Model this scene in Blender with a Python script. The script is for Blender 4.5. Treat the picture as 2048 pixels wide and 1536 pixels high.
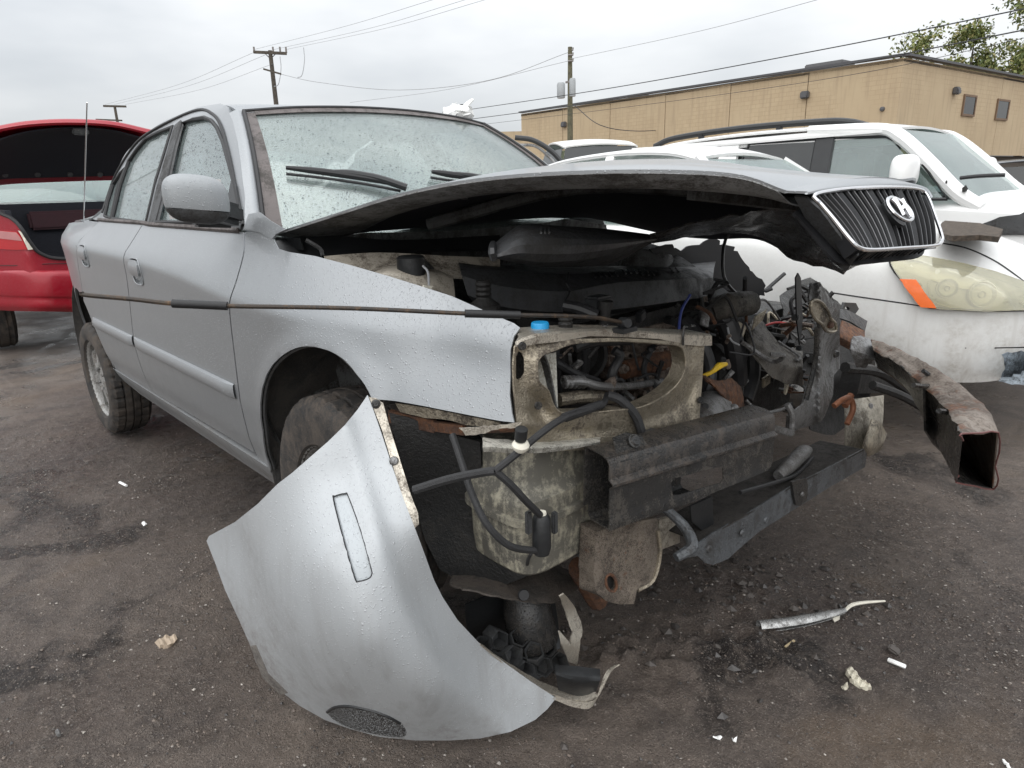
import bpy, bmesh, math, random
import numpy as np
from mathutils import Vector, Matrix
from mathutils.geometry import delaunay_2d_cdt
from mathutils.bvhtree import BVHTree

for o in list(bpy.data.objects): bpy.data.objects.remove(o)
scene = bpy.context.scene
col = scene.collection
random.seed(7); RNG = np.random.default_rng(7)

# ------------------------------------------------------------------ camera
# world: X = the way the silver car faces, Y = to its left, Z up, ground at 0 (metres)
CAM = np.array([1.5237, -1.5832, 1.27])
RW = np.array([[0.68522, 0.72788, -0.02591], [0.18798, -0.2111, -0.95922], [-0.70366, 0.65241, -0.28147]])
FOC = 1350.0
cd = bpy.data.cameras.new('camera'); cam = bpy.data.objects.new('camera', cd); col.objects.link(cam)
cd.sensor_width = 36; cd.lens = FOC/2048*36; cd.clip_start = .05; cd.clip_end = 3000
m = Matrix.Identity(4)
for i in range(3):
    m[i][0] = RW[0][i]; m[i][1] = -RW[1][i]; m[i][2] = -RW[2][i]; m[i][3] = CAM[i]
cam.matrix_world = m
scene.camera = cam
scene.render.resolution_x = 1024; scene.render.resolution_y = 768

# ------------------------------------------------------------------ sky and sun
SUN_EL, SUN_AZ = math.radians(52), math.radians(-60)
w = bpy.data.worlds.new('World'); scene.world = w; w.use_nodes = True
nt = w.node_tree; nt.nodes.clear()
def N(t, nt=nt, **k):
    n = nt.nodes.new(t)
    for a, b in k.items(): setattr(n, a, b)
    return n
out = N('ShaderNodeOutputWorld'); bg = N('ShaderNodeBackground')
sky = N('ShaderNodeTexSky', sky_type='NISHITA', sun_disc=False, sun_elevation=SUN_EL, sun_rotation=math.radians(90)-SUN_AZ)
tc = N('ShaderNodeTexCoord'); mp = N('ShaderNodeMapping'); mp.inputs['Scale'].default_value = (1, 1, 3.2)
n1 = N('ShaderNodeTexNoise'); n1.inputs['Scale'].default_value = 1.7; n1.inputs['Detail'].default_value = 5; n1.inputs['Roughness'].default_value = .5
r1 = N('ShaderNodeValToRGB')
r1.color_ramp.elements[0].position = .36; r1.color_ramp.elements[0].color = (3.6, 3.77, 3.95, 1)
r1.color_ramp.elements[1].position = .64; r1.color_ramp.elements[1].color = (5.4, 5.47, 5.52, 1)
mx = N('ShaderNodeMix', data_type='RGBA'); mx.inputs['Factor'].default_value = .94
L = nt.links.new
L(tc.outputs['Generated'], mp.inputs['Vector']); L(mp.outputs[0], n1.inputs['Vector']); L(n1.outputs['Fac'], r1.inputs['Fac'])
L(sky.outputs[0], mx.inputs[6]); L(r1.outputs[0], mx.inputs[7]); # an overcast sky grows brighter evenly from the horizon to the zenith
sx = N('ShaderNodeSeparateXYZ'); L(tc.outputs['Generated'], sx.inputs[0])
ov = N('ShaderNodeMath', operation='MULTIPLY_ADD', use_clamp=False); mz = N('ShaderNodeMath', operation='MAXIMUM'); mz.inputs[1].default_value = 0; L(sx.outputs[2], mz.inputs[0]); L(mz.outputs[0], ov.inputs[0]); ov.inputs[1].default_value = 2.0; ov.inputs[2].default_value = 1.0
vm = N('ShaderNodeVectorMath', operation='SCALE'); L(mx.outputs[2], vm.inputs[0]); L(ov.outputs[0], vm.inputs['Scale'])
L(vm.outputs[0], bg.inputs['Color'])
bg.inputs['Strength'].default_value = .1
L(bg.outputs[0], out.inputs['Surface'])
sd = bpy.data.lights.new('sun', 'SUN'); sd.energy = 1.4; sd.angle = math.radians(110); sd.color = (1, .97, .93)
so = bpy.data.objects.new('sun', sd); col.objects.link(so)
dv = Vector((math.cos(SUN_EL)*math.cos(SUN_AZ), math.cos(SUN_EL)*math.sin(SUN_AZ), math.sin(SUN_EL)))
so.rotation_euler = dv.to_track_quat('Z', 'Y').to_euler(); so.location = (0, 0, 30)
vs = scene.view_settings
vs.view_transform = 'Standard'; vs.look = 'None'; vs.gamma = 1; vs.exposure = 0.5

# ------------------------------------------------------------------ measuring helpers
def ray(px, py): return RW.T @ np.array([(px-1024)/FOC, (py-768)/FOC, 1.])
def PX(px, py, x=None, y=None, z=None, d=None):
    """point seen at (px,py) of the photo that lies on the plane x=, y=, z= (or at depth d)"""
    r = ray(px, py)
    if x is not None: t = (x-CAM[0])/r[0]
    elif y is not None: t = (y-CAM[1])/r[1]
    elif z is not None: t = (z-CAM[2])/r[2]
    else: t = d
    return CAM+t*r
def plane3(a, b, c):
    a, b, c = (np.array(v, float) for v in (a, b, c)); n = np.cross(b-a, c-a); n /= np.linalg.norm(n)
    def s(px, py):
        r = ray(px, py); return CAM+r*((a-CAM)@n)/(r@n)
    return s
def vplane(p, q): return plane3((p[0], p[1], 0), (q[0], q[1], 0), (p[0], p[1], 1))

# ------------------------------------------------------------------ curves and meshes
def cr(pts, n=6, closed=False):
    """Catmull-Rom through points, n steps a span"""
    P = [np.array(p, float) for p in pts]; m_ = len(P)
    if m_ < 3 and not closed: return [P[0]+(P[-1]-P[0])*i/n for i in range(n+1)]
    o = []; rng = range(m_ if closed else m_-1)
    for i in rng:
        if closed: a, b, c, d = P[i-1], P[i], P[(i+1) % m_], P[(i+2) % m_]
        else:
            b, c = P[i], P[i+1]; a = P[i-1] if i else 2*b-c; d = P[i+2] if i+2 < m_ else 2*c-b
        for k in range(n):
            t = k/n; o.append(.5*((2*b)+(c-a)*t+(2*a-5*b+4*c-d)*t*t+(3*b-a-3*c+d)*t**3))
    if not closed: o.append(P[-1])
    return o
def resample(pts, step, closed=True):
    P = [np.array(p, float) for p in pts]
    if closed: P.append(P[0])
    o = []
    for a, b in zip(P[:-1], P[1:]):
        l = np.linalg.norm(b-a); k = max(1, int(round(l/step)))
        for i in range(k): o.append(a+(b-a)*i/k)
    if not closed: o.append(P[-1])
    return o
def inpoly(x, y, poly):
    c = False; j = len(poly)-1
    for i in range(len(poly)):
        xi, yi = poly[i]; xj, yj = poly[j]
        if (yi > y) != (yj > y) and x < (xj-xi)*(y-yi)/(yj-yi+1e-15)+xi: c = not c
        j = i
    return c
def inpoly_np(X, Y, poly):
    c = np.zeros(X.shape, bool); j = len(poly)-1
    for i in range(len(poly)):
        xi, yi = poly[i]; xj, yj = poly[j]
        c ^= ((yi > Y) != (yj > Y)) & (X < (xj-xi)*(Y-yi)/(yj-yi+1e-15)+xi); j = i
    return c

def newobj(name, V, F, mat, parent=None, smooth=True, sharp=35):
    V = np.asarray(V, float)
    base = np.array([0., 0, 0]) if parent is None else WLOC.get(parent.name, np.zeros(3))
    me = bpy.data.meshes.new(name); me.from_pydata((V-base).tolist(), [], [list(map(int, f)) for f in F])
    if mat is not None: me.materials.append(mat)
    if smooth:
        me.polygons.foreach_set('use_smooth', [True]*len(me.polygons))
        me.set_sharp_from_angle(angle=math.radians(sharp))
    me.update()
    o = bpy.data.objects.new(name, me); col.objects.link(o)
    if parent is not None: o.parent = parent; WLOC[o.name] = base
    return o
WLOC = {}
def tag(o, label, cat, group=None, kind=None):
    o['label'] = label; o['category'] = cat
    if group: o['group'] = group
    if kind: o['kind'] = kind
    return o
def thing(name, loc, label, cat, group=None):
    o = bpy.data.objects.new(name, None); col.objects.link(o); o.location = loc; o.empty_display_size = .2
    WLOC[o.name] = np.array(loc, float); tag(o, label, cat, group); return o

def vnorm(V, F):
    n = np.zeros_like(V)
    for f in F:
        a, b, c = V[f[0]], V[f[1]], V[f[2]]; k = np.cross(b-a, c-a)
        if len(f) == 4: k = k+np.cross(c-a, V[f[3]]-a)
        for i in f: n[i] += k
    l = np.linalg.norm(n, axis=1); l[l == 0] = 1
    return n/l[:, None]
def shell(V, F, th, out=None):
    """give an open sheet a thickness th on its back; out = a direction its front roughly faces"""
    V = np.asarray(V, float); F = [tuple(f) for f in F]; n = vnorm(V, F)
    if out is not None and (n @ np.array(out, float)).sum() < 0: F = [f[::-1] for f in F]; n = -n
    if not th: return V, F
    k = len(V); B = V-n*th
    cnt = {}
    for f in F:
        for i in range(len(f)):
            a, b = f[i], f[(i+1) % len(f)]; cnt[(a, b)] = cnt.get((a, b), 0)+1
    VV = list(V)+list(B); FF = list(F)+[tuple(i+k for i in f[::-1]) for f in F]
    for (a, b) in cnt:
        if (b, a) not in cnt:
            s = len(VV); VV += [V[a], V[b], B[b], B[a]]; FF.append((s+1, s, s+3, s+2))
    return np.array(VV), FF
def tri2d(outline, holes=(), step=.02, extra=()):
    """fill a 2D outline (with holes) with an even triangle mesh"""
    outl = [tuple(p[:2]) for p in resample(outline, step)]
    hs = [[tuple(p[:2]) for p in resample(h, step)] for h in holes]
    P = []; E = []
    for lp in [outl]+hs:
        s = len(P); P += lp; E += [(s+i, s+(i+1) % len(lp)) for i in range(len(lp))]
    A = np.array(outl); x0, y0 = A.min(0); x1, y1 = A.max(0)
    gx = np.arange(x0+step*.5, x1, step); gy = np.arange(y0+step*.5, y1, step*.9)
    if len(gx) and len(gy):
        X, Y = np.meshgrid(gx, gy); X = X+(np.arange(len(gy)) % 2)[:, None]*step*.5
        ok = inpoly_np(X, Y, outl)
        for h in hs: ok &= ~inpoly_np(X, Y, h)
        Q = np.stack([X[ok], Y[ok]], 1); B = np.array(P)
        if len(Q):
            keep = np.ones(len(Q), bool)
            for i in range(0, len(Q), 500):
                d = ((Q[i:i+500, None]-B[None])**2).sum(2).min(1); keep[i:i+500] = d > (step*.45)**2
            P = P+[tuple(q) for q in Q[keep]]
    if len(extra):
        X_ = np.array(extra); ok = inpoly_np(X_[:, 0], X_[:, 1], outl)
        for h in hs: ok &= ~inpoly_np(X_[:, 0], X_[:, 1], h)
        B = np.array(P[:len(E)]); X_ = X_[ok]; X_ = X_[((X_[:, None]-B[None])**2).sum(2).min(1) > (step*.2)**2]; Q = np.array(P[len(E):])
        if len(Q) and len(X_): Q = Q[((Q[:, None]-X_[None])**2).sum(2).min(1) > (step*.6)**2]
        P = P[:len(E)]+[tuple(q) for q in Q]+[tuple(q) for q in X_]
    r = delaunay_2d_cdt([Vector(p) for p in P], E, [], 0, 1e-7)
    V = [tuple(v) for v in r[0]]; F = []
    for f in r[2]:
        cx = sum(V[i][0] for i in f)/3; cy = sum(V[i][1] for i in f)/3
        if inpoly(cx, cy, outl) and not any(inpoly(cx, cy, h) for h in hs): F.append(tuple(f))
    return V, F
def panel(name, outline, surf, mat, parent, holes=(), step=.02, th=.004, out=None, smooth=True, sharp=35, extra=()):
    V2, F = tri2d(outline, holes, step, extra)
    V = np.array([surf(*v) for v in V2])
    used = sorted({i for f in F for i in f}); mp_ = {a: i for i, a in enumerate(used)}
    V = V[used]; F = [tuple(mp_[i] for i in f) for f in F]
    if out is None: out = CAM-V.mean(0)
    return newobj(name, *shell(V, F, th, out), mat, parent, smooth, sharp)
def netpts(ctrl, nu=6, nv=6):
    rows = [cr(r, nu) for r in ctrl]; cols = [cr([r[j] for r in rows], nv) for j in range(len(rows[0]))]
    return np.array([[cols[j][i] for j in range(len(cols))] for i in range(len(cols[0]))])
def gridF(nr, nc, closed=False):
    F = []
    for i in range(nr-1):
        for j in range(nc-1 if not closed else nc):
            k = (j+1) % nc; F.append((i*nc+j, i*nc+k, (i+1)*nc+k, (i+1)*nc+j))
    return F
def net(name, ctrl, mat, parent, nu=6, nv=6, th=.004, out=None, noise=0, smooth=True, sharp=35):
    G = netpts(ctrl, nu, nv); nr, nc, _ = G.shape; V = G.reshape(-1, 3)
    if noise: V = V+RNG.normal(0, noise, V.shape)
    if out is None: out = CAM-V.mean(0)
    return newobj(name, *shell(V, gridF(nr, nc), th, out), mat, parent, smooth, sharp)

class MB:
    """collects simple solids for one part"""
    def __init__(s): s.V = []; s.F = []
    def add(s, V, F):
        k = len(s.V); s.V += [tuple(v) for v in V]; s.F += [tuple(i+k for i in f) for f in F]; return s
    def box(s, c, size, R=None, bev=0):
        c = np.array(c, float); h = np.array(size, float)/2
        if bev:
            bev = min(bev, *(h*.9)); V = []; bm = bmesh.new(); bmesh.ops.create_cube(bm, size=1)
            for v in bm.verts: v.co = Vector([v.co[i]*2*h[i] for i in range(3)])
            bmesh.ops.bevel(bm, geom=list(bm.edges), offset=bev, segments=2, affect='EDGES')
            bm.verts.index_update(); V = np.array([v.co[:] for v in bm.verts]); F = [tuple(v.index for v in f.verts) for f in bm.faces]; bm.free()
        else:
            V = np.array([[x, y, z] for x in (-1, 1) for y in (-1, 1) for z in (-1, 1)], float)*h
            F = [(0, 1, 3, 2), (4, 6, 7, 5), (0, 4, 5, 1), (2, 3, 7, 6), (0, 2, 6, 4), (1, 5, 7, 3)]
        if R is not None: V = V @ np.array(R).T
        return s.add(V+c, F)
    def bar(s, a, b, w, h, up=(0, 0, 1), bev=0):
        a, b = np.array(a, float), np.array(b, float); x = b-a; l = np.linalg.norm(x); x /= l
        y = np.cross(up, x); y /= np.linalg.norm(y); z = np.cross(x, y)
        return s.box((a+b)/2, (l, w, h), np.stack([x, y, z], 1), bev)
    def tube(s, pts, r, n=10, sm=5, cap=True, closed=False):
        P = cr(pts, sm, closed) if sm > 1 and len(pts) > 2 else [np.array(p, float) for p in pts]
        m_ = len(P)
        if np.ndim(r) > 0:
            rr = np.interp(np.linspace(0, 1, m_), np.linspace(0, 1, len(r)), r)
        else: rr = [r]*m_
        T = []
        for i in range(m_):
            if closed: t = P[(i+1) % m_]-P[i-1]
            else: t = P[min(i+1, m_-1)]-P[max(i-1, 0)]
            T.append(t/(np.linalg.norm(t)+1e-12))
        u = np.cross(T[0], [0, 0, 1.]);
        if np.linalg.norm(u) < 1e-3: u = np.cross(T[0], [0, 1., 0])
        u /= np.linalg.norm(u); V = []
        for i in range(m_):
            u = u-T[i]*(u@T[i]); u /= np.linalg.norm(u); v = np.cross(T[i], u)
            for k in range(n):
                a = 2*math.pi*k/n; V.append(P[i]+rr[i]*(math.cos(a)*u+math.sin(a)*v))
        F = [(i*n+k, i*n+(k+1) % n, (i+1)*n+(k+1) % n, (i+1)*n+k) for i in range(m_-1) for k in range(n)]
        if closed: F += [((m_-1)*n+k, (m_-1)*n+(k+1) % n, (k+1) % n, k) for k in range(n)]
        elif cap: F += [tuple(range(n))[::-1], tuple((m_-1)*n+k for k in range(n))]
        return s.add(V, F)
    def lathe(s, c, axis, prof, n=32, a0=0, a1=2*math.pi):
        """prof: (radius, offset along axis) pairs"""
        ax = np.array(axis, float); ax /= np.linalg.norm(ax); u = np.cross(ax, [0, 0, 1.])
        if np.linalg.norm(u) < 1e-3: u = np.cross(ax, [0, 1., 0])
        u /= np.linalg.norm(u); v = np.cross(ax, u); c = np.array(c, float)
        full = abs(a1-a0-2*math.pi) < 1e-6; m_ = n if full else n+1
        V = [c+ax*h+r*(math.cos(a0+(a1-a0)*k/n)*u+math.sin(a0+(a1-a0)*k/n)*v) for r, h in prof for k in range(m_)]
        return s.add(V, gridF(len(prof), m_, full))
    def prism(s, poly3, vec):
        """closed solid from a planar polygon pushed along vec"""
        P = [np.array(p, float) for p in poly3]; n = len(P); vec = np.array(vec, float)
        F = [tuple(range(n)), tuple(range(2*n-1, n-1, -1))]
        V = P+[p+vec for p in P]
        F += [(i, i+n, (i+1) % n+n, (i+1) % n) for i in range(n)]
        return s.add(V, F)
    def loft(s, secs, closed=True, caps=True):
        n = len(secs[0]); V = [p for sec in secs for p in sec]
        F = gridF(len(secs), n, closed)
        if caps and closed: F += [tuple(range(n))[::-1], tuple((len(secs)-1)*n+k for k in range(n))]
        return s.add(V, F)
    def build(s, name, mat, parent=None, smooth=True, sharp=35): return newobj(name, s.V, s.F, mat, parent, smooth, sharp)

def rot(axis, a):
    ax = np.array(axis, float); ax /= np.linalg.norm(ax); K = np.array([[0, -ax[2], ax[1]], [ax[2], 0, -ax[0]], [-ax[1], ax[0], 0]])
    return np.eye(3)+math.sin(a)*K+(1-math.cos(a))*K@K
def bvh_of(*objs):
    V = []; F = []
    for o in objs:
        b = WLOC.get(o.parent.name, np.zeros(3)) if o.parent else np.zeros(3)
        k = len(V); V += [Vector(np.array(v.co)+b) for v in o.data.vertices]; F += [tuple(i+k for i in p.vertices) for p in o.data.polygons]
    return BVHTree.FromPolygons(V, F)
def onmesh(bvh, off=.004, fallback=None):
    def s(px, py):
        r = ray(px, py); r /= np.linalg.norm(r)
        h = bvh.ray_cast(Vector(CAM), Vector(r))
        if h[0] is None:
            return fallback(px, py) if fallback else CAM+r*5
        n = np.array(h[1]); n = n if n@r < 0 else -n
        return np.array(h[0])+n*off
    return s
def copy_tree(o, parent=None):
    c = o.copy(); col.objects.link(c)
    if parent is not None: c.parent = parent
    for ch in o.children: copy_tree(ch, c)
    return c
# ------------------------------------------------------------------ materials
MATS = {}
class NT:
    def __init__(s, name):
        s.m = bpy.data.materials.new(name); s.m.use_nodes = True; s.t = s.m.node_tree; s.t.nodes.clear()
        s.out = s.n('ShaderNodeOutputMaterial'); MATS[name] = s.m
        tcn = s.n('ShaderNodeTexCoord'); s.co = s.n('ShaderNodeNewGeometry').outputs['Position']; s.gen = tcn.outputs['Object']
    def n(s, t, **k):
        nd = s.t.nodes.new(t)
        for a, b in k.items(): setattr(nd, a, b)
        return nd
    def l(s, a, b): s.t.links.new(a, b)
    def set(s, sock, v):
        if isinstance(v, bpy.types.NodeSocket): s.l(v, sock)
        else: sock.default_value = v
    def noise(s, scale, detail=4, rough=.5, vec=None, dist=0, sc3=None):
        nd = s.n('ShaderNodeTexNoise'); nd.inputs['Scale'].default_value = scale; nd.inputs['Detail'].default_value = detail
        nd.inputs['Roughness'].default_value = rough; nd.inputs['Distortion'].default_value = dist
        v = vec or s.co
        if sc3:
            mpn = s.n('ShaderNodeMapping'); mpn.inputs['Scale'].default_value = sc3; s.l(v, mpn.inputs['Vector']); v = mpn.outputs[0]
        s.l(v, nd.inputs['Vector']); return nd.outputs['Fac']
    def ramp(s, f, stops, interp='LINEAR'):
        nd = s.n('ShaderNodeValToRGB'); r = nd.color_ramp; r.interpolation = interp
        while len(r.elements) < len(stops): r.elements.new(.5)
        for e, (p, c) in zip(r.elements, stops):
            e.position = p; e.color = (c, c, c, 1) if not hasattr(c, '__len__') else (*c, 1)
        s.set(nd.inputs['Fac'], f); return nd.outputs['Color']
    def math(s, op, a, b=0., c=0.):
        nd = s.n('ShaderNodeMath', operation=op); s.set(nd.inputs[0], a); s.set(nd.inputs[1], b); s.set(nd.inputs[2], c); return nd.outputs[0]
    def mix(s, f, a, b, bt='MIX'):
        nd = s.n('ShaderNodeMix', data_type='RGBA', blend_type=bt); s.set(nd.inputs[0], f)
        for k, v in ((6, a), (7, b)):
            s.set(nd.inputs[k], v if isinstance(v, bpy.types.NodeSocket) or len(v) == 4 else (*v, 1))
        return nd.outputs[2]
    def bump(s, h, strength=.5, dist=.01, nrm=None):
        nd = s.n('ShaderNodeBump'); nd.inputs['Strength'].default_value = strength; nd.inputs['Distance'].default_value = dist
        s.l(h, nd.inputs['Height'])
        if nrm is not None: s.l(nrm, nd.inputs['Normal'])
        return nd.outputs['Normal']
    def bsdf(s, color, rough=.5, metal=0., nrm=None, spec=.5, coat=0., coat_rough=.05, coatn=None, **k):
        b = s.n('ShaderNodeBsdfPrincipled')
        s.set(b.inputs['Base Color'], color if isinstance(color, bpy.types.NodeSocket) else (*color[:3], 1))
        s.set(b.inputs['Roughness'], rough); s.set(b.inputs['Metallic'], metal); s.set(b.inputs['Specular IOR Level'], spec)
        s.set(b.inputs['Coat Weight'], coat); s.set(b.inputs['Coat Roughness'], coat_rough)
        if nrm is not None: s.l(nrm, b.inputs['Normal'])
        if coatn is not None: s.l(coatn, b.inputs['Coat Normal'])
        for a, v in k.items(): s.set(b.inputs[a.replace('_', ' ')], v)
        s.b = b; s.l(b.outputs[0], s.out.inputs['Surface']); return b
    def drops(s, scale=125, dens=.44, rad=.29):
        """height of rain beads: 0 dry, up to 1 in a drop"""
        tot = None
        for sc, dn, rd in ((scale, dens, rad), (scale*1.9, dens-.12, rad+.06)):
            v = s.n('ShaderNodeTexVoronoi'); v.inputs['Scale'].default_value = sc; v.inputs['Randomness'].default_value = 1; s.l(s.co, v.inputs['Vector'])
            sepn = s.n('ShaderNodeSeparateColor'); s.l(v.outputs['Color'], sepn.inputs[0])
            on = s.math('GREATER_THAN', sepn.outputs[0], dn)
            rr = s.math('MULTIPLY_ADD', sepn.outputs[1], rd*.6, rd*.5)
            h = s.math('SUBTRACT', 1., s.math('DIVIDE', v.outputs['Distance'], rr)); h = s.math('MAXIMUM', h, 0.)
            h = s.math('MULTIPLY', s.math('POWER', h, .5), on); h = s.math('MULTIPLY', h, 95/sc)
            tot = h if tot is None else s.math('MAXIMUM', tot, h)
        return tot

def paint(name, colr, rough=.34, metal=.55, dirt=.35, drops=True, dirtcol=(.12, .10, .085), dens=.42, coat=.28, bead=.10):
    t = NT(name)
    g1 = t.noise(3.1, 6, .6); g2 = t.noise(45, 4, .7)
    d = t.math('MULTIPLY', t.ramp(g1, [(.45, 0.), (.75, 1.)]), t.ramp(g2, [(.35, .3), (.7, 1.)]))
    sep = t.n('ShaderNodeSeparateXYZ'); t.l(t.co, sep.inputs[0])
    low = t.ramp(t.math('DIVIDE', sep.outputs[2], 1.2), [(.22, 1.), (.62, .12)])
    d = t.math('MULTIPLY', t.math('MULTIPLY', d, low), dirt)
    streak = t.noise(14, 3, .6, sc3=(1.2, 1.2, .12)); st = t.ramp(streak, [(.5, 0.), (.72, 1.)])
    d = t.math('MAXIMUM', d, t.math('MULTIPLY', t.math('MULTIPLY', st, low), dirt*.35))
    c = t.mix(d, colr, dirtcol)
    rg = t.math('ADD', t.math('MULTIPLY', d, .5), rough)
    nrm = cn = None
    if drops:
        h = t.drops(dens=dens); nrm = t.bump(h, .6, .003); cn = nrm
        c = t.mix(t.math('MULTIPLY', t.math('MINIMUM', t.math('MULTIPLY', h, 3.), 1.), bead), c, (.9, .92, .95))
    fine = t.noise(900, 1)
    c = t.mix(.06, c, t.ramp(fine, [(.3, .3), (.7, .9)]), 'OVERLAY')
    t.bsdf(c, rg, t.math('MULTIPLY', t.math('SUBTRACT', 1., d), metal), nrm, .5, coat, .08, cn)
    return t.m
def grimy(name, base, grime=(.03, .026, .022), amount=.5, rough=.45, metal=.0, scale=9, rust=0., bump=.3, wet=False, stk=.16):
    t = NT(name)
    a = t.noise(scale, 7, .65, dist=.4); b = t.noise(scale*6, 5, .7)
    sk = t.noise(scale*2.2, 4, .6, sc3=(1.6, 1.6, .35)); fs = t.noise(scale*22, 3, .7)
    k = t.math('ADD', t.math('ADD', t.math('MULTIPLY', a, .40), t.math('MULTIPLY', b, .20)), t.math('ADD', t.math('MULTIPLY', sk, stk), t.math('MULTIPLY', fs, .40-stk)))
    f = t.ramp(k, [(.525-amount*.12, 0.), (.625-amount*.12, 1.)])
    c = t.mix(f, base, grime); c = t.mix(t.ramp(t.noise(scale*.6, 3, .5), [(.35, 0.), (.65, .45)]), c, tuple(.5*x+.5*y for x, y in zip(grime, (v*.45 for v in base))))
    if rust:
        rf = t.ramp(t.noise(scale*1.7, 6, .7, vec=t.gen), [(.72-rust*.35, 0.), (.80-rust*.35, 1.)])
        c = t.mix(rf, c, t.ramp(t.noise(60, 4), [(.3, (.055, .026, .016)), (.7, (.19, .085, .04))]))
    sp = t.ramp(t.noise(150, 3, .6), [(.62, 0.), (.7, 1.)]); c = t.mix(t.math('MULTIPLY', sp, .5), c, grime)
    rg = t.math('ADD', t.math('MULTIPLY', f, .30), rough)
    n_ = t.bump(k, bump, .02); n_ = t.bump(t.noise(240, 4, .7), bump*.4, .003, n_)
    if wet:
        h = t.drops(110, .55); n_ = t.bump(h, .8, .004, n_); rg = t.math('MULTIPLY', rg, .65)
    t.bsdf(c, rg, t.math('MULTIPLY', t.math('SUBTRACT', 1., f), metal), n_)
    return t.m
def plain(name, c, rough=.5, metal=0., var=.25, scale=20, bump=.15, spec=.5, coat=0.):
    t = NT(name)
    f = t.noise(scale, 5, .6); cc = t.mix(var, c, t.mix(t.ramp(f, [(.3, 0.), (.7, 1.)]), tuple(x*.45 for x in c), tuple(min(1, x*1.5) for x in c)))
    t.bsdf(cc, t.math('ADD', rough-.08, t.math('MULTIPLY', f, .16)), metal, t.bump(t.noise(scale*8, 4, .6), bump, .004) if bump else None, spec, coat)
    return t.m
def glass(name, tint=(.72, .80, .78), drops=True, rough=.02, dirt=.12, boost=.10, dropscale=62):
    t = NT(name)
    tr = t.n('ShaderNodeBsdfTransparent'); tr.inputs[0].default_value = (*tint, 1)
    gl = t.n('ShaderNodeBsdfGlossy'); gl.inputs['Roughness'].default_value = rough
    fr = t.n('ShaderNodeFresnel'); fr.inputs['IOR'].default_value = 1.52
    f = t.math('MINIMUM', t.math('ADD', t.math('MULTIPLY', fr.outputs[0], .75), boost), 1.)
    mxn = t.n('ShaderNodeMixShader'); t.l(f, mxn.inputs[0]); t.l(tr.outputs[0], mxn.inputs[1]); t.l(gl.outputs[0], mxn.inputs[2])
    cur = mxn.outputs[0]
    df = t.n('ShaderNodeBsdfDiffuse'); df.inputs[0].default_value = (.74, .84, .82, 1)
    dd = t.n('ShaderNodeMixShader'); t.l(t.math('MULTIPLY', t.ramp(t.noise(4, 4, .5), [(.3, .7), (.75, 1.)]), dirt), dd.inputs[0]); t.l(cur, dd.inputs[1]); t.l(df.outputs[0], dd.inputs[2]); cur = dd.outputs[0]
    if drops:
        h = t.drops(dropscale, .66, .30); nb = t.bump(h, 1., .006)
        rim = t.n('ShaderNodeBsdfTransparent'); rim.inputs[0].default_value = (.30, .34, .36, 1); gq = t.n('ShaderNodeBsdfGlossy'); gq.inputs['Roughness'].default_value = .05; t.l(nb, gq.inputs['Normal']); gb = t.n('ShaderNodeMixShader'); gb.inputs[0].default_value = .08; t.l(rim.outputs[0], gb.inputs[1]); t.l(gq.outputs[0], gb.inputs[2])
        m2 = t.n('ShaderNodeMixShader'); t.l(t.math('MULTIPLY', t.math('GREATER_THAN', h, .25), .75), m2.inputs[0]); t.l(cur, m2.inputs[1]); t.l(gb.outputs[0], m2.inputs[2]); cur = m2.outputs[0]
    t.l(cur, t.out.inputs['Surface']); return t.m

SILVER = paint('silver_paint', (.292, .306, .317), .36, .50, .9)
SILVER_B = paint('silver_bumper', (.395, .413, .425), .48, .18, 1.0, coat=.14)
SILVER_D = paint('silver_paint_dirty', (.255, .266, .274), .44, .35, 1.8)
UNDER = grimy('bay_paint', (.13, .135, .135), amount=.55, rough=.5)
WHITE = paint('white_paint', (.72, .72, .70), .42, 0, 1.6, dirtcol=(.24, .19, .13), dens=.7)
WHITE_C = paint('white_paint_clean', (.78, .78, .77), .28, 0, .3, dirtcol=(.34, .29, .22), drops=False)
RED = paint('red_paint', (.30, .006, .018), .28, .12, .6, dens=.7, bead=.02)
PINK = plain('pink_marker', (.85, .12, .28), .5, 0, .2)
BLACK = plain('black_plastic', (.016, .017, .018), .42, 0, .5, 14, .2)
BLACK_W = grimy('black_plastic_wet', (.02, .021, .022), (.05, .044, .038), .35, .28, 0, 12, 0, .3, True)
GREYPL = grimy('grey_plastic', (.055, .057, .059), (.022, .020, .018), .45, .5)
RUBBER = grimy('tyre_rubber', (.018, .018, .018), (.085, .07, .058), .55, .75, 0, 12, 0, .3)
RUBBER_S = plain('rubber_seal', (.012, .012, .013), .55, 0, .3)
STEEL = grimy('steel_rim', (.40, .40, .39), (.10, .085, .07), .45, .45, .4, 14)
CREAM = grimy('bare_galvanised', (.50, .44, .34), (.05, .038, .028), .50, .28, .85, 9, .20, .6)
CREAM_B = grimy('bare_galvanised_bright', (.66, .61, .52), (.09, .07, .052), .40, .28, .7, 12, .12, .4)
DARKMET = grimy('dark_metal_wet', (.028, .029, .030), (.075, .067, .057), .28, .30, .3, 10, .12, .35, True)
GREYMET = grimy('grey_metal', (.30, .30, .30), (.055, .049, .043), .52, .36, .6, 12, .2, .5)
LOWMET = grimy('crossmember_paint', (.13, .14, .15), (.035, .032, .03), .42, .34, .2, 10, .1, .4, True)
RUSTY = grimy('rusty_metal', (.12, .062, .04), (.045, .028, .02), .5, .7, .1, 25, .8, .6)
RUSTBEAM = grimy('rusty_beam', (.27, .225, .185), (.075, .052, .038), .5, .45, .35, 8, .55, .5)
MUDDY = grimy('muddy_metal', (.23, .19, .15), (.06, .047, .037), .55, .65, .0, 16, .3, .8, False, .0)
OILY = grimy('oily_engine', (.022, .021, .020), (.008, .007, .006), .5, .35, .2, 14, .15, .6)
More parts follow.
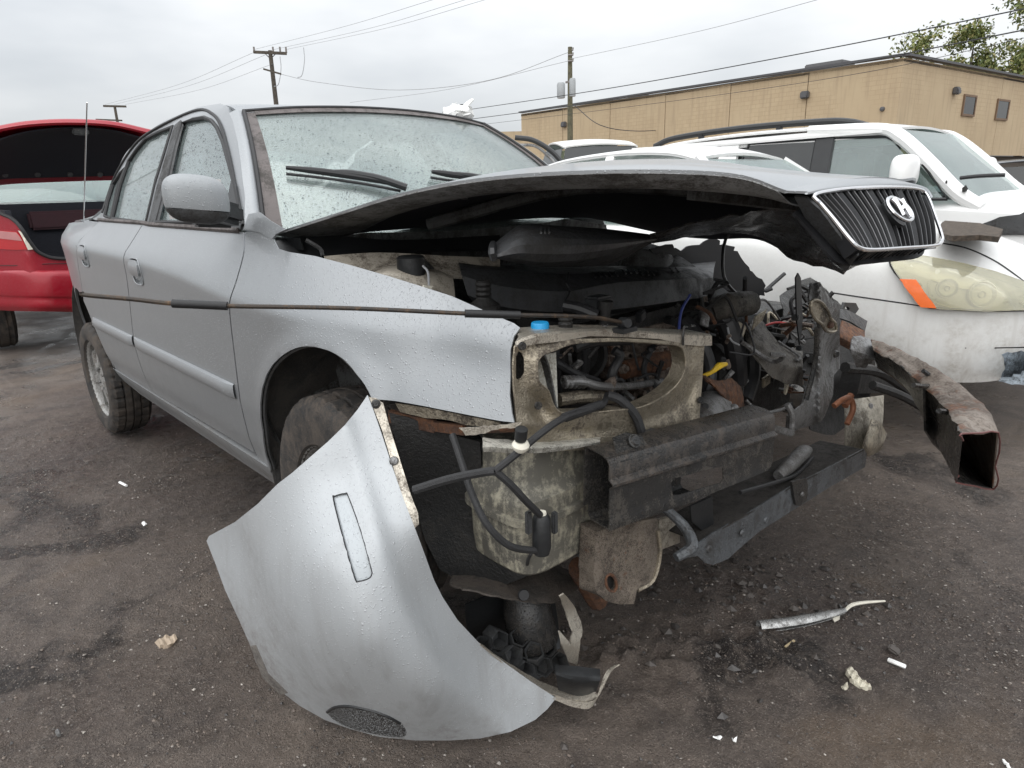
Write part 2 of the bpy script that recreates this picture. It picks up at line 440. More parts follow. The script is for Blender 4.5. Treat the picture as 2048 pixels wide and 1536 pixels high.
BLOCK = grimy('engine_casting', (.30, .25, .21), (.06, .036, .025), .5, .5, .3, 22, .45, .9)
TANK = grimy('tank_plastic', (.42, .39, .30), (.085, .08, .068), .85, .38, 0, 13, 0, .2, False, .28)
TANK_L = grimy('old_white_plastic', (.55, .50, .42), (.10, .08, .06), .45, .45, 0, 10, 0, .2)
HOSE = plain('rubber_hose', (.020, .020, .021), .45, 0, .5, 30, .2)
CABLE = plain('cable_loom', (.022, .022, .023), .6, 0, .5, 60, .6)
CHROME = plain('chrome', (.75, .75, .76), .12, 1., .1, 40, 0)
BLUECAP = plain('blue_cap', (.015, .30, .62), .4, 0, .1)
YELLOW = plain('yellow_handle', (.72, .46, .03), .45, 0, .25)
ORANGE = plain('amber_lens', (.85, .16, .03), .25, 0, .15, 30, .05, coat=.4)
COPPER = plain('copper_hose', (.36, .15, .08), .5, .2, .4)
WIRE_R = plain('red_wire', (.45, .03, .03), .5); WIRE_B = plain('blue_wire', (.05, .07, .25), .5)
GLASS = glass('side_glass', (.90, .95, .96), dirt=.10, boost=.06, dropscale=66)
WSHIELD = glass('windshield_glass', (.92, .97, .95), True, .02, .085, .01, 90)
GLASS_D = glass('tinted_glass', (.10, .11, .12), False, .02, .02, .03)
GLASS_C = glass('clear_glass', (.62, .72, .70), False, .02, .12, .06)
SEAT = plain('seat_cloth', (.38, .40, .38), .85, 0, .3, 60, .3)
DASH = plain('dash_plastic', (.07, .075, .075), .6, 0, .3)
LINER = plain('headliner', (.48, .47, .44), .9, 0, .2)
CARPET = plain('black_carpet', (.024, .026, .034), .9, 0, .4, 80, .4)
WIPER = plain('wiper_rubber', (.012, .012, .013), .5)
FRIT = grimy('dirty_cowl_trim', (.12, .10, .095), (.05, .045, .04), .4, .5)
BAG = plain('white_bag', (.85, .85, .83), .5, 0, .1, 20, .1)
WHITEPL = plain('white_plastic', (.72, .68, .58), .45, 0, .25)
LENS = NT('clouded_lens')
LENS.bsdf(LENS.mix(LENS.ramp(LENS.noise(7, 5, .6), [(.35, 0.), (.7, 1.)]), (.56, .51, .30), (.66, .63, .48)), .22, .15, LENS.bump(LENS.noise(5, 3), .25, .03), .5, .6, .1)
LENS = LENS.m
REDLENS = plain('red_lens', (.42, .008, .014), .12, 0, .15, 10, 0, coat=.6)
CLEARLENS = plain('clear_lens', (.52, .22, .22), .12, .2, .2, 10, 0, coat=.6)
COVERPL = grimy('cover_plastic', (.045, .047, .05), (.022, .021, .02), .4, .42, 0, 8, 0, .15)
MIRRORP = paint('mirror_grey', (.27, .285, .295), .45, .3, .9)
GRILLEB = plain('grille_black', (.010, .010, .011), .55, 0, .3, 30, .1, .2)
DULLCH = plain('dull_chrome', (.16, .16, .165), .35, .9, .2, 40, 0)
t = NT('wet_black_mesh'); t.bsdf(t.mix(t.ramp(t.noise(330, 2, .5), [(.52, 0.), (.58, .8)]), (.010, .010, .011), (.42, .44, .45)), .3, 0, t.bump(t.noise(330, 2), .6, .004)); FOGM = t.m
HOUSING = plain('lamp_housing_silver', (.50, .48, .38), .3, .5, .3, 12, .1)
LENSGL = glass('yellowed_lens_glass', (.93, .92, .83), False, .06, .26, .05)
_n = LENSGL.node_tree.nodes
for q in _n:
    if q.type == 'BSDF_DIFFUSE': q.inputs[0].default_value = (.78, .76, .62, 1)
# ------------------------------------------------------------------ ground
def vnoise(X, Y, scale, seed):
    r = np.random.default_rng(seed); T = r.random((128, 128)); x = X*scale; y = Y*scale
    i = np.floor(x).astype(int); j = np.floor(y).astype(int); u = x-i; v = y-j; u = u*u*(3-2*u); v = v*v*(3-2*v)
    g = lambda a, b: T[a % 128, b % 128]
    return (g(i, j)*(1-u)+g(i+1, j)*u)*(1-v)+(g(i, j+1)*(1-u)+g(i+1, j+1)*u)*v
def fbm(X, Y, scale, oct_, seed, gain=.5):
    s = 0; a = 1; t = 0
    for k in range(oct_): s = s+a*vnoise(X, Y, scale*2**k, seed+k); t += a; a *= gain
    return s/t-.5
def axis_pts(lo, hi, step, far):
    a = list(np.arange(lo, hi+1e-9, step)); s = step; x = hi; R_ = []
    while x < far: s *= 1.16; x += s; R_.append(x)
    s = step; x = lo; L_ = []
    while x > -far: s *= 1.16; x -= s; L_.append(x)
    return np.array(L_[::-1]+a+R_)
def mudheight(X, Y):
    z = .022*fbm(X, Y, 1.1, 3, 11)+.026*fbm(X, Y, 7, 5, 23, .62)+.014*fbm(X, Y, 45, 3, 41, .7)
    near = np.exp(-((X-.2)**2/14+(Y+.3)**2/14)); z = z*(.35+.65*near)
    # churned mud in front of the broken nose
    for (cx, cy, sx, sy, h) in ((.62, -.22, .22, .16, .03), (.80, -.02, .2, .13, .022), (.62, .22, .25, .15, .02), (.45, -.45, .25, .14, .02)):
        k = np.exp(-((X-cx)**2/sx**2+(Y-cy)**2/sy**2)); z = z+k*h*(.25+2.2*np.clip(fbm(X, Y, 13, 4, 77, .6)+.1, 0, 1)*2)
    # shallow wheel tracks
    d = (X*.45+Y*.9+.95); z = z-.010*np.exp(-(d/.13)**2)*near
    d = (X*.8-Y*.6-1.25); z = z-.012*np.exp(-(d/.16)**2)*near
    return z
xs = axis_pts(-3.2, 2.0, .016, 700); ys = axis_pts(-2.3, 2.2, .016, 700)
X, Y = np.meshgrid(xs, ys, indexing='ij'); Z = mudheight(X, Y)
V = np.stack([X, Y, Z], 2).reshape(-1, 3); nr, nc = X.shape
idx = np.arange(nr*nc).reshape(nr, nc); Fq = np.stack([idx[:-1, :-1], idx[1:, :-1], idx[1:, 1:], idx[:-1, 1:]], 2).reshape(-1, 4)
t = NT('wet_dirt')
a = t.noise(.55, 5, .6); b = t.noise(4.5, 6, .65); c = t.noise(38, 5, .7); e = t.noise(210, 3, .7)
base = t.mix(t.ramp(a, [(.38, 0.), (.62, 1.)]), (.082, .062, .053), (.205, .165, .135))
base = t.mix(t.ramp(b, [(.47, 0.), (.66, .75)]), base, (.052, .041, .037))
base = t.mix(t.ramp(t.noise(1.3, 4, .6, dist=.6), [(.56, 0.), (.70, .55)]), base, (.19, .135, .09))
oil = t.ramp(t.noise(1.9, 4, .55, dist=.8), [(.58, 0.), (.66, .85)]); base = t.mix(oil, base, (.020, .016, .015))
base = t.mix(t.ramp(c, [(.5, 0.), (.72, .7)]), base, (.22, .18, .15))
base = t.mix(t.ramp(c, [(.26, .6), (.38, 0.)]), base, (.03, .025, .023))
base = t.mix(t.ramp(e, [(.58, 0.), (.66, .85)]), base, (.36, .31, .265))
base = t.mix(t.ramp(e, [(.30, .85), (.40, 0.)]), base, (.016, .013, .012))
wet0 = t.math('SUBTRACT', 1., t.math('MULTIPLY', oil, .55))
wetf = t.ramp(t.noise(1.5, 4, .6), [(.35, .20), (.65, .62)])
hgt = t.math('ADD', t.math('MULTIPLY', c, .6), t.math('MULTIPLY', e, .45))
nn = t.bump(hgt, .85, .026); nn = t.bump(t.noise(420, 2), .5, .003, nn)
t.bsdf(base, t.math('MULTIPLY', t.math('MULTIPLY', t.math('ADD', t.math('MULTIPLY', c, .5), .72), wetf), wet0), 0, nn, .5)
DIRT = t.m; _dt = t
g = newobj('ground', V, Fq, DIRT); g['kind'] = 'structure'
def gz(x, y): return float(mudheight(np.array([x]), np.array([y]))[0])

# loose stones and chips pressed into the dirt (too many to count)
def scatter(name, n, box, smin, smax, mats, seed, label, flat=.7):
    r = np.random.default_rng(seed)
    base = np.array([[1, 0, 0], [.3, .9, 0], [-.8, .5, .1], [-.7, -.7, 0], [.5, -.85, 0], [0.1, .1, .8], [0, 0, -.6]])
    bf = [(0, 1, 5), (1, 2, 5), (2, 3, 5), (3, 4, 5), (4, 0, 5), (1, 0, 6), (2, 1, 6), (3, 2, 6), (4, 3, 6), (0, 4, 6)]
    x = r.uniform(box[0], box[1], n); y = r.uniform(box[2], box[3], n); cl = fbm(x, y, 1.6, 3, seed+5)
    kp = r.random(n) < np.clip(.5+cl*2.2, .06, 1); x = x[kp]; y = y[kp]; z = mudheight(x, y); n = len(x)
    s = smin*(smax/smin)**(r.random(n)**2.2); an = r.uniform(0, 6.28, n); ca, sa = np.cos(an)[:, None], np.sin(an)[:, None]
    p = base[None]*(s[:, None, None]*r.uniform(.6, 1.25, (n, 7, 1))); q = np.stack([p[..., 0]*ca-p[..., 1]*sa, (p[..., 0]*sa+p[..., 1]*ca)*r.uniform(.55, 1, (n, 1)), p[..., 2]*flat], 2)
    q += np.stack([x, y, z+s*.15], 1)[:, None]; V = q.reshape(-1, 3); F = (np.array(bf)[None]+7*np.arange(n)[:, None, None]).reshape(-1, 3); mi = np.repeat(r.integers(0, len(mats), n), 10)
    ob = newobj(name, V, F, None, None, False)
    for m_ in mats: ob.data.materials.append(m_)
    ob.data.polygons.foreach_set('material_index', mi); tag(ob, label, 'gravel', kind='stuff')
ST = [plain('stone_dark', (.07, .06, .053), .6), plain('stone_brown', (.15, .12, .098), .6), plain('stone_grey', (.25, .225, .2), .6), plain('stone_dark_wet', (.045, .04, .037), .3), plain('stone_pale', (.36, .33, .29), .6)]
scatter('gravel', 110000, (-3.2, 1.4, -2.3, 1.5), .0014, .0065, [ST[0], ST[1], ST[1], ST[2], ST[3], ST[0]], 3, 'small wet brown stones pressed into the dirt yard')
scatter('gravel_chips', 4500, (-6, 1.5, -2.3, 2.5), .002, .006, [ST[4], ST[4], ST[2]], 9, 'tiny pale stone chips speckled over the dirt yard')
scatter('mud_clods', 1500, (.2, 1.15, -.75, .55), .004, .022, [ST[0], ST[3]], 15, 'dark clods of churned mud below the broken nose of the silver car')

# ------------------------------------------------------------------ building behind
HB = 6.2
c0 = PX(1808, 115, z=HB); cl = PX(1042, 228, z=HB); crr = PX(2048, 160, z=HB)
crr = c0+(crr-c0)*3.2; cl[2] = c0[2] = crr[2] = HB
t = NT('tan_block_wall')
br = t.n('ShaderNodeTexBrick'); br.inputs['Scale'].default_value = 1
br.inputs['Brick Width'].default_value = .42; br.inputs['Row Height'].default_value = .2; br.inputs['Mortar Size'].default_value = .012; br.inputs['Mortar Smooth'].default_value = .3
br.inputs['Color1'].default_value = (.45, .35, .225, 1); br.inputs['Color2'].default_value = (.49, .385, .25, 1); br.inputs['Mortar'].default_value = (.36, .27, .165, 1)
uvn = t.n('ShaderNodeUVMap'); t.l(uvn.outputs[0], br.inputs['Vector'])
patch = t.ramp(t.noise(.35, 3, .5), [(.46, 0.), (.56, 1.)])
cw = t.mix(t.math('MULTIPLY', patch, .8), (.47, .37, .24), br.outputs['Color'])
cw = t.mix(t.ramp(t.noise(.5, 5, .6), [(.4, 0.), (.75, .6)]), cw, (.40, .30, .19))
cw = t.mix(t.ramp(t.noise(6, 3, .5, sc3=(1, 1, .08)), [(.5, 0.), (.75, .55)]), cw, (.33, .25, .165))
hh = t.math('MULTIPLY', br.outputs['Fac'], patch)
t.bsdf(cw, .8, 0, t.bump(hh, -.6, .03))
TAN = t.m
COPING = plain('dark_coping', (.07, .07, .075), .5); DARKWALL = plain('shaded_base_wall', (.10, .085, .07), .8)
bld = thing('building', tuple((c0+cl)/2*[1, 1, 0]), 'long tan block building with dark flat roof edge behind the cars', 'building')
def wallpanel(name, a, b, z0, z1, mat, parent, th=.3, n_out=None):
    a = np.array(a, float); b = np.array(b, float); d = (b-a)[:2]; L_ = np.linalg.norm(d); d /= L_
    nrm = np.array([d[1], -d[0], 0]); nrm = nrm if nrm@(CAM-a) > 0 else -nrm
    V = []; 
    for p in (a, b):
        for zz in (z0, z1):
            for k in (0, -th): V.append(np.array([p[0], p[1], zz])+nrm*k)
    F = [(0, 4, 6, 2), (1, 3, 7, 5), (0, 2, 3, 1), (4, 5, 7, 6), (2, 6, 7, 3), (0, 1, 5, 4)]
    o = newobj(name, V, F, mat, parent, False); uv = o.data.uv_layers.new(name='UVMap')
    for lp in o.data.loops:
        v = V[lp.vertex_index]; uv.data[lp.index].uv = (float((v-a)[:2]@d), float(v[2]))
    return o, nrm, d, L_
# each storey-high wall section between the joints
nsec = 6
for k in range(nsec):
    p = c0+(cl-c0)*k/nsec; q = c0+(cl-c0)*(k+1)/nsec; dd_ = (q-p)/np.linalg.norm(q-p)*.02
    _, nF, dF, LF = wallpanel('wall_panel', p+dd_*(k > 0), q-dd_, 0, HB, TAN, bld)
for k in range(4):
    p = c0+(crr-c0)*k/4; q = c0+(crr-c0)*(k+1)/4; dd_ = (q-p)/np.linalg.norm(q-p)*.02
    _, nR, dR, LR = wallpanel('wall_panel', p+dd_*(k > 0), q-dd_, 2.2, HB, TAN, bld)
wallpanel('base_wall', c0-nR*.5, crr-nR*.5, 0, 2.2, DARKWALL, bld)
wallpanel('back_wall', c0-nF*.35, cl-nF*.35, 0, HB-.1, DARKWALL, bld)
roof_back = cl+(crr-c0)
MB().prism([c0*[1, 1, 0]+(0, 0, HB-.15), crr*[1, 1, 0]+(0, 0, HB-.15), roof_back*[1, 1, 0]+(0, 0, HB-.15), cl*[1, 1, 0]+(0, 0, HB-.15)], (0, 0, .1)).build('roof', DARKWALL, bld, False)
mb = MB(); mb.bar(c0+nF*.06+(0, 0, .1), cl+nF*.06+(0, 0, .1), .35, .10); mb.bar(c0+nR*.06+(0, 0, .103), crr+nR*.06+(0, 0, .103), .35, .10); mb.build('roof_coping', COPING, bld, False)
def onfront(px, py): 
    s = plane3(c0, cl, c0*[1, 1, 0]); return s(px, py)
sF = plane3(c0, cl, c0*[1, 1, 0]); sR = plane3(c0, crr, c0*[1, 1, 0])
for (x0, y0, x1, y1) in ((1925, 190, 1948, 232), (1992, 199, 2014, 240)):
    a = sR(x0, y0); b = sR(x1, y1); cc = (a+b)/2+nR*.02; ww = np.linalg.norm((b-a)[:2])*.8; hz = abs(a[2]-b[2])
    R_ = np.stack([dR_ := np.append(dR, 0), nR, [0, 0, 1]], 1)
    wd = MB().box(cc, (ww, .06, hz), R_).build('window', plain('window_pane_dark', (.03, .03, .03), .1) if 'window_pane_dark' not in MATS else MATS['window_pane_dark'], bld, False)
    fr = MB()
    for s_ in (-1, 1): fr.box(cc+dR_*s_*ww/2, (.10, .12, hz+.1), R_); fr.box(cc+np.array([0, 0, s_*hz/2]), (ww-.1, .115, .1), R_)
    fr.build('window_frame', plain('window_frame_brown', (.16, .10, .06), .6) if 'window_frame_brown' not in MATS else MATS['window_frame_brown'], bld, False)
LAMPM = plain('lamp_housing', (.09, .09, .095), .4)
for (px, py, s, nn_, dd3) in ((1612, 190, sF, nF, dF), (1130, 249, sF, nF, dF), (1908, 182, sR, nR, dR)):
    p = s(px, py)+nn_*.12; R_ = np.stack([np.append(dd3, 0), nn_, [0, 0, 1]], 1)
    MB().box(p, (.42, .24, .34), R_, .05).box(p+nn_*.13-np.array([0, 0, .05]), (.32, .06, .18), R_, .02).build('wall_lamp', LAMPM, bld)
mb = MB(); a = sF(1346, 205)+nF*.06; mb.bar(a, [a[0], a[1], 1.6], .14, .14); mb.build('drain_pipe', COPING, bld)
MB().lathe(sF(1765, 218), nF, [(.0, .12), (.09, .1), (.11, 0)], 12).build('vent_cap', LAMPM, bld)
for (px, py, ww, hz) in ((1636, 133, 2.0, .75), (1262, 190, 1.5, .5)):
    p = PX(px, py, z=HB+.5)-nF*1.2; p[2] = HB+.1+hz/2-.1
    MB().box(p, (ww, 1.4, hz), np.stack([np.append(dF, 0), nF, [0, 0, 1]], 1), .05).build('roof_unit', plain('roof_unit_metal', (.12, .12, .125), .5) if 'roof_unit_metal' not in MATS else MATS['roof_unit_metal'], bld)
# low neighbour building peeping out at the left end, and a small notice board
lb = PX(1030, 268, d=60); lo = MB().box((lb[0], lb[1], lb[2]/2), (9, 6, lb[2]), rot((0, 0, 1), .9)).build('low_shed', TAN, None, False)
uv = lo.data.uv_layers.new(name='UVMap'); tag(lo, 'low tan shed peeping out past the left end of the long building', 'shed')
p = PX(1220, 300, d=26); sg = thing('notice_board', (p[0], p[1], 0), 'small white notice board on a post in front of the tan wall', 'sign')
MB().box((p[0], p[1], p[2]), (.42, .03, .5), rot((0, 0, 1), .75)).build('board', plain('sign_white', (.75, .75, .74), .5), sg, False)
MB().tube([(p[0], p[1]+.04, 0), (p[0], p[1]+.04, p[2])], .03, 8, 1).build('post', LAMPM, sg)

# ------------------------------------------------------------------ poles and wires
WOOD = grimy('pole_wood', (.10, .085, .065), (.05, .045, .04), .4, .8, 0, 5)
WOODG = grimy('pole_wood_green', (.16, .15, .09), (.07, .065, .05), .4, .8, 0, 5)
WIREM = plain('line_wire', (.035, .037, .04), .6); WIREL = plain('line_wire_pale', (.32, .33, .34), .6)
TRAFO = plain('transformer_grey', (.36, .38, .39), .5); INSUL = plain('insulator', (.2, .18, .17), .3)
def pole(px, py, d, label, mat, arms, lean=0):
    top = PX(px, py, d=d); b = np.array([top[0]+lean, top[1], 0]); o = thing('utility_pole', tuple(b), label, 'utility pole', 'utility poles')
    MB().tube([b-(0, 0, .02), (b+top)/2, top], [.19, .16, .12], 12, 1).build('pole_shaft', mat, o)
    return o, top
r_ = RW[0]*[1, 1, 0]; r_ /= np.linalg.norm(r_)
o, tp = pole(540, 101, 42, 'tall dark pole with one wide crossarm rising behind the silver roof', WOOD, 1)
a = PX(507, 104, d=42); b = PX(573, 107, d=42); MB().bar(a, b, .14, .16).build('crossarm', WOOD, o)
for q in (508, 546, 560, 572): p = PX(q, 99, d=42); MB().tube([p-(0, 0, .2), p+(0, 0, .15)], .06, 8, 1).build('insulator', INSUL, o)
MB().bar(PX(527, 138, d=41.6), PX(562, 148, d=41.6), .1, .1).build('lower_arm', WOOD, o)
for s_ in (530, 552): MB().tube([PX(s_, 107, d=42.2), PX(541, 118, d=42.2)], .025, 6, 1).build('arm_brace', WOOD, o)
for bx, by in ((560, 118), (607, 100)):
    MB().tube([PX(bx, by-5, d=42), PX(bx+2, by+20, d=42), PX(bx-3, by+50, d=42), PX(bx-12, by+55, d=42)], .022, 6, 5).build('drop_wire', WIREL, o)
o, tp = pole(229, 211, 66, 'small far pole with crossarm above the open red boot', WOOD, 1)
MB().bar(PX(207, 212, d=66), PX(252, 213, d=66), .16, .18).build('crossarm', WOOD, o)
MB().bar(PX(192, 239, d=66), PX(244, 241, d=66), .14, .14).build('lower_arm', WOOD, o)
o, tp = pole(1140, 94, 37, 'weathered pole carrying two grey transformers before the tan wall', WOODG, 0)
for (px, py, ww, hz, dd_) in ((1122, 181, .44, .78, 36.6), (1145, 175, .34, .9, 36.5)):
    p = PX(px, py, d=dd_); h = hz/2
    MB().lathe(p, (0, 0, 1), [(0, -h), (ww*.45, -h), (ww*.5, -h+.05), (ww*.5, h-.1), (ww*.42, h), (0, h+.04)], 16).build('transformer', TRAFO, o)
for py in (100, 110, 122): p = PX(1146, py, d=37); MB().tube([PX(1136, py, d=37), p, p+(0, 0, .12)], .05, 6, 1).build('insulator', INSUL, o)
MB().bar(PX(1131, 165, d=37), PX(1150, 160, d=37), .1, .1).build('bracket', INSUL, o)
def wire(pts, r, mat, label):
    o = MB().tube([PX(x, y, d=d) for x, y, d in pts], r, 6, 8).build('power_line', mat); tag(o, label, 'power line', 'overhead power lines')
wire([(905, 224, 48), (1210, 178, 32), (1640, 100, 24), (2120, 3, 17)], .019, WIREM, 'thick upper cable crossing above the tan building roof')
wire([(905, 243, 46), (1230, 200, 32), (1640, 138, 24), (2120, 46, 17)], .019, WIREM, 'second thick cable running just above the tan building roof edge')
wire([(905, 256, 45), (1270, 212, 30), (1700, 150, 23), (2120, 60, 18)], .009, WIREM, 'thin cable drooping across the face of the tan wall')
wire([(1140, 118, 37), (1400, 62, 30), (1640, -2, 24), (1800, -45, 21)], .010, WIREL, 'thin pale wire climbing from the transformer pole to the top')
wire([(560, 148, 42), (640, 165, 41), (800, 180, 40), (980, 160, 38), (1136, 105, 37)], .016, WIREL, 'sagging pale cable slung between the two nearer poles')
wire([(700, 205, 50), (900, 178, 44), (1136, 122, 37)], .012, WIREL, 'pale wire rising from behind the silver roof to the transformer pole')
for (x0, x1) in ((508, 870), (548, 935), (572, 975)):
    wire([(x0, 99, 42), ((x0+x1)/2, 53+((x0 > 510)*3), 33), (x1, -2, 26)], .008, WIREL, {508: 'leftmost of three thin wires rising from the wide crossarm', 548: 'middle of three thin wires rising from the wide crossarm', 572: 'rightmost of three thin wires rising from the wide crossarm'}[x0])
for (x0, y0, x1, n_) in ((505, 106, 210, 'upper'), (530, 110, 228, 'middle'), (545, 128, 250, 'lower')):
    wire([(x0, y0, 42), ((x0+x1)/2, (y0+208)/2+12, 53), (x1, 209, 66)], .010, WIREL, n_+' of three pale wires from the wide crossarm to the far pole')
wire([(1150, 212, 37), (1200, 250, 36), (1270, 262, 38), (1346, 258, 42)], .02, WIREM, 'dark service cable drooping from the transformer pole to the tan wall')

# ------------------------------------------------------------------ trees
LEAF = []
for i, c_ in enumerate(((.10, .125, .03), (.15, .165, .05), (.21, .19, .075), (.07, .095, .028))):
    t = NT('leaf_%s' % 'abcd'[i]); t.bsdf(t.mix(t.noise(2, 2), c_, tuple(v*1.5 for v in c_)), .6); t.b.inputs['Subsurface Weight'].default_value = 0; LEAF.append(t.m)
def tree(px, py, d, w_, h, label, seed, n=5200):
    r = np.random.default_rng(seed); top = PX(px, py, d=d); x, y = top[0], top[1]; H_ = top[2]
    o = thing('tree', (x, y, 0), label, 'tree', 'trees behind the building')
    tr = MB(); tr.tube([(x, y, -.05), (x+.1, y, H_*.4), (x, y+.1, H_*.75), (x, y, H_*.95)], [.28, .2, .11, .03], 10, 4)
    tips = []
    for k in range(16):
        a_ = r.uniform(0, 6.28); z0 = H_*r.uniform(.4, .8); l = w_*r.uniform(.5, 1.0)*(1.15-z0/H_*.5); e_ = np.array([x+math.cos(a_)*l, y+math.sin(a_)*l, min(H_, z0+l*r.uniform(.4, .9))])
        m_ = np.array([x+math.cos(a_)*l*.5, y+math.sin(a_)*l*.5, z0+l*.35]); tr.tube([(x, y, z0), m_, e_], [.08, .05, .015], 6, 4)
        tips += [e_, (m_+e_)/2, e_+r.normal(0, .5, 3)]
    tips += [np.array([x, y, H_])+r.normal(0, w_*.3, 3)*[1, 1, .7] for _ in range(10)]
    tr.build('trunk', WOOD, o)
    V = []; F = []; mi = []
    for k in range(n):
        c_ = tips[r.integers(0, len(tips))]+r.normal(0, w_*.16, 3); u = r.normal(0, 1, 3); u /= np.linalg.norm(u); v = np.cross(u, r.normal(0, 1, 3)); v /= np.linalg.norm(v)
        s = r.uniform(.08, .19); q = len(V); V += [c_-u*s, c_+v*s*.5, c_+u*s, c_-v*s*.5]; F.append((q, q+1, q+2, q+3)); mi.append(r.choice([0, 1, 1, 2, 3]))
    cw_ = newobj('crown', V, F, None, o, False)
    for m_ in LEAF: cw_.data.materials.append(m_)
    cw_.data.polygons.foreach_set('material_index', mi)
tree(2085, 15, 42, 2.3, 9, 'tallest tree at the right edge above the building roof', 21, 10000)
tree(1950, 72, 46, 2.0, 8, 'yellow-green tree beside the tallest one over the building roof', 22, 7000)
tree(1836, 92, 48, 1.9, 7, 'low treetop just showing over the building corner', 23, 4200)
# ------------------------------------------------------------------ the wrecked silver saloon
ROOT = (-1.0, 0, 0)
car = thing('wrecked_car', ROOT, 'silver saloon with torn off nose, raised buckled bonnet and open engine bay', 'car')
ZP = [0, .30, .345, .39, .43, .46, .52, .65, .80, .90, .965, .985, 1.06, 1.15, 1.20, 1.30, 1.45, 1.56, 1.62, 1.7]
YP = [.70, .735, .755, .785, .805, .808, .826, .846, .853, .858, .864, .858, .824, .785, .762, .715, .635, .57, .50, .4]
_z = np.arange(0, 1.7, .004); _y = np.interp(_z, ZP, YP); _k = np.exp(-.5*(np.arange(-9, 10)/1.5)**2); _k /= _k.sum()
_y = np.convolve(np.pad(_y, 9, mode='edge'), _k, 'valid')
def sideS(x, z):
    x = np.asarray(x, float); z = np.asarray(z, float)
    zc = np.interp(x, [-2.4, -1.4, -.84, -.43, .1], [.075, .068, .045, .01, 0.])*np.interp(z, [.6, .85, 1.06, 1.17], [0, 1, 1, 0])
    y = np.interp(z-zc, _z, _y)
    y = y-.13*(np.maximum(0, x+.15)/.8)**2-.16*(np.maximum(0, -2.2-x)/1.2)**2-.40*np.maximum(0, -2.05-x)**1.5*np.interp(z, [1.13, 1.22], [0, 1])
    y = y-.11*np.interp(x, [-.15, .35], [0, 1])*np.maximum(0, z-.79)/.25
    return -y
def hit(px, py):
    r = ray(px, py); ts = np.linspace(.6, 7, 900); P = CAM+ts[:, None]*r; g = P[:, 1]-sideS(P[:, 0], P[:, 2])
    i = np.where((g[:-1] < 0) & (g[1:] >= 0))[0]
    if not len(i): return P[int(np.argmax(np.where(ts > 2, g, -9)))]      # grazing view: nearest approach
    i = i[0]; k = g[i]/(g[i]-g[i+1]); t_ = ts[i]+(ts[i+1]-ts[i])*k
    return CAM+t_*r
def sxz(pts): 
    o = []
    for p in pts:
        h = hit(*p); o.append((h[0], h[2]))
    return o
def SS(off=0): return lambda x, z: np.array([x, float(sideS(x, z))-off, z])
def SM(off=0): return lambda x, z: np.array([x, -float(sideS(x, z))+off, z])
def cr2(pts, n=5): return [tuple(p[:2]) for p in cr([(a, b, 0) for a, b in pts], n)]

CREASE = [(x, .967+dz+float(np.interp(x, [-2.4, -1.4, -.84, -.43, .1], [.075, .068, .045, .01, 0.]))) for x in np.arange(-3.4, .3, .018) for dz in (-.012, 0, .012)]
# panel edges in (x, z)
edge_f = [(-.462, 1.162), (-.424, 1.11), (-.415, 1.04), (-.424, .985), (-.455, .92), (-.477, .82), (-.492, .74), (-.517, .6), (-.542, .462)]
edge_b = [(-1.44, 1.162), (-1.47, 1.04), (-1.50, .95), (-1.535, .87), (-1.60, .72), (-1.63, .6), (-1.64, .446)]
def shiftx(e, d): return [(x+d, z) for x, z in e]
ARC = (-2.63, .46, .355)
arc_r = [(ARC[0]+ARC[2]*math.cos(a), ARC[1]+ARC[2]*math.sin(a)) for a in np.radians(np.linspace(-2, 60, 9))]
edge_r = [(-2.12, 1.162), (-2.24, 1.08), (-2.34, .95), (-2.40, .84)]
both = (('r', SS, (0, -1, 0)), ('l', SM, (0, 1, 0)))
doors = {}
HW, HH = .064, .050
def hole_el(hx, hz, k=1.): return [(hx+k*HW*math.copysign(abs(math.cos(a))**.55, math.cos(a)), hz+k*HH*math.copysign(abs(math.sin(a))**.55, math.sin(a))) for a in np.linspace(0, 6.2832, 32, endpoint=False)]
for sd_, SF, ov in both:
    d1 = panel('door', cr2(shiftx(edge_f, -.004))+cr2(shiftx(edge_b, .004))[::-1], SF(), SILVER, car, holes=[hole_el(-1.33, .995)] if sd_ == 'r' else (), step=.026, th=.012, out=ov, extra=CREASE)
    d2 = panel('door', cr2(shiftx(edge_b, -.004))+[(-2.26, .446)]+arc_r+cr2(edge_r)[::-1], SF(), SILVER, car, holes=[hole_el(-2.145, 1.01)] if sd_ == 'r' else (), step=.026, th=.012, out=ov, extra=CREASE)
    doors[sd_] = (d1, d2)
    qp = [(-2.128, 1.16), (-2.248, 1.08), (-2.348, .95), (-2.415, .825)]+[(ARC[0]+ARC[2]*math.cos(a), ARC[1]+ARC[2]*math.sin(a)) for a in np.radians(np.linspace(66, 182, 14))]+[(-3.05, .42), (-3.40, .44), (-3.47, .8), (-3.45, 1.02), (-3.36, 1.11), (-2.9, 1.155)]
    panel('quarter_panel', qp, SF(), SILVER, car, step=.035, th=.012, out=ov)
    # sill
    panel('rocker_panel', [(-.46, .438), (-2.27, .438), (-2.30, .36), (-2.1, .325), (-.6, .325), (-.44, .345)], SF(.004), SILVER_D, car, step=.03, th=.03, out=ov)
    # body side strips, each on its door
    for dd_, x0, x1 in ((d1, -.53, -1.585), (d2, -1.615, -2.285)):
        V = []; sec = [(0, .655), (.012, .66), (.017, .672), (.016, .69), (.010, .702), (0, .706)]; xs_ = np.linspace(x0, x1, 24)
        G = []
        for i, x in enumerate(xs_):
            k = min(1, min(i, 23-i)/1.5+.35); G.append([SF(o_*k+.001)(x, z) for o_, z in sec])
        newobj('side_moulding', *shell(np.array(G).reshape(-1, 3), gridF(24, 6), 0, ov), SILVER, dd_)
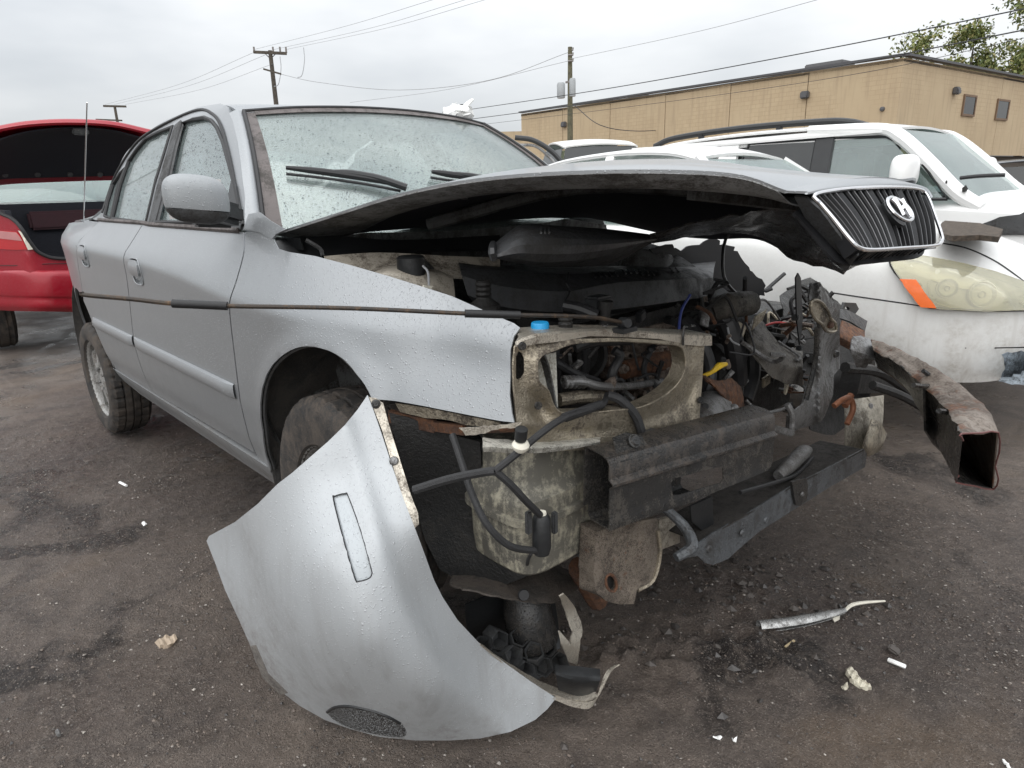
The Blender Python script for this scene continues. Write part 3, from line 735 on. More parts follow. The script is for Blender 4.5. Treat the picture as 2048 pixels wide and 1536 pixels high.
# door handles on the visible side (recess cup and flap)
for (hx, hz, dd_) in ((-1.33, .995, doors['r'][0]), (-2.145, 1.01, doors['r'][1])):
    el = hole_el(hx, hz)
    panel('handle_cup', hole_el(hx, hz, 1.04), lambda x, z: SS(-.001-.026*max(0, 1-max(abs(x-hx)/HW, abs(z-hz)/HH)**4))(x, z), SILVER, dd_, step=.010, th=.001)
    MB().tube([SS(.0015)(*p) for p in el], .0022, 6, 1, closed=True).build('handle_rim', SILVER, dd_)
    fl = [(hx+HW*.93*math.copysign(abs(math.cos(a))**.5, math.cos(a)), hz+.014+HH*.62*math.copysign(abs(math.sin(a))**.5, math.sin(a))) for a in np.linspace(0, 6.2832, 28, endpoint=False)]
    panel('handle_flap', fl, lambda x, z: SS(.006+.006*max(0, 1-((z-hz-.005)/.03)**2))(x, z), SILVER, dd_, step=.010, th=.008)

# front wing
f_top = [(545, 476), (556, 497), (630, 512), (700, 530), (780, 553), (850, 575), (940, 609), (1030, 646), (1042, 655)]
f_front = [(1030, 672), (1021, 700), (1018, 730), (1018, 790), (1023, 825), (1028, 845)]
f_low = [(1000, 842), (925, 828), (850, 813), (790, 802), (757, 797)]
f_arch = [(750, 793), (737, 768), (720, 746), (703, 725), (680, 707), (650, 695), (622, 691), (598, 695), (575, 707), (553, 727), (540, 748), (531, 775), (527, 805), (528, 840), (533, 880), (540, 915), (547, 938)]
fo = [(-.458, 1.162)]+sxz([(520, 462)])+sxz(f_top)+sxz(f_front)+sxz(f_low)+cr2(sxz(f_arch), 2)+[(-.47, .40)]+cr2(shiftx(edge_f, .004))[::-1]
archpts = cr2(sxz(f_arch), 3)
def fenderS(x, z):
    p = SS()(x, z)
    # rolled lip round the wheel opening and a soft dent at the front corner
    d = min((x-a)**2+(z-b)**2 for a, b in archpts)**.5
    p[1] -= .010*math.exp(-(d/.035)**2)
    p[1] += .012*math.exp(-((x-.42)**2/.02+(z-.93)**2/.006))-.008*math.exp(-((x-.50)**2/.01+(z-.98)**2/.002))
    return p
fender = panel('fender', fo, fenderS, SILVER, car, step=.02, th=.004, out=(0, -1, 0), extra=CREASE)
MB().tube([SS(-.004)(*p) for p in archpts], .006, 6, 2).build('arch_lip', GREYPL, fender)
# inner shells behind the gaps, floor, aprons, bulkhead
mb = MB()
for s_ in (-1, 1):
    G = [[np.array([x, s_*(-float(sideS(x, z))-.035), z]) for z in (.36, .6, .85, 1.0, 1.12)] for x in np.linspace(-.40, -2.24, 10)]
    mb.add(np.array(G).reshape(-1, 3), gridF(10, 5))
mb.box((-1.35, 0, .40), (2.4, 1.40, .10)); mb.box((-2.9, 0, .52), (.9, 1.1, .12)); mb.box((-.02, 0, .44), (.6, .8, .08))
mb.build('floor_pan', UNDER, car, False)
net('bulkhead', [[(-.36, -.74, 1.13), (-.30, -.3, 1.15), (-.30, .3, 1.15), (-.36, .74, 1.10)], [(-.40, -.74, .75), (-.34, -.3, .8), (-.34, .3, .8), (-.40, .74, .75)], [(-.42, -.7, .40), (-.36, -.3, .4), (-.36, .3, .4), (-.42, .7, .40)]], UNDER, car, 4, 4, .01, (1, 0, 0))
net('inner_wing', [[(-.36, -.70, 1.08), (0, -.70, 1.06), (.3, -.69, 1.02), (.58, -.66, .96)], [(-.36, -.64, 1.03), (0, -.62, 1.0), (.3, -.62, .96), (.58, -.60, .91)], [(-.36, -.56, .55), (0, -.52, .78), (.3, -.52, .62), (.58, -.54, .6)]], UNDER, car, 4, 4, .004, (0, 1, 0))
net('inner_wing', [[(-.36, .70, 1.06), (-.1, .68, 1.04), (.1, .66, .98), (.42, .64, .80)], [(-.36, .58, 1.0), (-.1, .54, .98), (.1, .54, .92), (.42, .56, .72)], [(-.36, .56, .5), (-.1, .52, .6), (.1, .52, .5), (.42, .54, .45)]], UNDER, car, 4, 4, .004, (0, -1, 0))
MB().lathe((-.03, -.50, .78), (0, -.25, 1), [(.0, .30), (.09, .30), (.11, .27), (.13, .05), (.17, 0)], 20).build('strut_tower', UNDER, car)
MB().lathe((-.03, .52, .74), (0, .25, 1), [(.0, .28), (.09, .28), (.11, .25), (.13, .05), (.17, 0)], 20).build('strut_tower', UNDER, car)
# wheel housings
for (cx, cz, r_, s_, a0, a1) in ((-.03, .50, .40, -1, -.35, 2.1), (-2.63, .47, .385, -1, -.2, 3.4), (-2.63, .47, .385, 1, -.2, 3.4)):
    G = [[np.array([cx-r_*math.cos(a), s_*yy, cz+r_*math.sin(a)]) for yy in (.81, .74, .60, .47)] for a in np.linspace(a0, a1, 24)]
    newobj('wheel_housing', *shell(np.array(G).reshape(-1, 3), gridF(24, 4), .003, None), grimy('housing_plastic', (.045, .044, .043), (.10, .09, .08), .45, .65, 0, 8, 0, .5) if 'housing_plastic' not in MATS else MATS['housing_plastic'], car)
# ---- greenhouse
front_glass = sxz([(313, 444), (338, 350), (364, 247), (385, 239), (408, 235), (422, 241), (434, 256), (446, 285), (457, 325), (468, 366), (477, 410), (485, 447)])
rear_glass = sxz([(225, 437), (240, 370), (257, 322), (273, 299), (291, 278), (318, 264), (345, 253), (330, 302), (312, 360), (292, 446)])
qtr_glass = sxz([(209, 432), (216, 400), (226, 368), (240, 347), (251, 336), (236, 372), (222, 437)])
roofline = sxz([(490, 458), (480, 400), (468, 340), (458, 290), (449, 252), (436, 222)])
gh = [(-.47, 1.166)]+roofline[1:]+[(-1.12, 1.585), (-1.4, 1.60), (-1.7, 1.575), (-1.95, 1.515), (-2.2, 1.42), (-2.45, 1.305), (-2.72, 1.18), (-2.75, 1.166)]
gh = [gh[0]]+[(a+.055*(.2+.8*min(1, (b-1.166)/.25)), b+.012) for a, b in gh[1:6]]+gh[6:]
for sd_, SF, ov in both:
    panel('roof_pillar', gh, SF(-.002), SILVER, car, holes=[front_glass, rear_glass, qtr_glass], step=.025, th=.03, out=ov)
    for gl, w_ in ((front_glass, .012), (rear_glass, .010), (qtr_glass, .009)):
        panel('side_window', gl, SF(-.010), GLASS, car, step=.04, th=.003, out=ov)
        MB().tube([SF(-.002)(*p) for p in resample([(*p, 0) for p in gl], .02)] if 0 else [SF(-.001)(*p) for p in gl], .0075, 6, 1, closed=True).build('window_seal', RUBBER_S, car)
    # dark door frames: belt strip, B pillar, drip line over the doors
    bp = [(-1.315, 1.168), (-1.445, 1.168), (-1.43, 1.30), (-1.44, 1.45), (-1.47, 1.563), (-1.385, 1.567), (-1.355, 1.45), (-1.325, 1.30)]
    panel('pillar_trim', sxz([(318, 446), (344, 350), (368, 250), (362, 240), (350, 250), (335, 302), (318, 360), (297, 447)]), SF(.002), GREYPL, car, step=.03, th=.002, out=ov)
    MB().tube([SF(.004)(x, 1.166+.004*(x < -1.4)) for x in np.linspace(-.50, -2.12, 20)], .0085, 6, 1).build('belt_strip', FRIT, car)
    dl = sxz([(487, 450), (474, 385), (462, 325), (449, 272), (438, 243), (424, 227), (405, 219), (380, 225), (350, 238), (318, 254), (285, 275), (262, 300), (240, 335), (222, 370), (205, 425)])
    MB().tube([SF(.001)(*p) for p in dl], .006, 6, 3).build('door_seal', RUBBER_S, car)
    dgap = sxz([(364, 247), (358, 238), (353, 236)])
# sail panel behind the mirror
panel('mirror_sail', sxz([(484, 459), (452, 452), (455, 415), (468, 352), (475, 372), (487, 440)]), SS(.006), BLACK, car, step=.02, th=.006)
# roof skin and screens
RZ = 1.565
roof_net = []
for x, w_, zc_ in ((-.90, .545, 1.565), (-1.05, .53, 1.592), (-1.35, .51, 1.612), (-1.7, .515, 1.605), (-2.0, .53, 1.565), (-2.18, .54, 1.515)):
    ze = np.interp(-x, [.9, 1.05, 1.35, 1.7, 2.0, 2.18], [1.535, 1.575, 1.598, 1.582, 1.52, 1.455]); roof_net.append([(x-.0, s_*w_*1.03, ze-.004) if abs(s_) == 1 else (x+.03*(1-s_*s_)*(x > -1), s_*w_, ze+(zc_-ze)*(1-s_**2)) for s_ in (-1, -.8, -.4, 0, .4, .8, 1)])
net('roof', roof_net, SILVER, car, 5, 5, .012, (0, 0, 1))
wb = [(-.455, -.725, 1.172), (-.33, -.5, 1.150), (-.25, -.25, 1.14), (-.23, 0, 1.138), (-.25, .25, 1.14), (-.33, .5, 1.150), (-.455, .725, 1.172)]
wt = [(-.915, -.545, 1.535), (-.885, -.37, 1.552), (-.872, -.18, 1.562), (-.868, 0, 1.565), (-.872, .18, 1.562), (-.885, .37, 1.552), (-.915, .545, 1.535)]
wn = []
for k in (0, .25, .5, .75, 1):
    wn.append([tuple(np.array(a)*(1-k)+np.array(b)*k+np.array([.02, 0, .030])*math.sin(math.pi*k)*(1-.25*abs(i-3)/3)) for i, (a, b) in enumerate(zip(wb, wt))])
ws = net('windshield', wn, WSHIELD, car, 5, 5, .004, (1, 0, .5))
# painted surround of the windshield: dark bands on each pillar and along the head
WG = netpts(wn, 5, 5); nrW, ncW, _ = WG.shape
for j0, j1 in ((0, 1), (ncW-2, ncW-1)):
    A = WG[:, j0:j1+1]+np.array([.003, 0, .003]); newobj('windshield_trim', *shell(A.reshape(-1, 3), gridF(nrW, j1-j0+1), .002, (1, 0, .5)), FRIT, car)
A = WG[-2:, 1:-1]+np.array([.003, 0, .004]); newobj('windshield_trim', *shell(A.reshape(-1, 3), gridF(2, A.shape[1]), .002, (1, 0, .5)), FRIT, car)
MB().tube([p+np.array([0, 0, .006]) for p in WG[-1]], .006, 6, 1).build('roof_seal', RUBBER_S, car)
for j in (0, -1): MB().tube([p+np.array([.004, 0, .006]) for p in WG[:, j]], .007, 6, 1).build('pillar_seal', RUBBER_S, car)
rn = []
for k in (0, .33, .66, 1):
    a0 = np.array((-2.17, .52, 1.46)); b0 = np.array((-2.80, .545, 1.17)); rn.append([tuple(np.array([(a0[0]+(b0[0]-a0[0])*k)-.05*(1-s_*s_)*k, s_*(a0[1]+(b0[1]-a0[1])*k), a0[2]+(b0[2]-a0[2])*k+.03*math.sin(math.pi*k)+.055*(1-s_*s_)*(1-k)]) ) for s_ in (-1, -.5, 0, .5, 1)])
net('rear_window', rn, GLASS, car, 5, 5, .004, (-1, 0, .6))
net('boot_lid', [[(-2.78, s_*.60, 1.17+.01*(1-s_*s_)) for s_ in (-1, -.5, 0, .5, 1)], [(-3.1, s_*.61, 1.15+.02*(1-s_*s_)) for s_ in (-1, -.5, 0, .5, 1)], [(-3.40, s_*.60, 1.10+.025*(1-s_*s_)) for s_ in (-1, -.5, 0, .5, 1)], [(-3.50, s_*.58, 1.0) for s_ in (-1, -.5, 0, .5, 1)], [(-3.52, s_*.58, .75) for s_ in (-1, -.5, 0, .5, 1)]], SILVER, car, 4, 4, .01, (0, 0, 1))
net('rear_bumper', [[(-3.28, -.715, .74), (-3.46, -.58, .75), (-3.57, 0, .76), (-3.46, .58, .75), (-3.28, .715, .74)], [(-3.28, -.72, .6), (-3.50, -.58, .6), (-3.63, 0, .6), (-3.50, .58, .6), (-3.28, .72, .6)], [(-3.26, -.70, .42), (-3.5, -.6, .38), (-3.57, 0, .37), (-3.5, .6, .38), (-3.26, .70, .42)]], SILVER, car, 5, 4, .01, (-1, 0, 0))
for s_ in (-1, 1):
    net('shelf_side', [[(-2.35, s_*.555, 1.335), (-2.56, s_*.55, 1.25), (-2.8, s_*.54, 1.175)], [(-2.62, s_*.70, 1.165), (-2.75, s_*.68, 1.163), (-3.0, s_*.66, 1.155)]], SILVER, car, 4, 4, .01, (0, 0, 1))
    net('deck_edge', [[(-2.74, s_*.60, 1.168), (-3.1, s_*.60, 1.148), (-3.40, s_*.58, 1.10)], [(-2.74, s_*.725, 1.158), (-3.1, s_*.685, 1.14), (-3.40, s_*.63, 1.09)]], SILVER, car, 5, 3, .01, (0, 0, 1))
# aerial on the rear wing
h = hit(163, 462); h = np.array([-2.72, -.745, 1.165]); tip = PX(174, 205, y=h[1]-.01)
an = MB().tube([PX(167, 462, y=-.75), tip], .0028, 8, 1).build('aerial', CHROME, car)
bq = PX(167, 462, y=-.75); MB().lathe(bq-(0, 0, .03), (0, 0, 1), [(0.02, 0), (.018, .02), (.008, .05), (0, .06)], 12).build('aerial_base', BLACK, car)

# ---- mirror
mc = PX(393, 398, y=-.925)
def superel(c, rad, e1, e2, R_, zcut=None, n=28, m_=20):
    G = []
    for i in range(m_+1):
        ph = -math.pi/2+math.pi*i/m_; row = []
        for j in range(n):
            th = 2*math.pi*j/n; f_ = lambda v, e: math.copysign(abs(v)**e, v)
            p = np.array([rad[0]*f_(math.cos(ph), e1)*f_(math.cos(th), e2), rad[1]*f_(math.cos(ph), e1)*f_(math.sin(th), e2), rad[2]*f_(math.sin(ph), e1)]); row.append(R_@p+c)
        G.append(row)
    return np.array(G)
Rm = rot((0, 0, 1), -.28)
G = superel(mc, (.052, .080, .062), .68, .72, Rm)
G[..., 2] += np.clip(G[..., 1]-mc[1], -.1, .1)*-.12
G[..., 2] += -.06*np.clip(-(G[..., 1]-mc[1]), -.1, .1)*0
mir = newobj('side_mirror', G[8:].reshape(-1, 3), gridF(13, 28, True), MIRRORP, car)
newobj('mirror_lower_shell', (G[:9].reshape(-1, 3)-mc)*1.004+mc-(0, 0, .002), gridF(9, 28, True), GREYPL, mir)
newobj('mirror_glass', *shell(np.array([mc+Rm@np.array([-.052, .07*a, .05*b]) for a in (-1, 0, 1) for b in (-1, 0, 1)]), gridF(3, 3), .004, (-1, 0, 0)), CHROME, mir)
a = PX(440, 432, y=-.86); b = PX(470, 440, y=-.80)
mb = MB(); mb.bar(PX(388, 446, y=-.90), PX(462, 448, y=-.80), .05, .022, bev=.006); mb.bar(PX(430, 420, y=-.87), PX(475, 432, y=-.79), .06, .06, bev=.015); mb.build('mirror_arm', BLACK, mir)

# ---- wipers lying on the windshield
WB = bvh_of(ws); wsp = onmesh(WB, .022)
def wiper(pts, arm):
    o = MB().tube([wsp(*p) for p in pts], [.006, .010, .011, .010, .007], 8, 3).build('wiper', WIPER, car)
    q = onmesh(WB, .008); MB().tube([q(*p) for p in [(x, y+5) for x, y in pts]], .005, 6, 3).build('wiper_blade', WIPER, o)
    mb = MB(); mb.tube([onmesh(WB, .026)(*p) for p in arm], [.007, .011, .012, .012], 8, 4); mb.build('wiper_arm', BLACK, o)
wiper([(573, 347), (620, 352), (668, 358), (740, 369), (800, 381)], [(668, 357), (700, 360), (755, 370), (810, 388)])
wiper([(860, 354), (900, 360), (945, 366)], [(905, 360), (945, 366), (985, 376)])

# ---- wheels
def wheel(c, name, s_, steer=0., r=.312, w_=.20, parent=car, rimmat=STEEL, rk=.665):
    c = np.array(c, float); ax = rot((0, 0, 1), steer)@np.array([0, s_, 0.]); h = w_/2
    o = bpy.data.objects.new(name, None); col.objects.link(o); o.parent = parent; b0 = WLOC[parent.name]; o.location = c-b0; WLOC[o.name] = c; o.empty_display_size = .1
    prof = [(r*(rk-.005), -h*.80), (r*(rk+.03), -h*.93), (r*.80, -h*1.0), (r*.90, -h*.96), (r*.955, -h*.86), (r*.985, -h*.74), (r*.99, -h*.42), (r*.962, -h*.40), (r*.962, -h*.34), (r*.998, -h*.32), (r, -h*.05), (r*.968, -h*.03), (r*.968, h*.03), (r, h*.05), (r*.998, h*.32), (r*.962, h*.34), (r*.962, h*.40), (r*.99, h*.42), (r*.985, h*.74), (r*.955, h*.86), (r*.90, h*.96), (r*.80, h), (r*(rk+.03), h*.93), (r*(rk-.005), h*.80)]
    n = 132; mb = MB().lathe(c, ax, prof, n); V = np.array(mb.V).reshape(len(prof), n, 3)
    for i, (pr, ph) in enumerate(prof):
        if pr > r*.95 and abs(ph) > h*.30:
            for k in range(n):
                if (k+(2 if ph > 0 else 0)) % 4 == 0:
                    d_ = V[i, k]-c; d_ -= ax*(d_@ax); V[i, k] -= d_/np.linalg.norm(d_)*.008
    newobj('tyre', V.reshape(-1, 3), mb.F, RUBBER, o, True, 25)
    q = r*rk; mb = MB()
    mb.lathe(c, ax, [(q*1.03, h*.78), (q*1.06, h*.84), (q*1.02, h*.86), (q*.95, h*.70), (q*.93, h*.2), (q*.93, -h*.7), (q*1.03, -h*.8)], 48)
    mb.lathe(c, ax, [(q*.94, h*.45), (q*.88, h*.52), (q*.80, h*.48), (q*.42, h*.62), (q*.30, h*.68), (q*.28, h*.60), (q*.0, h*.58)], 48)
    rim = mb.build('rim', rimmat, o)
    u = np.cross(ax, [0, 0, 1.]); u /= np.linalg.norm(u); v = np.cross(ax, u); mb = MB(); 
    for k in range(7):
        a_ = 2*math.pi*k/7+.2; dr = math.cos(a_)*u+math.sin(a_)*v; p = c+ax*h*.64+dr*q*.62; mb.bar(p-dr*q*.34, p+dr*q*.28-ax*.012, q*.24, .02, up=ax, bev=.006)
    mb.build('spoke', rimmat, rim)
    mb = MB(); mb.lathe(c+ax*h*.55, ax, [(0, .012), (.03, .012), (.036, 0)], 20); mb.build('hub_cap', rimmat, rim)
    for k in range(4):
        a_ = 2*math.pi*k/4+.5; MB().tube([c+ax*h*.5+(math.cos(a_)*u+math.sin(a_)*v)*.057, c+ax*h*.74+(math.cos(a_)*u+math.sin(a_)*v)*.057], .009, 6, 1).build('wheel_nut', GREYMET, rim)
    return o
wheel((-.03, -.73, .435), 'wheel', -1, -.02, .325, .21, rk=.56); wheel((-2.62, -.735, .318), 'wheel', -1, .0); wheel((-2.62, .735, .318), 'wheel', 1); wheel((-.03, .735, .43), 'wheel', 1, -.22)
mb = MB(); mb.tube([(-.03, -.66, .42), (-.03, .66, .42)], .03, 10, 1); mb.tube([(-2.62, -.66, .33), (-2.62, .66, .33)], .035, 10, 1); mb.bar((-.03, -.62, .42), (-.12, -.3, .46), .1, .04); mb.bar((-.03, .62, .42), (-.12, .3, .46), .1, .04)
mb.build('axle', OILY, car)
# welded stands the yard sets its cars on
for y in (.12,):
    for x in (-.75, -1.95):
        st = thing('car_stand', (x, y, 0), 'rusty steel stand hidden under the %s floor of the silver saloon' % ('front' if x > -1 else 'rear'), 'car stand', 'stands under the silver saloon')
        mb = MB(); mb.lathe((x, y, 0), (0, 0, 1), [(0, .0), (.17, 0), (.17, .03), (.14, .05), (.14, .16), (.17, .18), (.17, .2), (0, .2)], 24); mb.build('base', RUSTY, st)
        MB().box((x, y, .275), (.12, .12, .152)).build('post', RUSTY, st, False)

# ---- cabin
mb = MB(); mb.box((-.55, 0, 1.02), (.42, 1.3, .30), None, .08); mb.build('dashboard', DASH, car)
def seat(x, y, w_, name='seat', bench=False):
    o = MB().box((x, y, .72), (.5, w_, .16), None, .06).build(name, SEAT, car)
    G = []
    for k, (dx, dz, hw, th_) in enumerate(((-.20, .72, .46, .06), (-.26, .95, .5, .065), (-.33, 1.18, .47, .055), (-.36, 1.27, .42, .045), (-.37, 1.29, .36, .02))):
        row = []
        for j in range(24):
            a_ = 2*math.pi*j/24; f_ = lambda v, e: math.copysign(abs(v)**e, v); row.append((x+dx+th_*f_(math.sin(a_), .7), y+w_*hw*f_(math.cos(a_), .5), dz))
        G.append(row)
    MB().loft(G).build('backrest', SEAT, o)
    for yy in ((y,) if not bench else (y-.4, y+.4)):
        Gh = superel(np.array([x-.385, yy, 1.385]), (.045, .13, .085), .6, .6, np.eye(3)); newobj('headrest', Gh.reshape(-1, 3), gridF(21, 28, True), SEAT, o)
        mb = MB()
        for q in (-.04, .04): mb.tube([(x-.37, yy+q, 1.25), (x-.38, yy+q, 1.35)], .006, 6, 1)
        mb.build('headrest_post', CHROME, o)
seat(-1.12, -.36, .52); seat(-1.12, .36, .52); seat(-2.0, 0, 1.25, 'rear_bench', True)
MB().tube([np.array([-.80, .36, 1.06])+.18*np.array([-.35*math.sin(a), math.cos(a), .93*math.sin(a)]) for a in np.linspace(0, 6.283, 24, endpoint=False)], .014, 8, 1, closed=True).box((-.79, .36, 1.06), (.05, .12, .1), None, .02).bar((-.79, .36, 1.06), (-.62, .36, 1.0), .05, .05).build('steering_wheel', DASH, car)
net('headliner', [[tuple(np.array(p)-(0, 0, .03)) for p in r] for r in roof_net], LINER, car, 3, 3, .004, (0, 0, -1))
MB().box((-2.48, 0, 1.145), (.62, 1.15, .03)).build('parcel_shelf', SEAT, car)
MB().box((-.80, -.02, 1.475), (.03, .2, .06), rot((0, 1, 0), .3), .015).build('rear_view_mirror', DASH, car)

# windshield pillars: skin between the door frame and the glass
for s_, SF in ((0, SS), (-1, SM)):
    E_ = [WG[i, s_] for i in range(nrW)]; rows = []
    for k, p in enumerate(E_):
        zz = p[2]; xs2 = np.interp(zz, [b for a, b in gh[:8]], [a for a, b in gh[:8]]); o_ = SF(-.001)(min(xs2, p[0]+.10), zz); rows.append([tuple(o_), tuple(o_*.45+p*.55+np.array([.004, 0, .010])), tuple(p+np.array([0, 0, .003]))])
    net('windshield_pillar', rows, SILVER, car, 3, 1, .006, (1, -1 if s_ == 0 else 1, .5))
panel('cowl_corner', sxz([(488, 459), (498, 428), (520, 424), (540, 440), (560, 452), (575, 458), (553, 468), (545, 478), (520, 465)]), SS(.002), SILVER, car, step=.02, th=.006)
# ------------------------------------------------------------------ bonnet with grille
hn = [[(-.37, -.73, 1.16), (-.30, -.45, 1.19), (-.26, -.1, 1.205), (-.26, .25, 1.205), (-.30, .5, 1.18), (-.37, .73, 1.13)],
      [(-.06, -.728, 1.21), (-.05, -.45, 1.258), (-.05, -.1, 1.285), (-.05, .25, 1.278), (-.05, .5, 1.205), (-.05, .74, 1.08)],
      [(.26, -.72, 1.262), (.24, -.45, 1.300), (.22, -.1, 1.322), (.2, .25, 1.315), (.2, .5, 1.235), (.15, .74, 1.07)],
      [(.50, -.68, 1.288), (.48, -.42, 1.310), (.45, -.1, 1.326), (.43, .25, 1.318), (.38, .5, 1.24), (.33, .74, 1.075)],
      [(.73, -.60, 1.293), (.70, -.38, 1.305), (.66, -.08, 1.302), (.62, .25, 1.29), (.58, .5, 1.21), (.47, .74, 1.02)],
      [(.89, -.47, 1.282), (.86, -.3, 1.286), (.83, -.05, 1.280), (.79, .22, 1.272), (.72, .45, 1.20), (.60, .73, .99)],
      [(.965, -.405, 1.250), (.972, -.25, 1.262), (.968, -.05, 1.268), (.955, .17, 1.262), (.93, .35, 1.235), (.66, .70, .975)]]
hood = net('bonnet', hn, SILVER, car, 6, 6, .006, (0, 0, 1))
HG = netpts(hn, 6, 6)
def inset(j0, j1, dz, i0=0, i1=None): return HG[i0:i1, j0:j1]-np.array([0, 0, 1])*np.array(dz)[None, :, None] if np.ndim(dz) else HG[i0:i1, j0:j1]-np.array([0, 0, dz])
A = HG[:-1, 0:6]-np.array([0, 0, 1])*np.array([.007, .022, .034, .040, .044, .040])[None, :, None]
newobj('bonnet_frame', *shell(A.reshape(-1, 3), gridF(A.shape[0], 6), .003, (0, 0, -1)), grimy('bonnet_inner_paint', (.26, .265, .265), (.06, .055, .05), .45, .55) , hood)
A = HG[:-1, 5:]-np.array([0, 0, 1])*np.interp(np.arange(HG.shape[1]-5), [0, 6, 16, 25], [.040, .055, .05, .012])[None, :, None]
newobj('bonnet_liner', *shell(A.reshape(-1, 3), gridF(A.shape[0], A.shape[1]), .004, (0, 0, -1)), CARPET, hood)
for k, (i, j) in enumerate(((10, 6), (18, 6), (26, 6))): MB().tube([HG[i, j]-(0, 0, .05), HG[i, j]-(0, 0, .043)], .012, 10, 1).build('bonnet_bolt', BLACK, hood)
mb = MB(); mb.tube([HG[3, 8]-(0, 0, .07), HG[12, 12]-(0, 0, .06), HG[26, 14]-(0, 0, .06)], .02, 8, 4); mb.bar(HG[24, 9]-(0, 0, .06), HG[30, 20]-(0, 0, .07), .05, .03); mb.build('bonnet_rib', UNDER, hood)
# grille in the bonnet nose
gs = plane3((.995, -.38, 1.245), (.97, .34, 1.24), (1.075, -.32, 1.145))
gn = np.cross(np.array((.94, .34, 1.24))-np.array((.965, -.38, 1.245)), np.array((1.05, -.32, 1.145))-np.array((.965, -.38, 1.245))); gn /= np.linalg.norm(gn); gn = gn if gn@(CAM-np.array((1., 0, 1.2))) > 0 else -gn
gout = [(1622, 396), (1660, 386), (1720, 380), (1790, 378), (1834, 382), (1850, 396), (1864, 432), (1877, 470), (1878, 486), (1862, 495), (1800, 500), (1740, 504), (1712, 500), (1692, 482), (1660, 442), (1636, 414)]
gc = [p[:2] for p in cr([(a, b, 0) for a, b in gout], 4, True)]
grille = MB().tube([gs(*p)+gn*.006 for p in gc], .0038, 8, 1, closed=True).build('grille_frame', CHROME, hood)
panel('grille_backing', gc, lambda x, y: gs(x, y)-gn*.035, GRILLEB, hood, step=18, th=.004)
ctr = np.mean([gs(*p) for p in gc], 0)
for k in range(19):
    t_ = k/18; tx = 1632+t_*(1846-1632); bx = 1716+t_*(1868-1716); ty = np.interp(tx, [1632, 1720, 1790, 1834, 1850], [393, 381, 379, 383, 396]); by = np.interp(bx, [1716, 1740, 1800, 1862, 1876], [499, 502, 498, 493, 480])
    wide = k in (4, 9, 14)
    P = [gs(tx+(bx-tx)*s_+7*math.sin(math.pi*s_), ty+(by-ty)*s_) for s_ in np.linspace(0, 1, 7)]
    mb = MB(); 
    dirv = gs(1760, 430)-gs(1750, 430); dirv /= np.linalg.norm(dirv); hw = .016 if wide else .0035
    secs = [[p+gn*(.0)+dirv*hw, p+gn*.004, p-dirv*hw, p-gn*.026-dirv*hw*.6, p-gn*.026+dirv*hw*.6] for p in P]
    mb.loft(secs); mb.build('grille_bar', GRILLEB, grille)
    if not wide: MB().tube([p+gn*.004 for p in P], .0008, 5, 1).build('bar_edge', DULLCH, grille)
# silver lip of the bonnet over the grille
topfr = [(1608, 390), (1640, 383), (1690, 377), (1750, 373), (1810, 372), (1846, 380), (1858, 396)]
hf = [(.962, -.405, 1.250), (.972, -.33, 1.259), (.970, -.2, 1.266), (.966, -.05, 1.268), (.958, .12, 1.263), (.945, .26, 1.25), (.925, .36, 1.228)]
net('bonnet_lip', [hf, [tuple(np.array(h_)*.5+gs(*p)*.5+np.array([.004, 0, .003])) for h_, p in zip(hf, topfr)], [tuple(gs(*p)+gn*.008) for p in topfr], [tuple(gs(p[0], p[1]+4)+gn*.006) for p in topfr]], SILVER, hood, 5, 4, .004)
# badge: ring and slanted letter
bc = gs(1780, 433)+gn*.022; by_ = gs(1780, 423)-gs(1780, 433); bx_ = gs(1790, 433)-gs(1780, 433)
eu = np.array((.94, .34, 1.24))-np.array((.965, -.38, 1.245)); eu /= np.linalg.norm(eu); ev = np.cross(gn, eu); ev = ev if ev[2] > 0 else -ev
def BP(u, v, o=0): return bc+(eu*u*.86+ev*v*.64)+gn*o
bd = MB().lathe(bc-gn*.03, gn, [(.026, 0), (.030, .01), (.031, .018), (.0, .018)], 32).build('badge_mount', BLACK, grille)
MB().tube([BP(.062*math.cos(a), .046*math.sin(a)) for a in np.linspace(0, 6.283, 40, endpoint=False)], .0038, 8, 1, closed=True).build('badge_ring', CHROME, bd)
lt = MB()
def ribbon(pts, w_): 
    P = cr([(*p, 0) for p in pts], 5); q = []
    Wd = np.interp(np.linspace(0, 1, len(P)), np.linspace(0, 1, len(w_)), w_)
    secs = [[BP(p[0]-w, p[1], .006), BP(p[0], p[1], .010), BP(p[0]+w, p[1], .006), BP(p[0]+w, p[1], -.006), BP(p[0]-w, p[1], -.006)] for p, w in zip(P, Wd)]; lt.loft(secs)
ribbon([(-.040, -.030), (-.030, -.010), (-.020, .012), (-.013, .036)], [.0075, .006, .006, .0075]); ribbon([(.010, -.036), (.016, -.012), (.026, .010), (.036, .030)], [.0075, .006, .006, .0075])
lt.loft([[BP(u, v+.006, .006), BP(u, v, .010), BP(u, v-.006, .006), BP(u, v-.006, -.006), BP(u, v+.006, -.006)] for u, v in ((-.022, -.004), (-.008, -.002), (.008, .002), (.022, .004))])
lt.build('badge_letter', CHROME, bd)
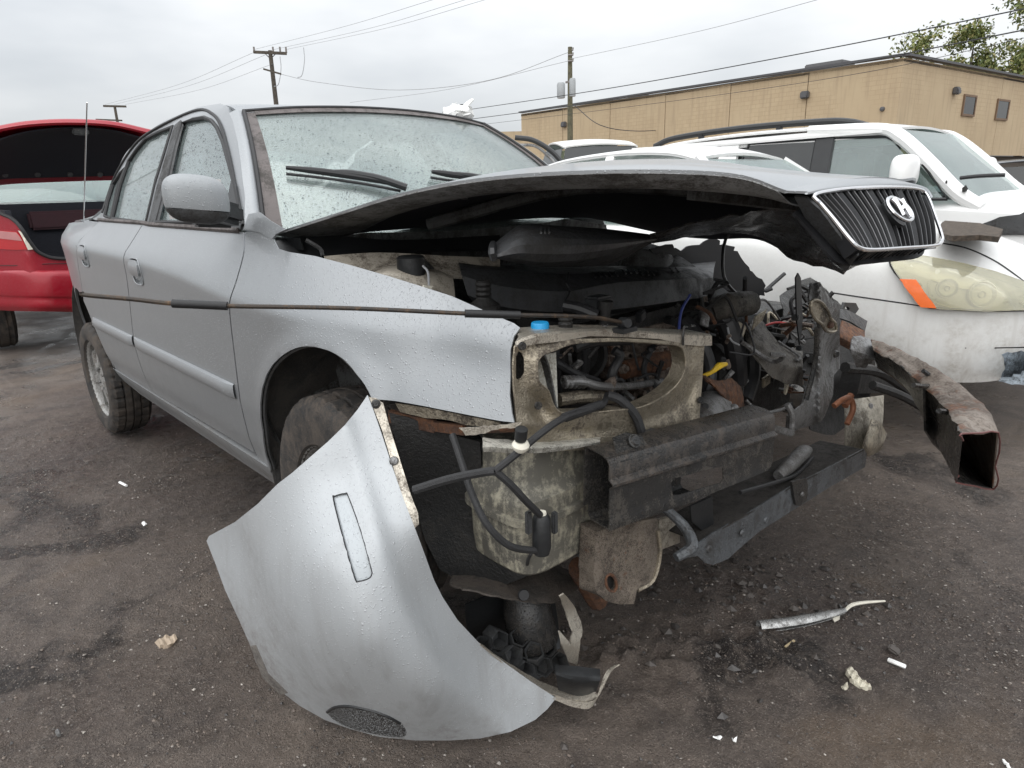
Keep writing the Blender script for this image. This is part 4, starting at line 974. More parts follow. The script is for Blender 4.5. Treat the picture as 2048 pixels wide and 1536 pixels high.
# cheek and underside of the grille housing
ck = plane3((.985, -.39, 1.24), (1.07, -.33, 1.14), (.90, -.33, 1.15))
panel('grille_cheek', [(1588, 393), (1612, 396), (1640, 420), (1700, 500), (1716, 512), (1690, 545), (1670, 520), (1636, 478), (1612, 440)], ck, GREYPL, hood, step=14, th=.006)
net('grille_undertray', [[tuple(PX(1700, 505, x=1.03)), tuple(PX(1780, 507, x=1.02)), tuple(PX(1872, 497, x=1.0))], [tuple(PX(1690, 543, x=.93)), tuple(PX(1750, 512, x=.9)), tuple(PX(1850, 495, x=.85))], [(.66, .5, 1.05), (.66, .6, 1.02), (.66, .70, .985)]], BLACK_W, hood, 4, 4, .004)
pxn = lambda name, rows, mat, par=car, nu=5, nv=5, th=.004, noise=0, sharp=35: net(name, [[tuple(PX(a, b, x=c)) for a, b, c in r] for r in rows], mat, par, nu, nv, th, None, noise, True, sharp)
# crumpled dark inner nose of the bonnet hanging under it
pxn('bonnet_nose_inner', [[(1300, 470, .55), (1420, 440, .6), (1520, 420, .66), (1590, 410, .74), (1625, 420, .86)], [(1310, 482, .4), (1420, 462, .45), (1520, 462, .5), (1600, 490, .62), (1660, 500, .8)], [(1300, 487, .18), (1420, 470, .25), (1515, 472, .40), (1590, 520, .55), (1688, 544, .72)]], BLACK_W, hood, 5, 5, .004, .003)
# intake snorkel caught under the bonnet
duct = pxn('intake_duct', [[(990, 486, .40), (1026, 457, .42), (1052, 448, .42), (1110, 451, .42), (1215, 458, .42), (1312, 470, .42)],
     [(986, 500, .47), (1030, 470, .50), (1060, 462, .51), (1115, 466, .51), (1215, 472, .51), (1312, 474, .46)],
     [(988, 512, .50), (1034, 492, .535), (1070, 489, .54), (1150, 491, .54), (1220, 488, .53), (1313, 478, .47)],
     [(990, 517, .49), (1041, 519, .52), (1080, 524, .52), (1150, 521, .52), (1225, 508, .51), (1312, 482, .46)],
     [(1000, 519, .40), (1041, 527, .42), (1080, 533, .42), (1150, 533, .42), (1228, 526, .42), (1300, 488, .42)]], COVERPL, car, 6, 2, .003, 0, 18)
MB().tube([PX(986, 488, x=.45), PX(984, 502, x=.5), PX(988, 518, x=.5)], .008, 6, 3).build('duct_lip', BLACK, duct)
for k in (1082, 1090, 1098): MB().tube([PX(k, 456, x=.47), PX(k, 466, x=.52)], .003, 6, 1).build('duct_clip', GREYPL, duct)

# ------------------------------------------------------------------ engine bay
pxn('scuttle', [[(548, 482, -.36), (640, 470, -.30), (800, 480, -.22), (1000, 470, -.15)], [(560, 506, -.30), (640, 512, -.25), (800, 500, -.18), (1000, 498, -.12)]], BLACK, car, 5, 4, .01)
panel('hinge', [(610, 478), (640, 474), (655, 512), (628, 510), (612, 500)], vplane((-.22, -.62), (-.05, -.60)), GREYPL, car, step=8, th=.004)
panel('hinge', [(548, 474), (598, 476), (606, 500), (560, 498)], vplane((-.30, -.71), (-.18, -.70)), BLACK, car, step=8, th=.004)
MB().tube([PX(612, 480, x=-.2), PX(640, 497, x=-.18), PX(646, 512, x=-.17)], .006, 6, 3).build('hinge_rod', GREYPL, car)
# brake fluid and expansion tank in dirty white plastic
pxn('bay_wall_ledge', [[(648, 512, -.16), (760, 505, -.09), (900, 512, .0), (1000, 515, .02)], [(650, 526, -.12), (745, 540, -.04), (900, 550, .08), (1000, 560, .1)]], TANK_L, car, 5, 4, .01)
tk = pxn('coolant_tank', [[(735, 541, -.04), (780, 530, -.02), (840, 530, .0), (903, 543, .02)], [(738, 548, .0), (780, 540, .06), (840, 541, .09), (906, 556, .10)], [(745, 556, .02), (790, 556, .09), (850, 566, .13), (910, 590, .14)], [(770, 585, .04), (815, 600, .10), (870, 615, .14), (912, 625, .15)]], TANK_L, car, 6, 6, .004)
p = PX(822, 527, x=.08); MB().lathe(p-(0, 0, .03), (0, 0, 1), [(0, .05), (.03, .05), (.036, .045), (.036, .0)], 20).build('tank_cap', BLACK, tk)
MB().tube([PX(846, 532, x=.12), PX(856, 545, x=.15), PX(858, 575, x=.17)], .003, 6, 4).build('tank_seam', WIREL, tk)
panel('clip', [(848, 570), (866, 572), (862, 578), (846, 576)], lambda x, y: PX(x, y, x=.22), WHITEPL, tk, step=6, th=.004)
# engine: cover, castings, pipes
engine = MB().box((.08, -.02, .74), (.42, .80, .38), None, .05).build('engine_block', OILY, car)
ec = pxn('engine_cover', [[(915, 520, -.02), (985, 528, -.02), (1060, 530, -.02), (1140, 534, -.02), (1230, 532, -.02), (1330, 530, -.02), (1432, 520, -.02)],
     [(920, 534, .12), (985, 540, .16), (1060, 545, .18), (1140, 548, .20), (1230, 543, .20), (1330, 540, .20), (1428, 536, .18)],
     [(925, 552, .18), (990, 570, .22), (1065, 580, .25), (1140, 582, .28), (1230, 566, .28), (1330, 560, .28), (1426, 556, .26)],
     [(935, 590, .20), (1000, 612, .24), (1075, 622, .27), (1142, 624, .30), (1235, 618, .30), (1330, 606, .30), (1424, 592, .28)],
     [(960, 622, .18), (1010, 640, .20), (1080, 648, .22), (1145, 640, .25), (1235, 626, .25), (1330, 612, .25), (1420, 598, .24)]], COVERPL, engine, 5, 1, .004, 0, 14)
MB().tube([PX(1137, 546, x=.225), PX(1133, 568, x=.29), PX(1140, 584, x=.29), PX(1130, 604, x=.305), PX(1137, 622, x=.31)], .003, 5, 3).build('cover_crack', RUBBER_S, ec)
EB = bvh_of(ec)
for row in range(2):
    for k in range(9 if row == 0 else 7):
        x0 = (1185 if row == 0 else 1245)+k*11+(40 if k > 4 else 0); y0 = (552 if row == 0 else 545)-k*.6
        s_ = onmesh(EB, .003); MB().tube([s_(x0, y0-4), s_(x0+6, y0+4)], .003, 5, 1).build('vent_slot', RUBBER_S, ec)
# dirty castings seen through the lamp opening
mb = MB(); r9 = np.random.default_rng(5)
for k in range(34):
    p = PX(r9.uniform(1215, 1350), r9.uniform(668, 800), x=r9.uniform(.28, .36)); s_ = r9.uniform(.02, .06, 3); mb.box(p, s_, rot((1, r9.uniform(-1, 1), .3), r9.uniform(-.6, .6)), .006)
for k in range(16):
    p = PX(r9.uniform(1215, 1350), r9.uniform(665, 800), x=.36); mb.tube([p, p+np.array([.02, 0, 0])], .009, 6, 1)
mb.box(PX(1285, 735, x=.27), (.1, .26, .28), None, .02); mb.build('engine_casting', BLOCK, engine)
MB().tube([PX(1248, 740, x=.42), PX(1300, 728, x=.43), PX(1340, 716, x=.42)], [.026, .027, .034], 14, 3).build('exhaust_pipe', RUSTY, engine)
MB().tube([PX(1330, 705, x=.43), PX(1345, 712, x=.43), PX(1342, 730, x=.43), PX(1328, 728, x=.43)], .008, 8, 3, closed=True).build('pipe_clamp', RUSTY, engine)
for (px, py, x_, r_) in ((1165, 712, .36, .07), (1195, 700, .30, .06), (1160, 760, .28, .05)):
    MB().lathe(PX(px, py, x=x_), (1, -.35, 0), [(0, .0), (r_*.3, .008), (r_*.35, -.01), (r_*.8, -.012), (r_*.86, .014), (r_, .016), (r_, -.03)], 32).build('pulley', OILY, engine)
mb = MB(); mb.tube([PX(1118, 670, x=.38), PX(1170, 690, x=.42), PX(1160, 780, x=.40), PX(1120, 800, x=.38)], .012, 8, 5, closed=True); mb.build('drive_belt', RUBBER_S, engine)
for nm, pts, r_, mt in (('coolant_pipe', [(1128, 764, .50), (1165, 763, .52), (1200, 772, .53), (1260, 772, .5), (1325, 762, .46)], .010, GREYMET), ('coolant_pipe', [(1118, 800, .48), (1170, 793, .50), (1225, 796, .50)], .016, CREAM), ('hose', [(1110, 725, .45), (1160, 752, .47), (1195, 765, .47)], .012, HOSE), ('hose', [(1228, 700, .5), (1240, 712, .51), (1225, 745, .51), (1222, 790, .5)], .012, HOSE), ('hose', [(1240, 795, .50), (1262, 820, .51), (1285, 855, .56)], .013, HOSE),
      ('hose', [(1130, 612, .36), (1160, 618, .4), (1195, 632, .44)], .016, HOSE), ('hose', [(1150, 695, .5), (1190, 683, .52), (1260, 680, .52)], .013, HOSE),
      ('hose', [(1400, 620, .35), (1450, 640, .42), (1470, 700, .45), (1475, 760, .44)], .034, HOSE), ('hose', [(1440, 620, .30), (1490, 660, .36), (1505, 740, .4), (1490, 800, .42)], .028, HOSE), ('hose', [(1370, 640, .36), (1400, 680, .42), (1420, 740, .45), (1410, 790, .46)], .022, HOSE), ('hose', [(1405, 700, .3), (1440, 720, .38), (1440, 800, .40)], .040, OILY),
      ('wire', [(1380, 590, .42), (1362, 625, .46), (1358, 680, .5), (1366, 740, .48)], .004, WIRE_B), ('wire', [(1455, 655, .5), (1462, 680, .52), (1478, 690, .5)], .003, WIREL), ('wire', [(1520, 655, .4), (1555, 645, .42), (1600, 652, .42)], .004, WIRE_R), ('wire', [(1480, 590, .4), (1500, 610, .44), (1530, 600, .44), (1560, 640, .44)], .004, GREYMET)):
    MB().tube([PX(a, b, x=c) for a, b, c in pts], r_, 10, 6).build(nm, mt, engine)
p0 = PX(1130, 764, x=.50); 
for k in range(5): p = PX(1130+k*9, 764, x=.502); MB().lathe(p, (.3, 1, 0), [(.011, -.005), (.016, -.003), (.016, .003), (.011, .005)], 14).build('pipe_collar', GREYMET, engine)
p = PX(1210, 625, x=.45); MB().lathe(p, (.1, 0, 1), [(0, .03), (.018, .03), (.018, .01), (.014, .01), (.014, -.05)], 12).build('sensor', OILY, engine)
MB().box(PX(1197, 607, x=.42), (.05, .06, .04), None, .006).build('relay_box', BLACK, engine)
# throttle duct stub and hump on the right of the cover, torn black shrouds behind
MB().tube([PX(1425, 622, x=.40), PX(1455, 612, x=.43), PX(1500, 606, x=.44)], [.034, .042, .040], 14, 5).build('intake_elbow', grimy('worn_duct', (.10, .09, .075), (.025, .024, .022), .4, .55, 0, 20, 0, .6), engine)
def ragged(pts, amp, seed):
    r = np.random.default_rng(seed); q = resample([(a, b, 0) for a, b in pts], 9); return [(p[0]+r.normal(0, amp), p[1]+r.normal(0, amp)) for p in q]
panel('torn_shroud', ragged([(1330, 500), (1400, 490), (1412, 478), (1432, 476), (1440, 488), (1470, 492), (1485, 520), (1505, 545), (1530, 570), (1532, 590), (1500, 600), (1440, 600), (1400, 560), (1340, 540)], 2.2, 3), vplane((.02, .35), (.02, .9)), GRILLEB, engine, step=10, th=.006)
panel('torn_shroud', ragged([(1300, 498), (1345, 486), (1350, 500), (1400, 520), (1330, 530)], 1.5, 4), vplane((.05, .2), (.05, .7)), GRILLEB, engine, step=10, th=.006)
bat = MB().box((.02, .52, .85), (.26, .20, .22), None, .015).build('battery_tray', OILY, car)
for k in range(44):
    a = PX(r9.uniform(1400, 1640), r9.uniform(575, 760), x=r9.uniform(.2, .5)); b = a+r9.normal(0, .07, 3); c = (a+b)/2+r9.normal(0, .035, 3)
    MB().tube([a, c, b, b+r9.normal(0, .03, 3)], r9.uniform(.003, .009), 6, 4).build('wire', [CABLE, CABLE, HOSE, HOSE, GREYPL, OILY, BLACK, GREYMET][k % 8], engine)
for k in range(26):
    a = PX(r9.uniform(1110, 1360), r9.uniform(690, 815), x=r9.uniform(.38, .5)); b = a+r9.normal(0, .05, 3)*[.4, 1, .8]; c = (a+b)/2+r9.normal(0, .02, 3)
    MB().tube([a, c, b], r9.uniform(.003, .009), 6, 4).build('wire', [CABLE, HOSE, GREYMET, OILY, BLOCK][k % 5], engine)
for k in range(22):
    p = PX(r9.uniform(1110, 1640), r9.uniform(600, 820), x=r9.uniform(.30, .5)); MB().box(p, r9.uniform(.012, .035, 3), rot((1, .4, r9.uniform(-1, 1)), r9.uniform(-.8, .8)), .003).build('connector', [BLACK, GREYPL, OILY, TANK_L][k % 4 if k % 4 < 3 or k < 8 else 0], engine)
for k in range(20):
    p = PX(r9.uniform(1400, 1640), r9.uniform(600, 830), x=r9.uniform(.08, .32)); MB().box(p, r9.uniform(.04, .11, 3), rot((1, .4, r9.uniform(-1, 1)), r9.uniform(-.8, .8)), .01).build('gearbox_casting', OILY, engine)
for k in range(16):
    p = PX(r9.uniform(1400, 1640), r9.uniform(620, 830), x=r9.uniform(.32, .46)); d_ = r9.normal(0, 1, 3); MB().lathe(p, d_, [(0, .012), (.008, .012), (.009, .004), (.014, .003), (.014, 0)], 8).build('bolt', [GREYMET, DARKMET, RUSTY][k % 3], engine)
MB().box(PX(1500, 720, x=.0), (.2, .5, .5)).build('gearbox', OILY, engine); MB().box(PX(1180, 740, x=.12), (.15, .3, .45)).build('alternator', OILY, engine)
for k in range(26):
    a = PX(r9.uniform(1400, 1630), r9.uniform(580, 790), x=r9.uniform(.34, .52)); b = a+r9.normal(0, .045, 3); c = (a+b)/2+r9.normal(0, .02, 3)
    MB().tube([a, c, b], r9.uniform(.003, .011), 7, 4).build('pipe', [GREYMET, BLOCK, GREYMET, CREAM, RUSTY][k % 5], engine)
for k in range(14):
    p = PX(r9.uniform(1400, 1610), r9.uniform(600, 790), x=r9.uniform(.36, .48)); MB().box(p, r9.uniform(.015, .05, 3)*[.3, 1, 1], rot((1, .4, r9.uniform(-1, 1)), r9.uniform(-.9, .9)), .002).build('bracket', [GREYMET, BLOCK, CREAM, RUSTBEAM][k % 4], engine)
for k in range(12):
    p = PX(1190+k*20+r9.uniform(-6, 6), r9.uniform(700, 800), x=r9.uniform(.40, .47)); MB().lathe(p, (1, r9.uniform(-.5, .3), r9.uniform(-.3, .3)), [(0, .012), (.007, .012), (.008, .004), (.013, .003), (.013, -.01)], 8).build('bolt', [GREYMET, BLOCK][k % 2], engine)
# brake servo: big black drum beyond
bs = PX(1625, 625, x=.12); servo = MB().lathe(bs, (1, -.45, .1), [(0, .06), (.05, .06), (.06, .045), (.115, .03), (.135, .0), (.140, -.01), (.135, -.03), (.06, -.07), (0, -.07)], 40).build('brake_servo', BLACK, car)
MB().lathe(bs+np.array([.06, -.05, .03]), (1, -.45, .1), [(.03, 0), (.032, .01), (.02, .012)], 20).build('servo_port', GREYMET, servo)
MB().tube([PX(1575, 578, x=.3), PX(1600, 572, x=.32), PX(1625, 590, x=.33), PX(1655, 600, x=.33)], .006, 8, 5).build('brake_pipe', GREYPL, servo)
# radiator support: panel with lamp opening
RS = vplane((.585, -.72), (.66, -.13))
opening = [(1106, 702), (1130, 692), (1162, 685), (1244, 682), (1331, 688), (1358, 692), (1368, 706), (1370, 737), (1352, 771), (1316, 799), (1275, 816), (1220, 822), (1166, 827), (1125, 826), (1108, 812), (1096, 781), (1078, 764), (1075, 745), (1075, 724), (1087, 709)]
oval = [(1032, 707), (1037, 702), (1044, 706), (1048, 718), (1048, 745), (1043, 757), (1036, 760), (1032, 756)]
def rs_surf(px, py):
    p = RS(px, py); r = ray(px, py); d = min((px-a)**2+(py-b)**2 for a, b in _op)**.5
    rel = .016*math.exp(-(d/14)**2)-.010*math.exp(-((d-34)/12)**2)+.012*math.exp(-(((py-850)/16)**2))+.010*math.exp(-(((px-1395)/9)**2))
    rel += .02*math.exp(-(((px-1085)**2)/300+((py-815)**2)/500))*-1
    return p-r*rel
_op = [p[:2] for p in resample([(a, b, 0) for a, b in opening], 8)]
rs = panel('radiator_support', [(1030, 694), (1040, 682), (1070, 676), (1130, 678), (1240, 676), (1340, 682), (1372, 688), (1409, 690), (1407, 720), (1404, 770), (1400, 820), (1398, 884), (1340, 878), (1290, 872), (1215, 890), (1180, 900), (1120, 902), (1050, 900), (1038, 880), (1034, 846), (1031, 820), (1028, 770), (1027, 730)], rs_surf, CREAM, car, holes=[cr2(opening+opening[:1], 3)[:-1], oval], step=6, th=.004, sharp=60)
fl_ = cr([(a, b, 0) for a, b in opening], 4, True)
A = np.array([[rs_surf(p[0], p[1])+np.array([-k, k*.1, 0]) for p in fl_] for k in (0, .004, .022, .040)]); newobj('opening_flange', *shell(A.reshape(-1, 3), gridF(4, len(fl_), True), .002, None), CREAM, rs)
MB().tube([rs_surf(p[0], p[1]) for p in fl_], .002, 6, 1, closed=True).build('rolled_edge', CREAM, rs)

panel('support_flange', [(1108, 706), (1112, 704), (1116, 815), (1094, 785), (1078, 764), (1075, 724), (1090, 708)], lambda x, y: RS(x, y)+ray(x, y)*.05, grimy('pale_flange', (.62, .62, .56), (.20, .18, .14), .35, .45), rs, step=8, th=.003)
for (px, py) in ((1044, 692), (1076, 811), (1400, 800)): MB().lathe(RS(px, py)-ray(px, py)*.02, (1, -.3, 0), [(0, .004), (.008, .004), (.009, 0)], 10).build('bolt', DARKMET, rs)
# tie bar on top, with the broken block end
def tb(pts): return [RS(*p) for p in pts]
secs = []
for (x0, yt, ym, yb, back) in ((1034, 680, 690, 694, .006), (1050, 668, 680, 692, .02), (1075, 660, 672, 688, .08), (1120, 655, 667, 683, .075), (1180, 654, 662, 672, .07), (1250, 656, 663, 674, .07), (1320, 654, 668, 678, .07), (1365, 652, 670, 689, .075), (1400, 651, 671, 692, .08), (1424, 656, 672, 691, .08)):
    f0 = RS(x0, ym)-ray(x0, ym)*.012; f1 = RS(x0, yb)-ray(x0, yb)*.010; b_ = np.array([-1, .12, 0])*back
    h_ = RS(x0, yt)-RS(x0, ym); t0 = RS(x0, ym)+b_+np.array([0, 0, .004]); secs.append([f1, f0, f0+np.array([-.006, 0, .004]), t0, t0-np.array([0, 0, .03]), f1+b_*.8])
tbar = MB().loft(secs).build('tie_bar', CREAM_B, car, True, 28)
MB().tube([RS(1368, 653)-ray(1368, 653)*.01, RS(1366, 671)-ray(1366, 671)*.016, RS(1366, 690)-ray(1366, 690)*.014], .003, 6, 2).build('weld_seam', DARKMET, tbar)
for (px, py) in ((1385, 659), (1400, 657), (1225, 657)): MB().lathe(RS(px, py)+np.array([-.02, 0, .003]), (0, 0, 1), [(0, .003), (.006, .003), (.007, 0)], 8).build('bolt_hole', DARKMET, tbar)
MB().lathe(PX(1080, 650, x=.55), (0, 0, 1), [(0, .006), (.017, .006), (.019, .003), (.019, -.02)], 20).build('washer_cap', BLUECAP, car)
MB().lathe(PX(1131, 650, x=.57), (0, 0, 1), [(0, .02), (.014, .02)]+[(.014+.002*(k % 2), .018-.005*k) for k in range(9)], 14).build('spring_stop', OILY, car)
MB().lathe(PX(967, 585, x=.28), (0, 0, 1), [(.0, .03), (.018, .03)]+[(.017+.003*(k % 2), .026-.006*k) for k in range(8)]+[(.04, -.03), (.045, -.08)], 18).build('filler_neck', OILY, car)
# bonnet prop rod swung out over the wing, with two foam sleeves
p0 = PX(1250, 646, x=.64); p1 = PX(1135, 632, x=.62); pA = PX(1040, 630, d=1.31); pB = PX(930, 627, d=1.285); pC = PX(455, 612, d=1.215); pD = PX(345, 607, d=1.205); pE = PX(262, 598, d=1.2); pF = PX(172, 590, d=1.2)
rod = MB().tube([p0, (p0+p1)/2+(0, 0, .004), p1, pA, pB, (pB+pC)/2+(0, 0, .003), pC, pD, pE, pF, PX(164, 590, d=1.2)+(0, 0, .005)], .0042, 8, 5).build('prop_rod', grimy('rod_black', (.028, .028, .028), (.15, .09, .045), .05, .5, .3, 30), car)
for a, b in ((pA, pB), (pC, pD)):
    mb = MB(); mb.tube([a, (a+b)/2, b], .0078, 12, 4); mb.build('foam_sleeve', RUBBER_S, rod)
MB().lathe(p0, (.9, -.3, .1), [(0, .012), (.010, .012), (.013, .006), (.013, -.012)], 12).box(p0-(0, 0, .014), (.03, .05, .01)).build('rod_pivot', BLACK, rod)
# ledge under the support, wing stay, plastic nut
led = pxn('support_ledge', [[(966, 876, .55), (1040, 880, .57), (1120, 876, .58), (1200, 868, .59)], [(966, 890, .60), (1040, 894, .62), (1120, 890, .63), (1200, 880, .64)], [(968, 903, .60), (1040, 906, .62), (1120, 902, .63), (1200, 888, .64)]], grimy('pale_ledge', (.62, .60, .53), (.06, .052, .042), .38, .5, .2, 20, .15, .6), car, 6, 4, .003, .0006)
mb = MB(); mb.bar(PX(780, 832, x=.24), PX(870, 852, x=.36), .012, .03); mb.bar(PX(870, 852, x=.36), PX(930, 860, x=.45), .012, .022); mb.tube([PX(930, 862, x=.45), PX(1000, 860, x=.55), PX(1030, 858, x=.58)], .006, 6, 3); mb.build('wing_stay', RUSTY, car)
panel('wing_bracket', [(790, 806), (850, 815), (925, 830), (1000, 845), (1002, 856), (930, 850), (905, 842), (880, 838), (850, 836), (800, 824)], vplane((.24, -.79), (.60, -.70)), CREAM, car, step=8, th=.004)
panel('torn_bracket', ragged([(920, 858), (965, 852), (1010, 850), (1046, 844), (1040, 852), (985, 862), (945, 872), (930, 868)], 1.2, 8), vplane((.50, -.80), (.62, -.72)), CREAM_B, car, step=7, th=.004)
nutp = PX(1041, 880, x=.66); nt_ = MB().lathe(nutp, (.25, -.1, 1), [(0, .026), (.012, .025), (.012, .003), (.011, .0)], 16).build('lamp_stud', BLACK, car)
MB().lathe(nutp-(0, 0, .012), (.25, -.1, 1), [(0, -.010), (.011, -.010), (.016, -.003), (.017, .003), (.013, .010), (0, .010)], 14).build('plastic_nut', WHITEPL, nt_)
# washer bottle under the wing corner
wc = np.array([.50, -.572]); tilt = np.array([.0, .0])
def rsec(z, rx, ry, e=.55, n=32, dx=0, dy=0): return [(wc[0]+dx+rx*math.copysign(abs(math.cos(a))**e, math.cos(a)), wc[1]+dy+ry*math.copysign(abs(math.sin(a))**e, math.sin(a)), z) for a in np.linspace(0, 6.2832, n, endpoint=False)]
bottle = MB().loft([rsec(.74, .085, .108, .5), rsec(.665, .085, .110, .5), rsec(.648, .092, .116, .5), rsec(.628, .110, .130, .45), rsec(.60, .112, .132, .45), rsec(.50, .110, .130, .45), rsec(.455, .106, .126, .45), rsec(.440, .092, .112, .5)]).build('washer_bottle', TANK, car)
MB().loft([rsec(.592, .112, .132, .45), rsec(.590, .122, .144, .45), rsec(.576, .122, .144, .45), rsec(.574, .112, .132, .45)], True, False).build('bottle_seam', TANK, bottle)
pump = MB().lathe(PX(1083, 1068, x=.645), (0, 0, 1), [(0, .045), (.014, .045), (.019, .036), (.02, -.03), (.016, -.045), (0, -.045)], 16).build('washer_pump', BLACK, bottle)
MB().lathe(PX(1083, 1036, x=.645), (0, 0, 1), [(0, .014), (.010, .014), (.012, 0), (.012, -.014)], 10).build('pump_plug', WHITEPL, pump)
for s_ in (-1, 1): MB().box(PX(1083+s_*26, 1045, x=.64), (.012, .014, .05), None, .003).build('pump_clip', GREYPL, pump)
for nm, pts, r_ in (('washer_hose', [(905, 870, .46), (925, 930, .52), (945, 990, .58), (975, 1050, .62), (1020, 1092, .64), (1075, 1102, .645)], .0075), ('lamp_cable', [(828, 980, .50), (900, 958, .56), (965, 945, .62), (990, 942, .64)], .009), ('lamp_cable', [(990, 942, .64), (1030, 910, .655), (1080, 868, .665), (1130, 835, .66), (1200, 812, .62), (1215, 790, .58)], .0075), ('lamp_cable', [(990, 942, .64), (1020, 968, .655), (1050, 1000, .66), (1080, 1030, .655)], .0075), ('lamp_cable', [(1215, 790, .6), (1240, 800, .62), (1270, 830, .64), (1284, 868, .65)], .011)):
    MB().tube([PX(a, b, x=c) for a, b, c in pts], r_, 8, 6).build(nm, CABLE, car)
cr_ = MB()
for k in range(30):
    t_ = k/29; p = PX(1130+t_*72, 835-t_*26, x=.655-t_*.035); cr_.lathe(p, (-.2, .9, .3), [(.008, -.0035), (.0105, -.0015), (.0105, .0015), (.008, .0035)], 10)
cr_.build('conduit', CABLE, car)
pl_ = MB().box(PX(1297, 880, x=.66), (.022, .05, .045), rot((0, 0, 1), .1), .004).build('connector', GREYPL, car)
MB().box(PX(1290, 888, x=.668), (.03, .016, .03), None, .003).build('connector_latch', BLACK, pl_)
for k, mt in enumerate((YELLOW, COPPER, GREYPL)): MB().tube([PX(1281+k*3, 862, x=.652), PX(1284+k*4, 872, x=.655)], .0016, 5, 1).build('bare_wire', mt, pl_)
# ------------------------------------------------------------------ bumper beam stub and lower crossmember
A_ = np.array([.725, -.575, .655]); B_ = np.array([.815, -.04, .640]); e_ = B_-A_; LB = np.linalg.norm(e_); e_ /= LB; n_ = np.cross(e_, [0, 0, 1.]); n_ /= np.linalg.norm(n_); n_ = n_ if n_[0] > 0 else -n_
u_ = np.cross(n_, e_); u_ = u_ if u_[2] > 0 else -u_
BPt = lambda s, n, u: A_+e_*s+n_*n+u_*u
_bpl = plane3(A_, B_, A_+u_); _su = lambda a, b: ((_bpl(a, b)-A_)@e_, (_bpl(a, b)-A_)@u_)
slot = [_su(*p) for p in ((1342, 966), (1348, 957), (1436, 934), (1446, 936), (1447, 958), (1440, 966), (1356, 990), (1346, 990))]
beam = panel('bumper_beam', [(0, -.085), (.25, -.082), (LB-.02, -.07), (LB, -.06), (LB, .012), (0, .010)], lambda s, u: BPt(s, .0+.004*math.exp(-((u+.075)/.01)**2), u), DARKMET, car, holes=[slot], step=.018, th=.003, out=n_)
prof = [(0, .010), (.008, .016), (.008, .022), (-.004, .030), (-.004, .060), (-.012, .072), (-.03, .078), (-.075, .080), (-.085, .074), (-.085, .055)]
G = np.array([[BPt(s, a, b) for a, b in prof] for s in np.linspace(0, LB, 20)]); newobj('beam_top', *shell(G.reshape(-1, 3), gridF(20, len(prof)), .003, u_+n_), grimy('beam_top_dirty', (.03, .03, .03), (.085, .07, .058), .35, .4, .2, 9, .1, .5, True), beam)
prof = [(0, -.085), (-.01, -.09), (-.07, -.09), (-.08, -.08), (-.08, -.05)]
G = np.array([[BPt(s, a, b) for a, b in prof] for s in np.linspace(.01, LB*.55, 10)]); newobj('beam_lower_lip', *shell(G.reshape(-1, 3), gridF(10, len(prof)), .003, -u_), DARKMET, beam)
G = np.array([[BPt(s, a, b) for a, b in ((-.083, .06), (-.083, -.06))] for s in np.linspace(0, LB, 6)]); newobj('beam_back', *shell(G.reshape(-1, 3), gridF(6, 2), .003, n_), DARKMET, beam)
# tab with a screw on top, rusty end bolts
tab = panel('beam_tab', [(.03, 0), (.12, 0), (.125, .05), (.09, .07), (.05, .065), (.035, .03)], lambda s, t_: BPt(s, -.004-t_*.75, .062+t_*.55), DARKMET, beam, step=.012, th=.004, out=n_)
MB().lathe(BPt(.09, -.03, .088), n_+u_*.7, [(0, .008), (.010, .008), (.012, .004), (.016, .003), (.016, 0)], 14).build('screw', DARKMET, tab)
MB().lathe(BPt(LB-.012, -.03, .02), e_+n_*.5, [(.0, .012), (.012, .012), (.013, .004), (.02, .003), (.021, 0)], 14).build('end_bolt', CREAM, beam)
MB().lathe(BPt(LB-.010, -.035, -.03), e_+n_*.5, [(.0, .008), (.014, .008), (.02, 0)], 12).build('end_bolt', RUSTY, beam)
# rail end with tow eye plate, muddy
tw = vplane((.665, -.55), (.70, -.25))
tow = panel('rail_end', [(1192, 1064), (1240, 1050), (1312, 1036), (1318, 1060), (1321, 1110), (1308, 1150), (1300, 1168), (1274, 1180), (1268, 1208), (1240, 1209), (1212, 1202), (1192, 1184), (1187, 1150), (1190, 1110)], lambda x, y: tw(x, y)-ray(x, y)*(.010*math.exp(-((x-1290)/16)**2)+.008*math.exp(-((y-1195)/14)**2)), MUDDY, car, holes=[[(1222+11*math.cos(a), 1166+17*math.sin(a)+4*math.cos(a)) for a in np.linspace(0, 6.283, 14, endpoint=False)]], step=7, th=.05, sharp=50)
MB().tube([tw(1222+11*math.cos(a), 1166+17*math.sin(a)+4*math.cos(a)) for a in np.linspace(0, 6.283, 18, endpoint=False)], .004, 6, 1, closed=True).build('eye_rim', RUSTY, tow)
panel('eye_mud', [(1222+12*math.cos(a), 1166+18*math.sin(a)) for a in np.linspace(0, 6.283, 12, endpoint=False)], lambda x, y: tw(x, y)+ray(x, y)*.015, OILY, tow, step=7, th=.01)
MB().tube([tw(*p)-ray(*p)*.006 for p in ((1316, 1060), (1320, 1108), (1306, 1160), (1276, 1180))], .006, 6, 4).build('weld_flange', CREAM, tow)
mb = MB(); mb.bar(tw(1255, 1090)+np.array([-.06, .0, 0]), tw(1255, 1090)+np.array([-.9, .05, .06]), .10, .12); mb.build('frame_rail', UNDER, tow, False)
panel('rail_plate', [(1318, 1040), (1358, 1030), (1360, 1085), (1322, 1100)], vplane((.60, -.3), (.62, 0)), TANK_L, tow, step=8, th=.01)
